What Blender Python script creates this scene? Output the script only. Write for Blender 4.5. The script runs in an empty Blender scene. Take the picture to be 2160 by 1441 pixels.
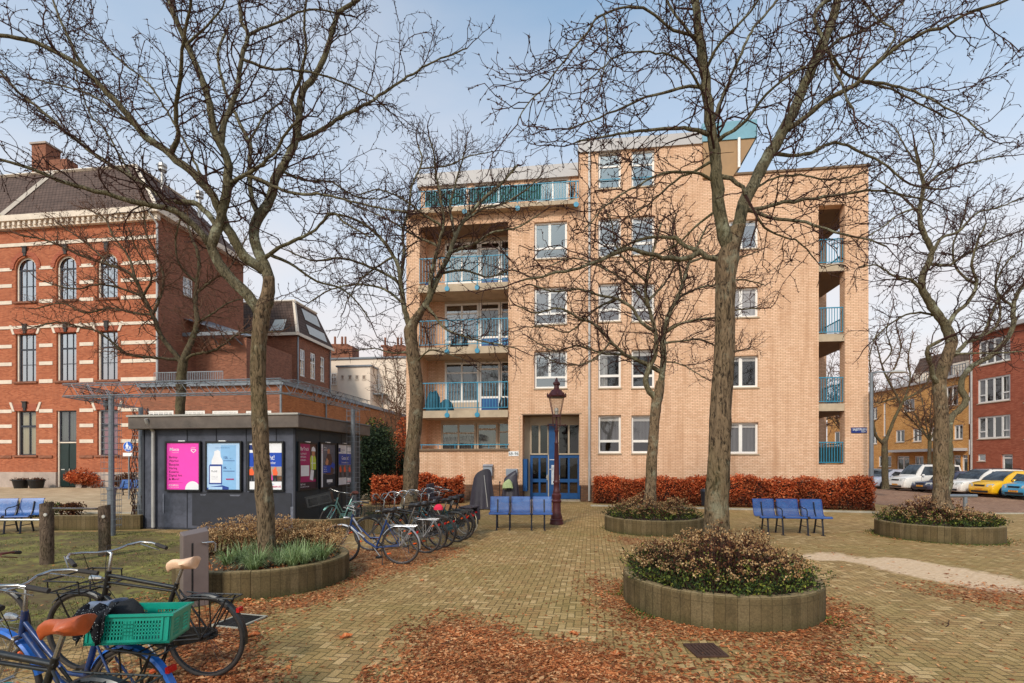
import bpy, bmesh, math, random
from mathutils import Vector, Matrix, noise
random.seed(7)
R = math.radians
scene = bpy.context.scene
col = scene.collection
CH, CF, HOR = 1.8, 1060.0, 975.0      # camera height, focal length in photo pixels, horizon row

# ------------------------------------------------------------------ helpers
def lerp(a, b, t): return a + (b - a) * t
def sstep(a, b, x):
    t = min(1, max(0, (x - a) / (b - a))); return t * t * (3 - 2 * t)
def gz(X, Y): return -0.25 * sstep(15, 25, X) * sstep(17, 23, Y)
def G(px, py, z=0.0):
    Y = (CH - z) * CF / (py - HOR); return ((px - 1080) / CF * Y, Y)
def P3(px, py, Y): return Vector(((px - 1080) / CF * Y, Y, CH + (HOR - py) / CF * Y))

def tag(o, label=None, cat=None, group=None, kind=None):
    if label: o['label'] = label
    if cat: o['category'] = cat
    if group: o['group'] = group
    if kind: o['kind'] = kind
    return o
def empty(name, loc=(0, 0, 0), rz=0.0, rx=0.0, ry=0.0):
    o = bpy.data.objects.new(name, None); col.objects.link(o)
    o.empty_display_size = 0.2
    o.location = loc; o.rotation_euler = (rx, ry, rz); return o
def thing(name, label, cat, loc=(0, 0, 0), rz=0.0, group=None, rx=0.0, ry=0.0):
    return tag(empty(name, loc, rz, rx, ry), label, cat, group)
def ident(u, z, d): return (u, d, z)

class MB:
    def __init__(s): s.v = []; s.f = []; s.m = []
    def face(s, pts, mi=0):
        n = len(s.v); s.v.extend(tuple(p) for p in pts); s.f.append(tuple(range(n, n + len(pts)))); s.m.append(mi)
    def box(s, x0, x1, y0, y1, z0, z1, mi=0, mp=None):
        c = [(x0, y0, z0), (x1, y0, z0), (x1, y1, z0), (x0, y1, z0), (x0, y0, z1), (x1, y0, z1), (x1, y1, z1), (x0, y1, z1)]
        if mp: c = [mp(p[0], p[2], p[1]) for p in c]
        n = len(s.v); s.v.extend(c)
        for q in ((0, 3, 2, 1), (4, 5, 6, 7), (0, 1, 5, 4), (1, 2, 6, 5), (2, 3, 7, 6), (3, 0, 4, 7)):
            s.f.append(tuple(n + i for i in q)); s.m.append(mi)
    def tube(s, pts, rad, sides=6, mi=0, cap=True):
        pts = [Vector(p) for p in pts]
        if not isinstance(rad, (list, tuple)): rad = [rad] * len(pts)
        k = len(pts); t = (pts[1] - pts[0]).normalized()
        a = Vector((0, 0, 1)) if abs(t.z) < .9 else Vector((1, 0, 0))
        nn = t.cross(a).normalized(); n0 = len(s.v)
        for i in range(k):
            if 0 < i < k - 1: t2 = (pts[i + 1] - pts[i - 1])
            elif i == 0: t2 = pts[1] - pts[0]
            else: t2 = pts[-1] - pts[-2]
            if t2.length < 1e-9: t2 = t
            t2 = t2.normalized(); nn = (nn - t2 * nn.dot(t2))
            nn = nn.normalized() if nn.length > 1e-6 else t2.orthogonal().normalized()
            b = t2.cross(nn); t = t2; r = rad[i]
            for j in range(sides):
                q = 2 * math.pi * j / sides; c, sn = math.cos(q) * r, math.sin(q) * r
                s.v.append((pts[i].x + nn.x * c + b.x * sn, pts[i].y + nn.y * c + b.y * sn, pts[i].z + nn.z * c + b.z * sn))
        for i in range(k - 1):
            for j in range(sides):
                j2 = (j + 1) % sides
                s.f.append((n0 + i * sides + j, n0 + i * sides + j2, n0 + (i + 1) * sides + j2, n0 + (i + 1) * sides + j)); s.m.append(mi)
        if cap:
            s.f.append(tuple(n0 + j for j in reversed(range(sides)))); s.m.append(mi)
            s.f.append(tuple(n0 + (k - 1) * sides + j for j in range(sides))); s.m.append(mi)
    def spike(s, p, d, r, L, mi=0):
        a = d.orthogonal().normalized() * r; b = d.cross(a).normalized() * r; n = len(s.v); e = p + d * L
        s.v.extend([tuple(p + a), tuple(p - a * .5 + b * .87), tuple(p - a * .5 - b * .87), tuple(e)])
        s.f.extend([(n, n + 1, n + 3), (n + 1, n + 2, n + 3), (n + 2, n, n + 3)]); s.m.extend([mi] * 3)
    def lathe(s, prof, sides=20, cx=0, cy=0, mi=0, flute=0):
        n0 = len(s.v)
        for (r, z) in prof:
            for j in range(sides):
                q = 2 * math.pi * j / sides
                s.v.append((cx + r * math.cos(q), cy + r * math.sin(q), z))
        for i in range(len(prof) - 1):
            for j in range(sides):
                j2 = (j + 1) % sides
                s.f.append((n0 + i * sides + j, n0 + i * sides + j2, n0 + (i + 1) * sides + j2, n0 + (i + 1) * sides + j)); s.m.append(mi)
        s.f.append(tuple(n0 + j for j in reversed(range(sides)))); s.m.append(mi)
        s.f.append(tuple(n0 + (len(prof) - 1) * sides + j for j in range(sides))); s.m.append(mi)
    def torus(s, c, ax, Rr, r, n=32, m=8, mi=0, a0=0.0, a1=None, bx=None):
        ax = Vector(ax).normalized(); u = Vector(bx) if bx else ax.orthogonal().normalized(); w = ax.cross(u)
        c = Vector(c); full = a1 is None; A1 = 2 * math.pi if full else a1
        N = n if full else n + 1; n0 = len(s.v)
        for i in range(N):
            q = a0 + (A1 - a0) * i / n if not full else 2 * math.pi * i / n
            rd = u * math.cos(q) + w * math.sin(q); cc = c + rd * Rr
            for j in range(m):
                p = 2 * math.pi * j / m
                s.v.append(tuple(cc + rd * (r * math.cos(p)) + ax * (r * math.sin(p))))
        for i in range(n):
            i2 = (i + 1) % N
            for j in range(m):
                j2 = (j + 1) % m
                s.f.append((n0 + i * m + j, n0 + i2 * m + j, n0 + i2 * m + j2, n0 + i * m + j2)); s.m.append(mi)
    def leaf(s, p, size, mi=0, up=None, asp=.55):
        d = Vector((random.gauss(0, 1), random.gauss(0, 1), random.gauss(0, 1)))
        if up is not None: d = d * .6 + up
        d.normalize(); w = d.orthogonal(); w.rotate(Matrix.Rotation(random.random() * 6.28, 3, d)); w.normalize()
        L = size * random.uniform(.7, 1.3); W = L * asp * .5; n = len(s.v)
        s.v.extend([tuple(p), tuple(p + d * L * .5 + w * W), tuple(p + d * L), tuple(p + d * L * .5 - w * W)])
        s.f.append((n, n + 1, n + 2, n + 3)); s.m.append(mi)
    def build(s, name, mats, parent=None, smooth=None, bevel=None):
        me = bpy.data.meshes.new(name); me.from_pydata(s.v, [], s.f)
        if not isinstance(mats, (list, tuple)): mats = [mats]
        for m in mats: me.materials.append(m)
        if len(mats) > 1: me.polygons.foreach_set('material_index', s.m)
        if smooth is not None:
            me.polygons.foreach_set('use_smooth', [True] * len(me.polygons))
            if smooth < 179: me.set_sharp_from_angle(angle=R(smooth))
        me.update()
        o = bpy.data.objects.new(name, me); col.objects.link(o)
        if parent: o.parent = parent
        if bevel:
            b = o.modifiers.new('bevel', 'BEVEL'); b.width = bevel; b.segments = 2; b.limit_method = 'ANGLE'
        return o

class Fr:
    """vertical plane frame: u along the facade, d deeper, turned by deg so that the right end is nearer"""
    def __init__(s, X, Y, deg):
        s.O = (X, Y); s.th = R(deg); s.c = math.cos(s.th); s.s = math.sin(s.th)
    def at(s, px, py, d=0.0):
        a = (px - 1080) / CF
        u = (a * (s.O[1] + d * s.c) - s.O[0] - d * s.s) / (s.c + a * s.s)
        Y = s.O[1] - u * s.s + d * s.c
        return u, CH + (HOR - py) / CF * Y
    def side(s, px, py, W):
        a = (px - 1080) / CF
        v = (a * (s.O[1] - W * s.s) - s.O[0] - W * s.c) / (s.s - a * s.c)
        Y = s.O[1] - W * s.s + v * s.c
        return v, CH + (HOR - py) / CF * Y
    def rect(s, x0, x1, y0, y1, d=0.0):
        u0, _ = s.at(x0, y0, d); u1, _ = s.at(x1, y0, d); xm = (x0 + x1) / 2
        return u0, u1, s.at(xm, y1, d)[1], s.at(xm, y0, d)[1]
    def emp(s, name, label, cat, **k): return thing(name, label, cat, (s.O[0], s.O[1], 0), -s.th, **k)
    def world(s, u, d): return (s.O[0] + u * s.c + d * s.s, s.O[1] - u * s.s + d * s.c)

# ------------------------------------------------------------------ materials
class NT:
    def __init__(s, name):
        s.mat = bpy.data.materials.new(name); s.mat.use_nodes = True
        s.t = s.mat.node_tree; s.t.nodes.clear()
        s.out = s.t.nodes.new('ShaderNodeOutputMaterial')
    def n(s, typ, **kw):
        nd = s.t.nodes.new(typ)
        for k, v in kw.items():
            if k == 'inp':
                for kk, vv in v.items():
                    if isinstance(vv, bpy.types.NodeSocket): s.t.links.new(vv, nd.inputs[kk])
                    else: nd.inputs[kk].default_value = vv
            else: setattr(nd, k, v)
        return nd
    def m(s, op, a, b=0.0, c=0.0):
        nd = s.t.nodes.new('ShaderNodeMath'); nd.operation = op
        for i, x in enumerate((a, b, c)):
            if isinstance(x, bpy.types.NodeSocket): s.t.links.new(x, nd.inputs[i])
            else: nd.inputs[i].default_value = x
        return nd.outputs[0]
    def mix(s, f, a, b, typ='MIX'):
        nd = s.t.nodes.new('ShaderNodeMix'); nd.data_type = 'RGBA'; nd.blend_type = typ
        for i, x in ((0, f), (6, a), (7, b)):
            if isinstance(x, bpy.types.NodeSocket): s.t.links.new(x, nd.inputs[i])
            else: nd.inputs[i].default_value = x if i == 0 else (*x[:3], 1)
        return nd.outputs[2]
    def noise(s, scale, detail=4, rough=.6, vec=None, out=0, dist=0.0):
        nd = s.n('ShaderNodeTexNoise', inp={'Scale': scale, 'Detail': detail, 'Roughness': rough, 'Distortion': dist})
        s.t.links.new(vec if vec else s.obj(), nd.inputs['Vector']); return nd.outputs[out]
    def obj(s):
        if not hasattr(s, '_tc'): s._tc = s.t.nodes.new('ShaderNodeTexCoord')
        return s._tc.outputs['Object']
    def pos(s):
        if not hasattr(s, '_g'): s._g = s.t.nodes.new('ShaderNodeNewGeometry')
        return s._g.outputs['Position']
    def geo(s, o):
        s.pos(); return s._g.outputs[o]
    def sep(s, v):
        nd = s.n('ShaderNodeSeparateXYZ', inp={0: v}); return nd.outputs
    def comb(s, x, y, z=0.0): return s.n('ShaderNodeCombineXYZ', inp={0: x, 1: y, 2: z}).outputs[0]
    def scale(s, v, sc):
        nd = s.n('ShaderNodeVectorMath', operation='MULTIPLY', inp={0: v, 1: sc}); return nd.outputs[0]
    def ramp(s, f, stops):
        nd = s.t.nodes.new('ShaderNodeValToRGB'); cr = nd.color_ramp
        while len(cr.elements) < len(stops): cr.elements.new(.5)
        for e, (p, c) in zip(cr.elements, stops): e.position = p; e.color = (*c[:3], 1) if hasattr(c, '__len__') else (c, c, c, 1)
        s.t.links.new(f, nd.inputs[0]); return nd.outputs[0]
    def bump(s, h, st=.3, dist=.01):
        return s.n('ShaderNodeBump', inp={'Height': h, 'Strength': st, 'Distance': dist}).outputs[0]
    def pbr(s, colr, rough=.7, metal=0.0, normal=None, spec=.5, **kw):
        p = s.n('ShaderNodeBsdfPrincipled')
        def setv(k, v):
            if isinstance(v, bpy.types.NodeSocket): s.t.links.new(v, p.inputs[k])
            else: p.inputs[k].default_value = (*v[:3], 1) if hasattr(v, '__len__') and k == 'Base Color' else v
        setv('Base Color', colr); setv('Roughness', rough); setv('Metallic', metal); setv('Specular IOR Level', spec)
        if normal is not None: s.t.links.new(normal, p.inputs['Normal'])
        for k, v in kw.items(): setv(k.replace('_', ' '), v)
        s.t.links.new(p.outputs[0], s.out.inputs[0]); s.p = p; return s.mat

def srgb(r, g, b):
    f = lambda c: (c / 12.92 if c <= .04045 else ((c + .055) / 1.055) ** 2.4)
    return (f(r / 255), f(g / 255), f(b / 255))

def plain(name, c, rough=.6, metal=0.0, var=.18, scale=6, bump=.1, spec=.5, coat=0.0):
    t = NT(name); nz = t.noise(scale, 5, .65)
    dark = tuple(x * (1 - var) for x in c); lite = tuple(min(1, x * (1 + var)) for x in c)
    cc = t.ramp(nz, [(.3, dark), (.7, lite)])
    fine = t.noise(scale * 14, 3, .6)
    return t.pbr(cc, t.m('ADD', t.m('MULTIPLY', nz, .2), rough - .1), metal, t.bump(fine, bump, .003), spec, Coat_Weight=coat)

def brickmat(name, cols, mortar, bw=.24, bh=.075, ms=.012, dirt=.35, zdark=0, bump=.5, big=1.0, streak=.25, stain=0.0):
    t = NT(name); o = t.sep(t.obj())
    vec = t.comb(t.m('ADD', o[0], o[1]), o[2])
    b = t.n('ShaderNodeTexBrick', inp={'Vector': vec, 'Color1': (0, 0, 0, 1), 'Color2': (1, 1, 1, 1), 'Mortar': (.5, .5, .5, 1), 'Scale': 1.0,
            'Mortar Size': ms, 'Mortar Smooth': .25, 'Bias': 0.0, 'Brick Width': bw, 'Row Height': bh})
    rv = t.n('ShaderNodeRGBToBW', inp={0: b.outputs['Color']}).outputs[0]
    c = t.ramp(rv, [(0.0, cols[0]), (.5, cols[1]), (1.0, cols[2])])
    n1 = t.noise(.35 * big, 5, .62); c = t.mix(t.m('MULTIPLY', t.ramp(n1, [(.35, 0), (.75, 1)]), dirt), c, tuple(x * .62 for x in cols[1]))
    n3 = t.noise(1.7, 4, .6); c = t.mix(t.m('MULTIPLY', t.ramp(n3, [(.45, 0), (.8, 1)]), .28), c, tuple(min(1, x * 1.3) for x in cols[2]))
    n2 = t.noise(1.0, 4, .7, t.scale(t.obj(), (2.4, 2.4, .2))); c = t.mix(t.m('MULTIPLY', t.ramp(n2, [(.48, 0), (.74, 1)]), streak), c, tuple(x * y for x, y in zip(cols[0], (.66, .56, .46))))
    c = t.mix(b.outputs['Fac'], c, mortar)
    fn = t.noise(30, 3, .7); c = t.mix(.18, c, t.ramp(fn, [(.3, .12), (.7, .9)]), 'OVERLAY')
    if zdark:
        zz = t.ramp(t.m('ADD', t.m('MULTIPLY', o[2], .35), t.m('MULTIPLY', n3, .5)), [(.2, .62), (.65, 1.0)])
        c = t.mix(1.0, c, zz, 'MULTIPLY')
    h = t.m('ADD', t.m('MULTIPLY', b.outputs['Fac'], -1.0), t.m('MULTIPLY', fn, .5))
    return t.pbr(c, .88, 0, t.bump(h, bump, .008), .25)

M = {}
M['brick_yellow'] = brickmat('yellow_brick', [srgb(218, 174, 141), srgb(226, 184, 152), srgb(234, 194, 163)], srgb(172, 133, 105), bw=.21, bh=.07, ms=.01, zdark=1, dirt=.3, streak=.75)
M['brick_yellow2'] = brickmat('orange_yellow_brick', [srgb(206, 142, 78), srgb(222, 160, 92), srgb(234, 176, 110)], srgb(150, 112, 76), dirt=.2)
M['brick_brown'] = brickmat('brown_plinth_brick', [srgb(92, 62, 46), srgb(112, 78, 58), srgb(132, 94, 70)], srgb(90, 74, 62))
M['brick_red'] = brickmat('red_brick', [srgb(150, 74, 46), srgb(174, 92, 58), srgb(192, 112, 76)], srgb(150, 104, 82), dirt=.4, big=1.6)
M['brick_redflat'] = brickmat('dark_red_brick', [srgb(150, 76, 54), srgb(170, 90, 66), srgb(184, 106, 80)], srgb(140, 84, 66), dirt=.3)
M['brick_dark'] = brickmat('aged_brown_brick', [srgb(118, 68, 50), srgb(142, 84, 62), srgb(164, 102, 76)], srgb(128, 98, 80), dirt=.5)
M['brick_orange'] = brickmat('weathered_orange_brick', [srgb(160, 92, 52), srgb(184, 110, 62), srgb(198, 126, 76)], srgb(150, 112, 80), dirt=.5, big=1.4)
M['stone'] = plain('white_painted_stone', srgb(214, 198, 180), .8, var=.12, scale=2)
M['plinth'] = plain('grey_stone_plinth', srgb(168, 150, 138), .85, var=.18, scale=1.5, bump=.3)
M['cream_wall'] = plain('cream_render', srgb(226, 206, 186), .85, var=.08, scale=.7)
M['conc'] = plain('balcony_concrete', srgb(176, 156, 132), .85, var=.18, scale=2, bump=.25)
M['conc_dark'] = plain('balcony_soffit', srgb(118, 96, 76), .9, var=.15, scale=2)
M['fascia'] = plain('grey_roof_fascia', srgb(176, 170, 168), .55, var=.07, scale=1.2, bump=.05)
M['white'] = plain('white_window_frame', srgb(228, 222, 216), .45, var=.05, scale=3, bump=.03)
M['cream'] = plain('cream_paint_frame', srgb(178, 160, 138), .5, var=.1, scale=3, bump=.05)
M['blue_door'] = plain('blue_door_paint', srgb(14, 74, 130), .4, var=.14, scale=4, bump=.05)
M['teal'] = plain('turquoise_railing_paint', srgb(44, 130, 160), .45, var=.15, scale=8, bump=.05)
M['teal_panel'] = plain('light_blue_roof_panel', srgb(112, 156, 172), .6, var=.1, scale=2)
M['tan'] = plain('tan_roof_cladding', srgb(158, 124, 88), .7, var=.12, scale=1.5)
M['green_screen'] = plain('green_privacy_screen', srgb(30, 84, 78), .8, var=.3, scale=9)
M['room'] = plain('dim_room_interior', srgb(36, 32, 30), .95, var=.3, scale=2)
M['darkgreen'] = plain('dark_green_door_paint', srgb(28, 44, 42), .35, var=.15, scale=4)
M['frame_dark'] = plain('dark_window_bar', srgb(44, 46, 56), .4, var=.1, scale=4)
M['pipe'] = plain('zinc_downpipe', srgb(180, 176, 172), .45, .3, var=.15, scale=3)
M['steel'] = plain('galvanised_steel', srgb(134, 138, 142), .45, .5, var=.18, scale=5, bump=.1)
M['steel_blue'] = plain('grey_blue_steel', srgb(118, 122, 128), .5, .3, var=.15, scale=4)
M['chrome'] = plain('brushed_metal', srgb(190, 188, 186), .28, .9, var=.1, scale=10, bump=.05)
M['black'] = plain('black_paint', srgb(24, 25, 28), .38, 0, var=.25, scale=12, bump=.05)
M['rubber'] = plain('worn_rubber', srgb(48, 42, 40), .8, 0, var=.25, scale=20, bump=.2)
M['maroon'] = plain('maroon_cast_iron', srgb(72, 28, 30), .5, .1, var=.25, scale=9, bump=.25)
M['zinc_box'] = plain('grey_cabinet_metal', srgb(140, 146, 156), .5, .2, var=.1, scale=4)
M['roofgrey'] = plain('kiosk_roof_board', srgb(110, 98, 90), .8, 0, var=.25, scale=3, bump=.3)
M['alu'] = plain('pale_metal_strip', srgb(186, 180, 172), .5, .3, var=.1, scale=2)
M['deco_dark'] = plain('dark_iron_ornament', srgb(46, 40, 38), .7, var=.2)
M['sign_blue'] = plain('sign_blue', srgb(20, 44, 110), .35, var=.05)
M['sign_blue2'] = plain('traffic_sign_blue', srgb(26, 90, 190), .35, var=.05)
M['sign_white'] = plain('sign_white', srgb(235, 235, 235), .4, var=.03)
M['pink'] = plain('poster_pink', srgb(250, 70, 182), .4, var=.03)
M['ink'] = plain('dark_print', srgb(46, 16, 40), .5, var=.05)
M['poster_blue'] = plain('poster_pale_blue', srgb(172, 202, 234), .4, var=.05)
M['poster_blue2'] = plain('poster_mid_blue', srgb(136, 182, 224), .4, var=.05)
M['poster_navy'] = plain('poster_navy', srgb(30, 62, 140), .4, var=.08)
M['poster_royal'] = plain('poster_royal_blue', srgb(18, 68, 172), .4, var=.05)
M['poster_white'] = plain('poster_white', srgb(232, 230, 234), .4, var=.04)
M['poster_magenta'] = plain('poster_magenta', srgb(168, 18, 96), .4, var=.06)
M['poster_grey'] = plain('poster_grey_photo', srgb(96, 96, 106), .5, var=.35, scale=14)
M['poster_brown'] = plain('poster_brown_photo', srgb(88, 58, 50), .5, var=.4, scale=14)
M['hi_orange'] = plain('poster_orange', srgb(240, 96, 48), .5, var=.1, scale=20)
M['hi_yellow'] = plain('poster_yellow', srgb(196, 208, 70), .5, var=.15, scale=20)
M['skin_print'] = plain('poster_skin', srgb(190, 130, 96), .5, var=.1, scale=20)
M['crimson_text'] = plain('poster_crimson_ink', srgb(200, 30, 90), .5, var=.05)

def glassmat(name, tint=.75, refl=.14, col_=(1, 1, 1)):
    t = NT(name)
    tr = t.n('ShaderNodeBsdfTransparent', inp={0: (tint * col_[0], tint * col_[1], tint * col_[2], 1)})
    nz = t.noise(.8, 2, .5)
    gl = t.n('ShaderNodeBsdfGlossy', inp={'Color': (.95, .94, .94, 1), 'Roughness': .03, 'Normal': t.bump(nz, .12, .05)})
    fr = t.m('MULTIPLY_ADD', t.m('POWER', t.n('ShaderNodeLayerWeight', inp={0: .5}).outputs['Facing'], 4.0), .75, .04)
    mx = t.n('ShaderNodeMixShader', inp={0: t.m('MINIMUM', t.m('ADD', fr, refl), 1.0), 1: tr.outputs[0], 2: gl.outputs[0]})
    t.t.links.new(mx.outputs[0], t.out.inputs[0]); return t.mat
M['glass'] = glassmat('window_glass', .72, .24)
M['glass_sky'] = glassmat('sky_reflecting_glass', .6, .5)
M['glass_low'] = glassmat('ground_floor_glass', .7, .08)
M['glass_dark'] = glassmat('entrance_glass', .5, .02)
M['glass_clear'] = glassmat('lantern_glass', .88, .05)

def curtainmat(name, c):
    t = NT(name); o = t.sep(t.obj())
    w = t.m('SINE', t.m('MULTIPLY', t.m('ADD', t.m('ADD', o[0], o[1]), t.m('MULTIPLY', t.noise(3), .06)), 62))
    cc = t.mix(t.m('MULTIPLY_ADD', w, .25, .3), c, tuple(x * .5 for x in c))
    return t.pbr(cc, .95, 0, None, .1)
M['curtain'] = curtainmat('white_net_curtain', srgb(206, 202, 198))
M['curtain_g'] = curtainmat('grey_net_curtain', srgb(128, 126, 126))
M['curtain_p'] = curtainmat('pink_curtain', srgb(200, 130, 150))
M['curtain_y'] = curtainmat('cream_curtain', srgb(222, 206, 170))

def grimy(name, c, rough=.4, metal=.1, gr=(96, 78, 60), amt=.5):
    t = NT(name); n = t.noise(9, 6, .75); c1 = t.ramp(n, [(.3, tuple(x * .75 for x in c)), (.7, tuple(min(1, x * 1.25) for x in c))])
    d = t.m('MULTIPLY', t.ramp(t.noise(24, 5, .8), [(.52, 0), (.7, 1)]), amt); cc = t.mix(d, c1, srgb(*gr))
    return t.pbr(cc, t.m('ADD', t.m('MULTIPLY', d, .6), rough), metal, t.bump(n, .1, .003), .5)
M['black'] = grimy('scuffed_black_paint', srgb(22, 23, 26), .34, 0, (84, 76, 68), .35)
M['chrome'] = grimy('tarnished_metal', srgb(176, 174, 172), .26, .9, (112, 74, 48), .6)
def rooftile(name, c):
    t = NT(name); o = t.sep(t.obj())
    row = t.m('FRACT', t.m('MULTIPLY', o[2], 3.2)); cl = t.m('ABSOLUTE', t.m('SINE', t.m('MULTIPLY', t.m('ADD', o[0], o[1]), 11.0)))
    f = t.m('MULTIPLY', t.ramp(row, [(0, .25), (.25, 1)]), t.m('MULTIPLY_ADD', cl, .5, .6))
    nz = t.noise(1.5, 5); base = t.ramp(nz, [(.3, tuple(x * .75 for x in c)), (.7, tuple(x * 1.25 for x in c))])
    cc = t.mix(1.0, base, t.ramp(f, [(0, .2), (1, 1.0)]), 'MULTIPLY')
    return t.pbr(cc, .85, 0, t.bump(f, .6, .03), .2)
M['tiles'] = rooftile('grey_brown_roof_tiles', srgb(92, 74, 66))

# pierced blue bench metal: rows of small punched holes
def benchmat():
    t = NT('perforated_blue_metal'); o = t.sep(t.obj())
    fx = t.m('SUBTRACT', t.m('FRACT', t.m('MULTIPLY', o[0], 45)), .5); fz = t.m('SUBTRACT', t.m('FRACT', t.m('MULTIPLY', t.m('ADD', o[1], o[2]), 32)), .5)
    d = t.m('SQRT', t.m('ADD', t.m('MULTIPLY', fx, fx), t.m('MULTIPLY', fz, fz)))
    hole = t.m('LESS_THAN', d, .24)
    nz = t.noise(5, 4); c = t.ramp(nz, [(.3, srgb(34, 76, 138)), (.7, srgb(56, 102, 164))])
    t.pbr(c, .42, .1)
    tr = t.n('ShaderNodeBsdfTransparent')
    mx = t.n('ShaderNodeMixShader', inp={0: hole, 1: t.p.outputs[0], 2: tr.outputs[0]})
    t.t.links.new(mx.outputs[0], t.out.inputs[0]); return t.mat
M['bench_blue'] = benchmat()
M['bench_rim'] = plain('blue_bench_paint', srgb(40, 70, 132), .4, .1, var=.12, scale=8)
M['bench_leg'] = plain('black_bench_leg', srgb(30, 32, 44), .45, .2, var=.2, scale=8)

def barkmat(name, c0, c1, lichen, la=.5, sc=1.0):
    t = NT(name)
    v = t.scale(t.pos(), (11 * sc, 11 * sc, 3.0 * sc)); a = t.noise(1.9, 8, .72, v, dist=1.6)
    c = t.ramp(a, [(.4, c0), (.5, c1), (.68, tuple(min(1, x * 1.6) for x in c1))])
    l = t.noise(2.6 * sc, 6, .75, t.pos()); c = t.mix(t.m('MULTIPLY', t.ramp(l, [(.54, 0), (.66, 1)]), la), c, lichen)
    g = t.noise(.9, 3, .6, t.pos()); c = t.mix(t.m('MULTIPLY', t.ramp(g, [(.45, 0), (.75, 1)]), .35), c, srgb(92, 88, 46))
    return t.pbr(c, .92, 0, t.bump(a, 1.0, .05), .15)
M['bark'] = barkmat('ridged_grey_brown_bark', srgb(50, 40, 32), srgb(122, 102, 80), srgb(164, 162, 138), .55)
M['bark_limb'] = barkmat('lichened_limb_bark', srgb(58, 52, 42), srgb(116, 106, 84), srgb(176, 176, 150), .8, 1.5)
M['bark_dark'] = barkmat('dark_green_tinged_bark', srgb(48, 42, 34), srgb(92, 80, 62), srgb(128, 130, 100), .4)
M['twig'] = plain('brown_twig', srgb(66, 46, 42), .9, var=.35, scale=2, bump=0, spec=.1)
M['twig_far'] = plain('grey_brown_twig', srgb(98, 72, 58), .9, var=.3, scale=2, bump=0, spec=.1)

def leafmat(name, stops, rough=.7, zg=None):
    t = NT(name); rnd = t.geo('Random Per Island')
    c = t.ramp(rnd, stops)
    nz = t.noise(1.3, 3, .6, t.pos()); c = t.mix(1.0, c, t.ramp(nz, [(.3, .55), (.65, 1.1)]), 'MULTIPLY')
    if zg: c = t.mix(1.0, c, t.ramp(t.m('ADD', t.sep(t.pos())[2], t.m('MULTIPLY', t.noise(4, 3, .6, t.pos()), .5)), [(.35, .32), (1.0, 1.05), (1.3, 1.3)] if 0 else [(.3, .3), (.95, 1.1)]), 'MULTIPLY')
    t.pbr(c, rough, 0, None, .25)
    tl = t.n('ShaderNodeBsdfTranslucent', inp={0: c})
    mx = t.n('ShaderNodeMixShader', inp={0: .25, 1: t.p.outputs[0], 2: tl.outputs[0]})
    t.t.links.new(mx.outputs[0], t.out.inputs[0]); return t.mat
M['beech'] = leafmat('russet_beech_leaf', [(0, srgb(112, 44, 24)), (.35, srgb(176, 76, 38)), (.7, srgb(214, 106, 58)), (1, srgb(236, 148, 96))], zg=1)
M['conifer'] = leafmat('dark_evergreen_leaf', [(0, srgb(20, 30, 22)), (.6, srgb(44, 62, 40)), (1, srgb(80, 92, 58))])
M['shrub_green'] = leafmat('shrub_green_leaf', [(0, srgb(26, 40, 22)), (.5, srgb(58, 74, 34)), (.8, srgb(98, 112, 48)), (1, srgb(158, 158, 66))])
M['shrub_brown'] = leafmat('shrub_brown_leaf', [(0, srgb(44, 26, 20)), (.5, srgb(96, 56, 38)), (1, srgb(140, 92, 58))])
M['bloom'] = leafmat('dried_flower_head', [(0, srgb(142, 100, 62)), (.5, srgb(188, 146, 98)), (1, srgb(226, 190, 142))])
M['bloom_rust'] = leafmat('rusty_dried_flower_head', [(0, srgb(96, 62, 40)), (.5, srgb(152, 108, 70)), (1, srgb(196, 148, 100))])
M['grass'] = leafmat('sedge_blade', [(0, srgb(84, 104, 58)), (.5, srgb(132, 154, 98)), (1, srgb(182, 196, 148))])
M['moss'] = leafmat('weed_leaf', [(0, srgb(48, 62, 26)), (.5, srgb(84, 98, 42)), (1, srgb(122, 128, 60))])
M['litter'] = leafmat('fallen_russet_leaflet', [(0, srgb(112, 60, 32)), (.4, srgb(172, 98, 56)), (.75, srgb(208, 134, 82)), (1, srgb(232, 180, 130))])
M['plane_leaf'] = leafmat('fallen_orange_leaf', [(0, srgb(186, 92, 46)), (.6, srgb(214, 122, 70)), (1, srgb(222, 170, 120))])
M['wood'] = barkmat('weathered_round_timber', srgb(62, 50, 42), srgb(112, 94, 80), srgb(140, 132, 112), .25, 1.3)
M['bikeblack'] = None
M['tarp'] = plain('dark_bike_cover', srgb(52, 46, 56), .5, 0, var=.2, scale=5, bump=.2)
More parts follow.
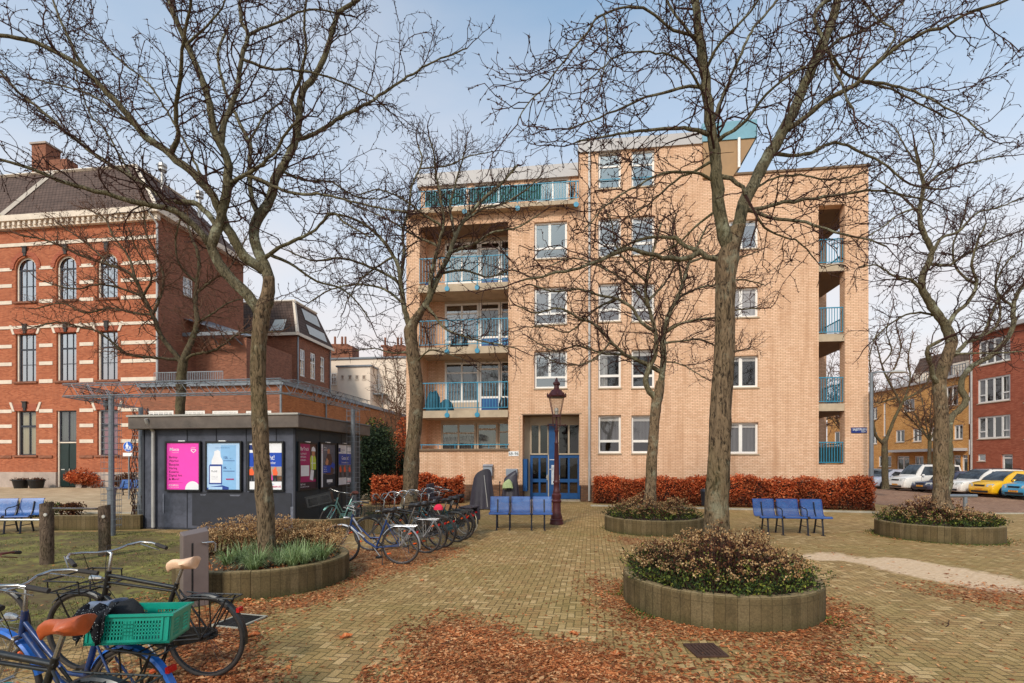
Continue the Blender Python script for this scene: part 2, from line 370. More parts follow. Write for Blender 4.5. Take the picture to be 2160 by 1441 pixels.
# ------------------------------------------------------------------ ground
def herringbone(t, vec, sz):
    """herringbone layout in shader maths: returns edge distance, per-brick random"""
    s = t.sep(t.scale(vec, (1 / sz, 1 / sz, 1))); x, y = s[0], s[1]
    ix, iy = t.m('FLOOR', x), t.m('FLOOR', y); fx, fy = t.m('SUBTRACT', x, ix), t.m('SUBTRACT', y, iy)
    mm = t.m('FLOORED_MODULO', t.m('SUBTRACT', ix, iy), 4.0)
    isv = t.m('GREATER_THAN', mm, 1.5); is1 = t.m('MULTIPLY', t.m('GREATER_THAN', mm, .5), t.m('LESS_THAN', mm, 1.5))
    is2 = t.m('MULTIPLY', t.m('GREATER_THAN', mm, 1.5), t.m('LESS_THAN', mm, 2.5))
    inv = t.m('SUBTRACT', 1.0, isv)
    L = t.m('ADD', t.m('MULTIPLY', inv, t.m('ADD', fx, is1)), t.m('MULTIPLY', isv, t.m('ADD', fy, is2)))
    C = t.m('ADD', t.m('MULTIPLY', inv, fy), t.m('MULTIPLY', isv, fx))
    e = t.m('MINIMUM', t.m('MINIMUM', L, t.m('SUBTRACT', 2.0, L)), t.m('MINIMUM', C, t.m('SUBTRACT', 1.0, C)))
    idv = t.comb(t.m('SUBTRACT', ix, is1), t.m('SUBTRACT', iy, is2), isv)
    rnd = t.n('ShaderNodeTexWhiteNoise', inp={'Vector': idv}).outputs[0]
    return e, rnd

def plazamat():
    t = NT('mossy_herringbone_paving')
    rot = t.n('ShaderNodeMapping', inp={'Vector': t.pos(), 'Rotation': (0, 0, R(9))}).outputs[0]
    wob = t.n('ShaderNodeVectorMath', operation='MULTIPLY_ADD', inp={0: t.noise(1.1, 2, .5, t.pos(), out=1), 1: (.05, .05, 0), 2: rot}).outputs[0]
    e, rnd = herringbone(t, wob, .084)
    c = t.ramp(rnd, [(0, srgb(142, 114, 73)), (.4, srgb(160, 129, 83)), (.8, srgb(171, 139, 92)), (1, srgb(196, 163, 116))])
    grit = t.noise(60, 4, .75, t.pos()); c = t.mix(.45, c, t.ramp(grit, [(.3, .08), (.7, .95)]), 'OVERLAY')
    big = t.noise(.45, 5, .6, t.pos()); c = t.mix(t.m('MULTIPLY', t.ramp(big, [(.4, 0), (.65, 1)]), .45), c, srgb(132, 114, 58))
    sp = t.noise(2.3, 5, .7, t.pos()); c = t.mix(t.m('MULTIPLY', t.ramp(sp, [(.5, 0), (.72, 1)]), .45), c, srgb(160, 106, 62))
    pale = t.noise(23, 2, .6, t.pos()); c = t.mix(t.m('MULTIPLY', t.ramp(pale, [(.71, 0), (.75, 1)]), .5), c, srgb(196, 184, 160))
    jm = t.noise(3.1, 3, .6, t.pos())
    joint = t.m('SUBTRACT', 1.0, t.ramp(e, [(.02, 0), (.1, 1)]))
    jc = t.ramp(jm, [(.35, srgb(84, 60, 36)), (.6, srgb(96, 88, 40))])
    c = t.mix(t.m('MULTIPLY', joint, .8), c, jc)
    att = t.n('ShaderNodeAttribute', attribute_name='zones'); zr = t.n('ShaderNodeSeparateColor', inp={0: att.outputs['Color']}).outputs
    def mask(z, nz, k=.5): return t.ramp(t.m('ADD', z, t.m('MULTIPLY', t.m('SUBTRACT', nz, .5), k)), [(.4, 0), (.6, 1)])
    en = t.noise(5, 6, .75, t.pos())
    # soil and moss
    soiln = t.noise(7, 6, .75, t.pos()); soilc = t.ramp(soiln, [(.36, srgb(60, 48, 32)), (.48, srgb(112, 102, 52)), (.6, srgb(130, 128, 60)), (.75, srgb(172, 146, 92))])
    dk = t.noise(.9, 4, .65, t.pos()); soilc = t.mix(t.m('MULTIPLY', t.ramp(dk, [(.45, 0), (.58, 1)]), .75), soilc, srgb(84, 66, 46))
    ms_ = mask(zr[1], en, .9); c = t.mix(t.m('MULTIPLY', ms_, .93), c, soilc)
    sn = t.noise(14, 5, .7, t.pos()); sandc = t.ramp(sn, [(.3, srgb(196, 160, 124)), (.7, srgb(226, 198, 166))])
    md = mask(zr[2], en, .8); c = t.mix(t.m('MULTIPLY', md, .94), c, sandc)
    # trodden leaf litter
    ln = t.noise(38, 5, .8, t.pos()); lc = t.ramp(ln, [(.3, srgb(106, 64, 40)), (.5, srgb(160, 102, 66)), (.7, srgb(198, 138, 94))])
    ml = mask(zr[0], en, 1.5); c = t.mix(t.m('MULTIPLY', ml, .6), c, lc)
    h = t.m('ADD', t.m('MULTIPLY', t.ramp(e, [(.01, 0), (.13, 1)]), t.m('SUBTRACT', 1.0, t.m('MULTIPLY', ms_, .9))), t.m('MULTIPLY', grit, .5))
    h = t.m('ADD', t.m('ADD', h, t.m('MULTIPLY', sp, 1.6)), t.m('ADD', t.m('MULTIPLY', rnd, .5), t.m('MULTIPLY', t.m('MULTIPLY', ln, ml), 1.2)))
    return t.pbr(c, .86, 0, t.bump(h, .75, .012), .3)
M['plaza'] = plazamat()

def brickroad(name, stops, sz, rotdeg, joint):
    t = NT(name); rot = t.n('ShaderNodeMapping', inp={'Vector': t.pos(), 'Rotation': (0, 0, R(rotdeg))}).outputs[0]
    e, rnd = herringbone(t, rot, sz); c = t.ramp(rnd, stops)
    n = t.noise(.5, 5, .6, t.pos()); c = t.mix(t.m('MULTIPLY', t.ramp(n, [(.35, 0), (.7, 1)]), .35), c, joint)
    c = t.mix(t.m('MULTIPLY', t.m('SUBTRACT', 1.0, t.ramp(e, [(.02, 0), (.12, 1)])), .6), c, joint)
    g = t.noise(40, 4, .7, t.pos()); c = t.mix(.25, c, t.ramp(g, [(.3, .1), (.7, .9)]), 'OVERLAY')
    return t.pbr(c, .85, 0, t.bump(e, .3, .01), .3)
M['street'] = brickroad('red_brown_street_bricks', [(0, srgb(128, 92, 70)), (.5, srgb(152, 114, 88)), (1, srgb(170, 132, 106))], .11, 40, srgb(98, 74, 58))
M['pavement'] = brickroad('sandy_pavement_slabs', [(0, srgb(168, 142, 110)), (.5, srgb(188, 162, 128)), (1, srgb(202, 178, 144))], .3, 7, srgb(140, 116, 88))
M['farground'] = brickroad('distant_brick_ground', [(0, srgb(132, 108, 78)), (1, srgb(156, 130, 96))], .2, 9, srgb(110, 92, 64))
M['kerb'] = plain('concrete_kerb', srgb(160, 152, 136), .85, var=.2, scale=4, bump=.3)

PL = {'A': (-3.77, 7.72, 1.21), 'B': (2.652, 6.486, 1.186), 'D': (3.76, 13.42, 1.27), 'E': (10.24, 12.13, 1.22), 'C': (-2.77, 13.6, 1.2)}
def poly_in(pts, x, y):
    c = False; j = len(pts) - 1
    for i in range(len(pts)):
        xi, yi = pts[i]; xj, yj = pts[j]
        if (yi > y) != (yj > y) and x < (xj - xi) * (y - yi) / (yj - yi) + xi: c = not c
        j = i
    return c
LIT = [[G(*p) for p in q] for q in (
    [(800, 1470), (850, 1380), (890, 1310), (985, 1292), (1060, 1330), (1150, 1350), (1230, 1352), (1335, 1378), (1360, 1470)],
    [(1235, 1215), (1300, 1208), (1330, 1300), (1480, 1350), (1700, 1345), (1770, 1275), (1800, 1330), (1810, 1385), (1700, 1400), (1540, 1385), (1420, 1375), (1280, 1300)],
    [(430, 1268), (560, 1272), (700, 1240), (745, 1190), (700, 1160), (960, 1150), (990, 1160), (880, 1200), (800, 1215), (720, 1265), (600, 1290), (470, 1300)],
    [(330, 1300), (480, 1290), (540, 1330), (530, 1400), (540, 1500), (330, 1500)],
    [(1900, 1238), (2040, 1232), (2200, 1250), (2200, 1290), (2060, 1275)],
    [(1370, 1440), (1500, 1410), (1560, 1425), (1580, 1500), (1360, 1500)],
    [(1600, 1440), (1760, 1405), (1900, 1430), (1950, 1500), (1560, 1500)],
    [(1260, 1128), (1380, 1136), (1400, 1150), (1320, 1155)],
    [(985, 1063), (800, 1067), (790, 1080), (985, 1074)])]
SAND = [[G(*p) for p in ((1790, 1178), (1880, 1172), (1960, 1185), (2170, 1222), (2200, 1262), (2050, 1245), (1960, 1225), (1850, 1205))],
        [G(*p) for p in ((1660, 1170), (1780, 1160), (1800, 1185), (1700, 1185))]]
SOIL = [[G(*p) for p in ((-400, 1128), (300, 1120), (560, 1135), (470, 1200), (420, 1280), (360, 1330), (-900, 1330))]]
def zone(polys, x, y, soft=.25):
    n = 0
    polys = [p for p in polys if p[1][0] - .4 < x < p[1][1] + .4 and p[1][2] - .4 < y < p[1][3] + .4]
    if not polys: return 0
    polys = [p[0] for p in polys]
    for k in range(9):
        dx, dy = ((k % 3) - 1) * soft, ((k // 3) - 1) * soft
        if any(poly_in(p, x + dx, y + dy) for p in polys): n += 1
    return n / 9
def wbb(L): return [(p, (min(q[0] for q in p), max(q[0] for q in p), min(q[1] for q in p), max(q[1] for q in p))) for p in L]
LIT, SAND, SOIL = wbb(LIT), wbb(SAND), wbb(SOIL)
_zc = {}
def zones(x, y):
    k = (round(x * 12), round(y * 12))
    if k not in _zc: _zc[k] = zones_raw(k[0] / 12, k[1] / 12)
    return _zc[k]
def zones_raw(x, y):
    if y > 24 or abs(x) > 22: return 0, 0, 0
    if any(abs(x - gx) < .2 and abs(y - gy) < .22 for gx, gy in ((G(1488, 1374)), (G(505, 1312)))): return 0, 0, 0
    l = zone(LIT, x, y) * (.85 if x < 1.4 else .62); so = zone(SOIL, x, y, .3); sa = zone(SAND, x, y, .22) * .8
    for k, (cx, cy, r) in PL.items():
        d = math.hypot(x - cx, y - cy) - r
        if k == 'C': l = max(l, .55 * max(0, 1 - max(d, 0) / .8))
        elif k == 'B': l = max(l, .7 * max(0, 1 - max(d - .15, 0) / .5)); so = max(so, .62 * max(0, 1 - max(d, 0) / .28))
        else: so = max(so, .6 * max(0, 1 - max(d, 0) / .3)); l = max(l, .3 * max(0, 1 - max(d, 0) / .5))
    return l, so, sa

def sheet(name, x0, x1, y0, y1, nx, ny, dz, m, zoned=False, inside=None):
    mb = MB(); vs = []; idx = {}
    xs = [lerp(x0, x1, i / nx) for i in range(nx + 1)]; ys = [lerp(y0, y1, j / ny) for j in range(ny + 1)]
    for y in ys:
        for x in xs: mb.v.append((x, y, gz(x, y) + dz))
    for j in range(ny):
        for i in range(nx):
            if inside and not inside((xs[i] + xs[i + 1]) / 2, (ys[j] + ys[j + 1]) / 2): continue
            a = j * (nx + 1) + i; mb.f.append((a, a + 1, a + nx + 2, a + nx + 1)); mb.m.append(0)
    o = mb.build(name, m, smooth=180); tag(o, kind='structure')
    if zoned:
        at = o.data.color_attributes.new('zones', 'FLOAT_COLOR', 'POINT')
        for k, v in enumerate(mb.v):
            l, so, sa = zones(v[0], v[1]); at.data[k].color = (l, so, sa, 1)
    return o
far = MB()
for (x0, x1, y0, y1) in ((-600, 600, -300, -6), (-600, -26, -6, 30), (44, 600, -6, 30), (-600, 600, 90, 900), (-600, -60, 30, 90), (60, 600, 30, 90)):
    z = 0
    far.face([(x0, y0, -.004), (x1, y0, -.004), (x1, y1, -.004), (x0, y1, -.004)])
far.build('ground', M['farground']).__setitem__('kind', 'structure')
sheet('ground', -60, 60, 24, 90, 60, 33, -.03, M['farground'])
sheet('plaza', -26, 44, -6, 25, 460, 206, 0, M['plaza'], True)
sheet('pavement', -60, -6.5, 17.6, 60, 30, 24, .03, M['pavement'])
sheet('street', 15.6, 60, 17.6, 90, 45, 60, .006, M['street'])
# kerbs
kb = MB()
kb.box(-26, -6.4, 17.48, 17.6, -.05, .05)
kb.build('kerb', M['kerb']).__setitem__('kind', 'structure')
kb = MB()
n = 30
for i in range(n):
    a, b = lerp(14.6, 44, i / n), lerp(14.6, 44, (i + 1) / n)
    za, zb = gz(a, 17.5), gz(b, 17.5)
    kb.box(a, b - .01, 17.42, 17.56, min(za, zb) - .1, za + .035)
kb.build('kerb', M['kerb']).__setitem__('kind', 'structure')
# worn white line on the street
ln = MB()
for (px0, px1, py) in ((1845, 1885, 1056), (1878, 1920, 1061)):
    (xa, ya), (xb, yb) = G(px0, py), G(px1, py + 3)
    ln.face([(xa, ya, gz(xa, ya) + .014), (xb, yb, gz(xb, yb) + .014), (xb, yb + .12, gz(xb, yb + .12) + .014), (xa, ya + .12, gz(xa, ya + .12) + .014)])
tag(ln.build('road_marking', M['kerb']), kind='structure')

# fallen leaves: small curled leaflets lying in the patches
lm = MB(); cnt = 0; tries = 0
while cnt < 34000 and tries < 400000:
    tries += 1
    y = 3.6 + 9.5 * random.random() ** 1.9; x = random.uniform(-1.05, 1.05) * y
    d = zones(x, y)[0] if tries % 1 == 0 else 0
    q = noise.noise(Vector((x * 1.6, y * 1.6, 0))) * .5 + noise.noise(Vector((x * 6, y * 6, 3))) * .35
    if any(abs(x - gx) < .19 and abs(y - gy) < .2 for gx, gy in (G(1488, 1374), G(505, 1312))) and random.random() < .93: continue
    if random.random() > max(.012, (d + q * .6) * .9 if d > .05 else .012): continue
    if any(math.hypot(x - cx, y - cy) < r for cx, cy, r in PL.values()): continue
    cnt += 1
    L = random.uniform(.013, .031) * (1.6 if random.random() < .08 else 1) ; W = L * random.uniform(.3, .55); a = random.random() * 6.28
    ca, sa = math.cos(a), math.sin(a); z0 = random.uniform(.002, .012); k = random.uniform(-.006, .012)
    def pt(u, v, z): return (x + u * ca - v * sa, y + u * sa + v * ca, z)
    lm.face([pt(-L, 0, z0), pt(0, -W, z0 + k), pt(L, 0, z0 + random.uniform(0, .012)), pt(0, W, z0 + random.uniform(0, .012))])
tag(lm.build('fallen_leaves', M['litter']), 'scattered russet leaflets lying in drifts across the herringbone paving', 'leaf litter', kind='stuff')

def big_leaf(px, py, s, rz, label):
    x, y = G(px, py); mb = MB(); pts = []
    for i in range(21):
        a = 2 * math.pi * i / 20; r = s * (.55 + .45 * abs(math.cos(2.5 * (a - .3)))) * (1 if i % 2 else .78)
        pts.append((r * math.cos(a), r * math.sin(a) * .8, .012 + .03 * abs(math.sin(a * 1.5)) * s / .1))
    for i in range(20): mb.face([(0, 0, .008), pts[i], pts[i + 1]])
    mb.tube([(0, 0, .01), (-s * 1.1, .01, .02)], .002, 4)
    o = mb.build('fallen_leaf', M['plane_leaf'], smooth=60); o.location = (x, y, 0); o.rotation_euler = (0, 0, rz)
    tag(o, label, 'leaf', 'single large fallen leaves')
for a in ((727, 1346, .09, .4, 'orange curled leaf lying alone left of the big leaf drift'), (1298, 1383, .08, 2, 'pale orange leaf at the right end of the central leaf drift'),
          (1215, 1340, .06, 1, 'buff leaf just above the central leaf drift'), (520, 1268, .09, 3, 'orange leaf right against the front of the left planter'),
          (468, 1272, .1, 5, 'bright orange leaf at the foot of the left planter near the grey post'), (530, 1343, .09, .2, 'buff leaf beside the black bicycle rear wheel'),
          (890, 1226, .05, 2.2, 'small orange leaf in open paving behind the leaf drift'), (1205, 1337, .05, 4, 'tiny buff leaf left of its twin above the leaf drift')):
    big_leaf(*a)
# twigs dropped on the paving
for (px, py, L, rz, lb) in ((2000, 1325, .35, .8, 'thin dark twig lying on bare paving at the right'), (935, 1362, .16, .9, 'short straw twig in the leaf drift'), (1700, 1218 + 70, .3, 2.8, 'curved twig on the paving right of the big planter')):
    x, y = G(px, py); mb = MB(); pts = [Vector((L * i / 5, random.uniform(-.02, .02), .008 + random.uniform(0, .01))) for i in range(6)]
    mb.tube(pts, [.005, .005, .004, .004, .003, .002], 5); mb.tube([pts[2], pts[2] + Vector((.05, .06, .01))], [.003, .001], 4)
    o = mb.build('fallen_twig', M['twig']); o.location = (x, y, 0); o.rotation_euler = (0, 0, rz); tag(o, lb, 'twig')

# drain grate
def grate(px, py, w, h, rz, label, empty_=False):
    x, y = G(px, py); t = thing('drain_grate', label, 'drain grate', (x, y, .004), rz)
    a = MB(); a.box(-w, w, -h, h, .0, .004); a.build('drain_opening', M['black'], t)
    f = MB(); fw = .025
    f.box(-w - fw, w + fw, -h - fw, -h, 0, .016); f.box(-w - fw, w + fw, h, h + fw, 0, .016); f.box(-w - fw, -w, -h, h, 0, .016); f.box(w, w + fw, -h, h, 0, .016)
    f.build('frame', M['rust'] if not empty_ else M['kerb'], t)
    b = MB(); n = 7 if not empty_ else 10
    for i in range(n):
        xx = lerp(-w, w, (i + .5) / n); b.box(xx - .012, xx + .012, -h, h, .004, .013)
    b.build('bars', M['rust'] if not empty_ else M['black'], t)
M['rust'] = plain('rusted_cast_iron', srgb(72, 46, 34), .85, .1, var=.3, scale=12, bump=.4)
grate(1488, 1374, .125, .14, .05, 'rusty cast iron drain grate in the leaves before the big planter')
grate(505, 1312, .16, .2, -.25, 'grey framed grate half hidden behind the black bicycle', True)
# ------------------------------------------------------------------ building helpers
def wall_face(mb, mp, u0, u1, z0, z1, holes, depth=.16, mi=0):
    us = sorted({u0, u1, *[h[0] for h in holes], *[h[1] for h in holes]}); zs = sorted({z0, z1, *[h[2] for h in holes], *[h[3] for h in holes]})
    us = [u for u in us if u0 <= u <= u1]; zs = [z for z in zs if z0 <= z <= z1]
    for i in range(len(us) - 1):
        for j in range(len(zs) - 1):
            um, zm = (us[i] + us[i + 1]) / 2, (zs[j] + zs[j + 1]) / 2
            if any(h[0] < um < h[1] and h[2] < zm < h[3] for h in holes): continue
            mb.face([mp(us[i], zs[j], 0), mp(us[i + 1], zs[j], 0), mp(us[i + 1], zs[j + 1], 0), mp(us[i], zs[j + 1], 0)], mi)
    for h in holes:
        a, b, c, d = h[:4]; dd = h[4] if len(h) > 4 else depth
        mb.face([mp(a, c, 0), mp(a, d, 0), mp(a, d, dd), mp(a, c, dd)], mi); mb.face([mp(b, c, 0), mp(b, c, dd), mp(b, d, dd), mp(b, d, 0)], mi)
        mb.face([mp(a, d, 0), mp(b, d, 0), mp(b, d, dd), mp(a, d, dd)], mi)
        if c > z0 + 1e-4: mb.face([mp(a, c, 0), mp(a, c, dd), mp(b, c, dd), mp(b, c, 0)], mi)

def win(par, mp, u0, u1, z0, z1, d=.12, bars=(), fw=.09, mfr='white', curt=None, glass='glass', sill=True, room=.8, name='window', blind=False, bw=.05, sillm='conc', parts=True):
    """window or glazed door set into an opening: frame, pane, curtain, sill, dim room behind. depth d behind the wall face"""
    f = MB(); B = lambda a, b, c, e, dz0=d, dz1=d + .06: f.box(a, b, dz0, dz1, c, e, mp=mp)
    w, h = u1 - u0, z1 - z0
    B(u0, u1, z1 - fw, z1); B(u0, u1, z0, z0 + fw); B(u0, u0 + fw, z0 + fw, z1 - fw); B(u1 - fw, u1, z0 + fw, z1 - fw)
    for b in bars:
        k, p, a, e = b[:4]; wd = b[4] if len(b) > 4 else bw
        if k == 'v':
            x = u0 + w * p; B(x - wd / 2, x + wd / 2, z0 + fw + (h - 2 * fw) * a, z0 + fw + (h - 2 * fw) * e, d + .004, d + .056)
        else:
            z = z0 + h * p; B(u0 + fw + (w - 2 * fw) * a, u0 + fw + (w - 2 * fw) * e, z - wd / 2, z + wd / 2, d + .002, d + .058)
    o = f.build(name, M[mfr], par)
    g = MB(); g.face([mp(u0 + fw * .5, z0 + fw * .5, d + .035), mp(u1 - fw * .5, z0 + fw * .5, d + .035), mp(u1 - fw * .5, z1 - fw * .5, d + .035), mp(u0 + fw * .5, z1 - fw * .5, d + .035)])
    g.build('pane', M[glass], o)
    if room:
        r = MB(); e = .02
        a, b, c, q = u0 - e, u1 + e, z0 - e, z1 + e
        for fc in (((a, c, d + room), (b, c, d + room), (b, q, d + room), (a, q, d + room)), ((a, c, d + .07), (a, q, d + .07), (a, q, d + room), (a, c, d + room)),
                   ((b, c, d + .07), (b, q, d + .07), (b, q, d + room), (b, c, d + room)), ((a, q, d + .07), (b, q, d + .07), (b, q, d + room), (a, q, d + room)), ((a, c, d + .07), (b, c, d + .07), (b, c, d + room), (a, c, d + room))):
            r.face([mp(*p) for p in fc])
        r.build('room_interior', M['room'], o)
    if curt:
        for (a, e, zc0, zc1, cm) in curt:
            c = MB(); ua, ub = u0 + w * a, u0 + w * e; n = max(4, int((ub - ua) / .03)); za, zb = z0 + h * zc0, z0 + h * zc1
            for i in range(n):
                x0, x1 = lerp(ua, ub, i / n), lerp(ua, ub, (i + 1) / n); d0, d1 = d + .11 + .025 * math.sin(i * 1.3), d + .11 + .025 * math.sin((i + 1) * 1.3)
                c.face([mp(x0, za, d0), mp(x1, za, d1), mp(x1, zb, d1), mp(x0, zb, d0)])
            c.build('curtain', M[cm], o)
    if blind:
        bl = MB(); bl.box(u0 + fw, u1 - fw, d + .062, d + .09, z1 - fw - h * .1, z1 - fw, mp=mp); bl.build('roller_blind', M['white'], o)
    if sill:
        s = MB(); s.box(u0 - .03, u1 + .03, -.045, d - .003, z0 - .06, z0 - .003, mp=mp); s.build('sill', M[sillm], o)
    return o

def railing(par, mp, u0, u1, zb, zt, d, n, brackets=(), mt='teal', rb=.011, name='railing', drop=.2, ends=0):
    r = MB()
    r.box(u0, u1, d - .022, d + .022, zt - .04, zt, mp=mp); r.box(u0, u1, d - .015, d + .015, zb, zb + .03, mp=mp)
    for i in range(n + 1):
        x = lerp(u0 + .015, u1 - .015, i / n); r.box(x - rb, x + rb, d - .009, d + .009, zb + .03, zt - .04, mp=mp)
    for bx in brackets:
        x = lerp(u0, u1, bx); r.box(x - .022, x + .022, d - .05, d - .02, zb - drop, zt - .02, mp=mp)
    o = r.build(name, M[mt], par)
    for bx in brackets:
        x = lerp(u0, u1, bx); b = MB(); c = mp(x, zb - drop - .02, d - .04); pts = []
        n0 = 14
        for k in range(2):
            pts.append([mp(x + .115 * math.cos(6.283 * i / n0), zb - drop - .02 + .115 * math.sin(6.283 * i / n0), d - .075 + k * .05) for i in range(n0)])
        b.face(pts[0]); b.face(pts[1][::-1])
        for i in range(n0): b.face([pts[0][i], pts[0][(i + 1) % n0], pts[1][(i + 1) % n0], pts[1][i]])
        b.build('bracket', M[mt], o)
    if ends:
        e = MB()
        for x in (u0, u1):
            e.box(x - .02, x + .02, d, d + ends, zt - .04, zt, mp=mp); e.box(x - .012, x + .012, d, d + ends, zb, zb + .03, mp=mp)
            for i in range(1, 5): e.box(x - rb, x + rb, d + ends * i / 5 - .01, d + ends * i / 5 + .01, zb, zt - .04, mp=mp)
        e.build('side_rail', M[mt], o)
    return o

def text_faces(body, size, mp, u, z, d, align='LEFT', squash=1.0, bold=0.0, space=1.0, rot=0):
    c = bpy.data.curves.new('txt', 'FONT'); c.body = body; c.size = size; c.align_x = align; c.offset = bold * size * .55; c.space_character = space; c.resolution_u = 3
    o = bpy.data.objects.new('txt', c); col.objects.link(o); bpy.context.view_layer.update()
    me = bpy.data.meshes.new_from_object(o.evaluated_get(bpy.context.evaluated_depsgraph_get()))
    cr, sr = math.cos(rot), math.sin(rot); vs = []
    for v in me.vertices:
        x, y = v.co.x * squash, v.co.y
        vs.append(mp(u + x * cr - y * sr, z + x * sr + y * cr, d))
    fs = [tuple(p.vertices) for p in me.polygons]
    bpy.data.objects.remove(o); bpy.data.curves.remove(c); bpy.data.meshes.remove(me)
    return vs, fs
def add_text(mb, *a, **k):
    vs, fs = text_faces(*a, **k); n = len(mb.v); mb.v.extend(vs)
    for f in fs: mb.f.append(tuple(n + i for i in f)); mb.m.append(0)

# ------------------------------------------------------------------ main apartment building
F = Fr(2.06, 23.0, 7.1)
apt = F.emp('apartment_building', 'five storey apartment block of yellow brick with turquoise balconies and blue entrance doors', 'building')
U = lambda px, py=700: F.at(px, py)[0]
Z = lambda px, py, d=0.0: F.at(px, py, d)[1]
uL, uT, uE, uR = U(857), U(1222), U(1485), U(1832)
zTerr, zTow, zWing = Z(1050, 446), Z(1300, 318), Z(1700, 360)
DEP = 10.5
holes = []; H = {}
def hole(key, r, dd=.16): H[key] = r; holes.append((*r, dd))
# balcony recess (whole column), entrance recess, windows
rec = (U(885), U(1072)); zB = [Z(980, 948), Z(980, 866), Z(980, 732), Z(980, 600), Z(980, 462)]
slab_t = .36
levels = []
for k in range(4):
    zb = zB[0] if k == 0 else zB[k] ; zt = [Z(980, 877), Z(980, 742), Z(980, 610), Z(980, 474)][k]
    hole('bal%d' % k, (rec[0], rec[1], zb, zt), 1.35)
hole('entry', (U(1102), U(1225), .02, Z(1165, 875)), .95)
rows1 = [(740, 819), (605, 684), (467, 545)]
for i, (a, b) in enumerate(rows1): hole('W1_%d' % i, F.rect(1127, 1196, a, b))
rows2 = [(876, 956), (737, 818), (597, 678), (459, 541), (319, 397)]
for i, (a, b) in enumerate(rows2):
    hole('W2_%d' % i, F.rect(1262, 1310, a, b)); hole('W3_%d' % i, F.rect(1332, 1381, a - (0 if i < 3 else 4), b - (0 if i < 3 else 4)))
rows4 = [(891, 957), (750, 817), (606, 669), (463, 525)]
for i, (a, b) in enumerate(rows4): hole('W4_%d' % i, F.rect(1538, 1600, a, b))
# corner loggia opening on the right: open to the front and to the side
LG = (U(1727), U(1782)); zl = [(Z(1750, 980), Z(1750, 868)), (Z(1750, 851), Z(1750, 721)), (Z(1750, 704), Z(1750, 572)), (Z(1750, 556), Z(1750, 432))]
zLtop, zLbot = zl[3][1], zl[0][0]
u_in = LG[0]
w = MB()
lo = [h for h in holes]
# front wall in three heights (left part, tower, right wing), the loggia column cut out
wall_face(w, ident, uL, uT, .75, zTerr, [h for h in lo if h[1] <= uT and h[2] >= .5] + [(h[0], h[1], .75, h[3], h[4]) for h in lo if h[2] < .5 and h[0] > uL])
wall_face(w, ident, uT, uE, .75, zTow, [h for h in lo if h[0] >= uT and h[1] < uE] + [])
w.face([(LG[1], .42, zLbot), (uR - .25, .42, zLbot), (uR - .25, .42, zLtop), (LG[1], .42, zLtop)])
wall_face(w, ident, uE, uR, .75, zWing, [h for h in lo if h[0] >= uE] + [(u_in, LG[1], zLbot, zLtop, .42)])
# side and back walls
side = lambda u, z, d: (uR - d, u, z)
wall_face(w, side, 0, DEP, .75, zWing, [(.42, 3.6, zLbot, zLtop, .25)])
w.face([(uL, 0, .75), (uL, DEP, .75), (uL, DEP, zTerr), (uL, 0, zTerr)])
w.face([(uL, DEP, .75), (uR, DEP, .75), (uR, DEP, zWing), (uL, DEP, zWing)])
w.face([(uT, 0, zTerr - .2), (uT, 6, zTerr - .2), (uT, 6, zTow), (uT, 0, zTow)])
w.face([(uE, 0, zWing - .2), (uE, 6, zWing - .2), (uE, 6, zTow), (uE, 0, zTow)])
w.face([(uT, 6, zTerr), (uE, 6, zTerr), (uE, 6, zTow), (uT, 6, zTow)])
# recess side returns and loggia inner walls
w.face([(u_in, .42, zLbot), (u_in, 3.6, zLbot), (u_in, 3.6, zLtop), (u_in, .42, zLtop)])
w.face([(u_in, 3.6, zLbot), (uR - .25, 3.6, zLbot), (uR - .25, 3.6, zLtop), (u_in, 3.6, zLtop)])
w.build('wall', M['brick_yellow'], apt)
pl = MB()
pl.box(uL + .03, U(1102) - .003, -.0, .3, 0, .747); pl.box(U(1225) + .003, uR - .03, 0.0, .3, 0, .747); pl.box(uR - .3, uR - .0, .303, DEP, 0, .747)
pl.build('plinth', M['brick_brown'], apt)
# roofs and fascias
rf = MB(); rf.box(uT - .05, U(1485), -.08, 6.05, zTow + .0, zTow + .52); rf.build('tower_fascia', M['fascia'], apt)
seam = MB()
for px in (1368,): seam.box(U(px) - .01, U(px) + .01, -.085, -.08, zTow + .01, zTow + .51)
seam.build('fascia_joint', M['frame_dark'], apt)
rf = MB(); rf.box(U(1485), uR + .05, -.06, DEP, zWing, zWing + .09); rf.build('coping', M['conc_dark'], apt)
# set back penthouse over the terrace
pd = 1.9
zr = F.at(1050, 385, pd)[1]; zf = F.at(1050, 358, pd)[1]
ph = MB(); uP0 = F.at(887, 380, pd)[0]
pw = [F.rect(1132, 1199, 376, 432, pd), F.rect(1000, 1060, 384, 432, pd), F.rect(925, 985, 390, 436, pd)]
php = lambda u, z, d: (u, pd + d, z)
wall_face(ph, php, uP0, uT - .01, zTerr, zr, [(*r, .1) for r in pw])
ph.face([(uP0, pd, zTerr), (uP0, DEP, zTerr), (uP0, DEP, zr), (uP0, pd, zr)])
ph.build('penthouse_wall', M['brick_yellow'], apt)
rf = MB(); rf.box(uP0 - .15, uT - .02, pd - .12, DEP, zr, zf); rf.build('penthouse_fascia', M['fascia'], apt)
for i, r in enumerate(pw): win(apt, php, *r, d=.06, bars=[('v', .5, 0, 1, .09)], glass='glass', curt=[(.5, 1, .05, .95, 'curtain_g')] if i else None, sill=False)
v = MB(); vx, vz = F.at(1206, 342, 3); v.lathe([(.1, zf - .05), (.1, zf + .35), (.2, zf + .36), (.22, zf + .46), (.18, zf + .5)], 14, vx, 3); v.build('roof_vent', M['frame_dark'], apt)
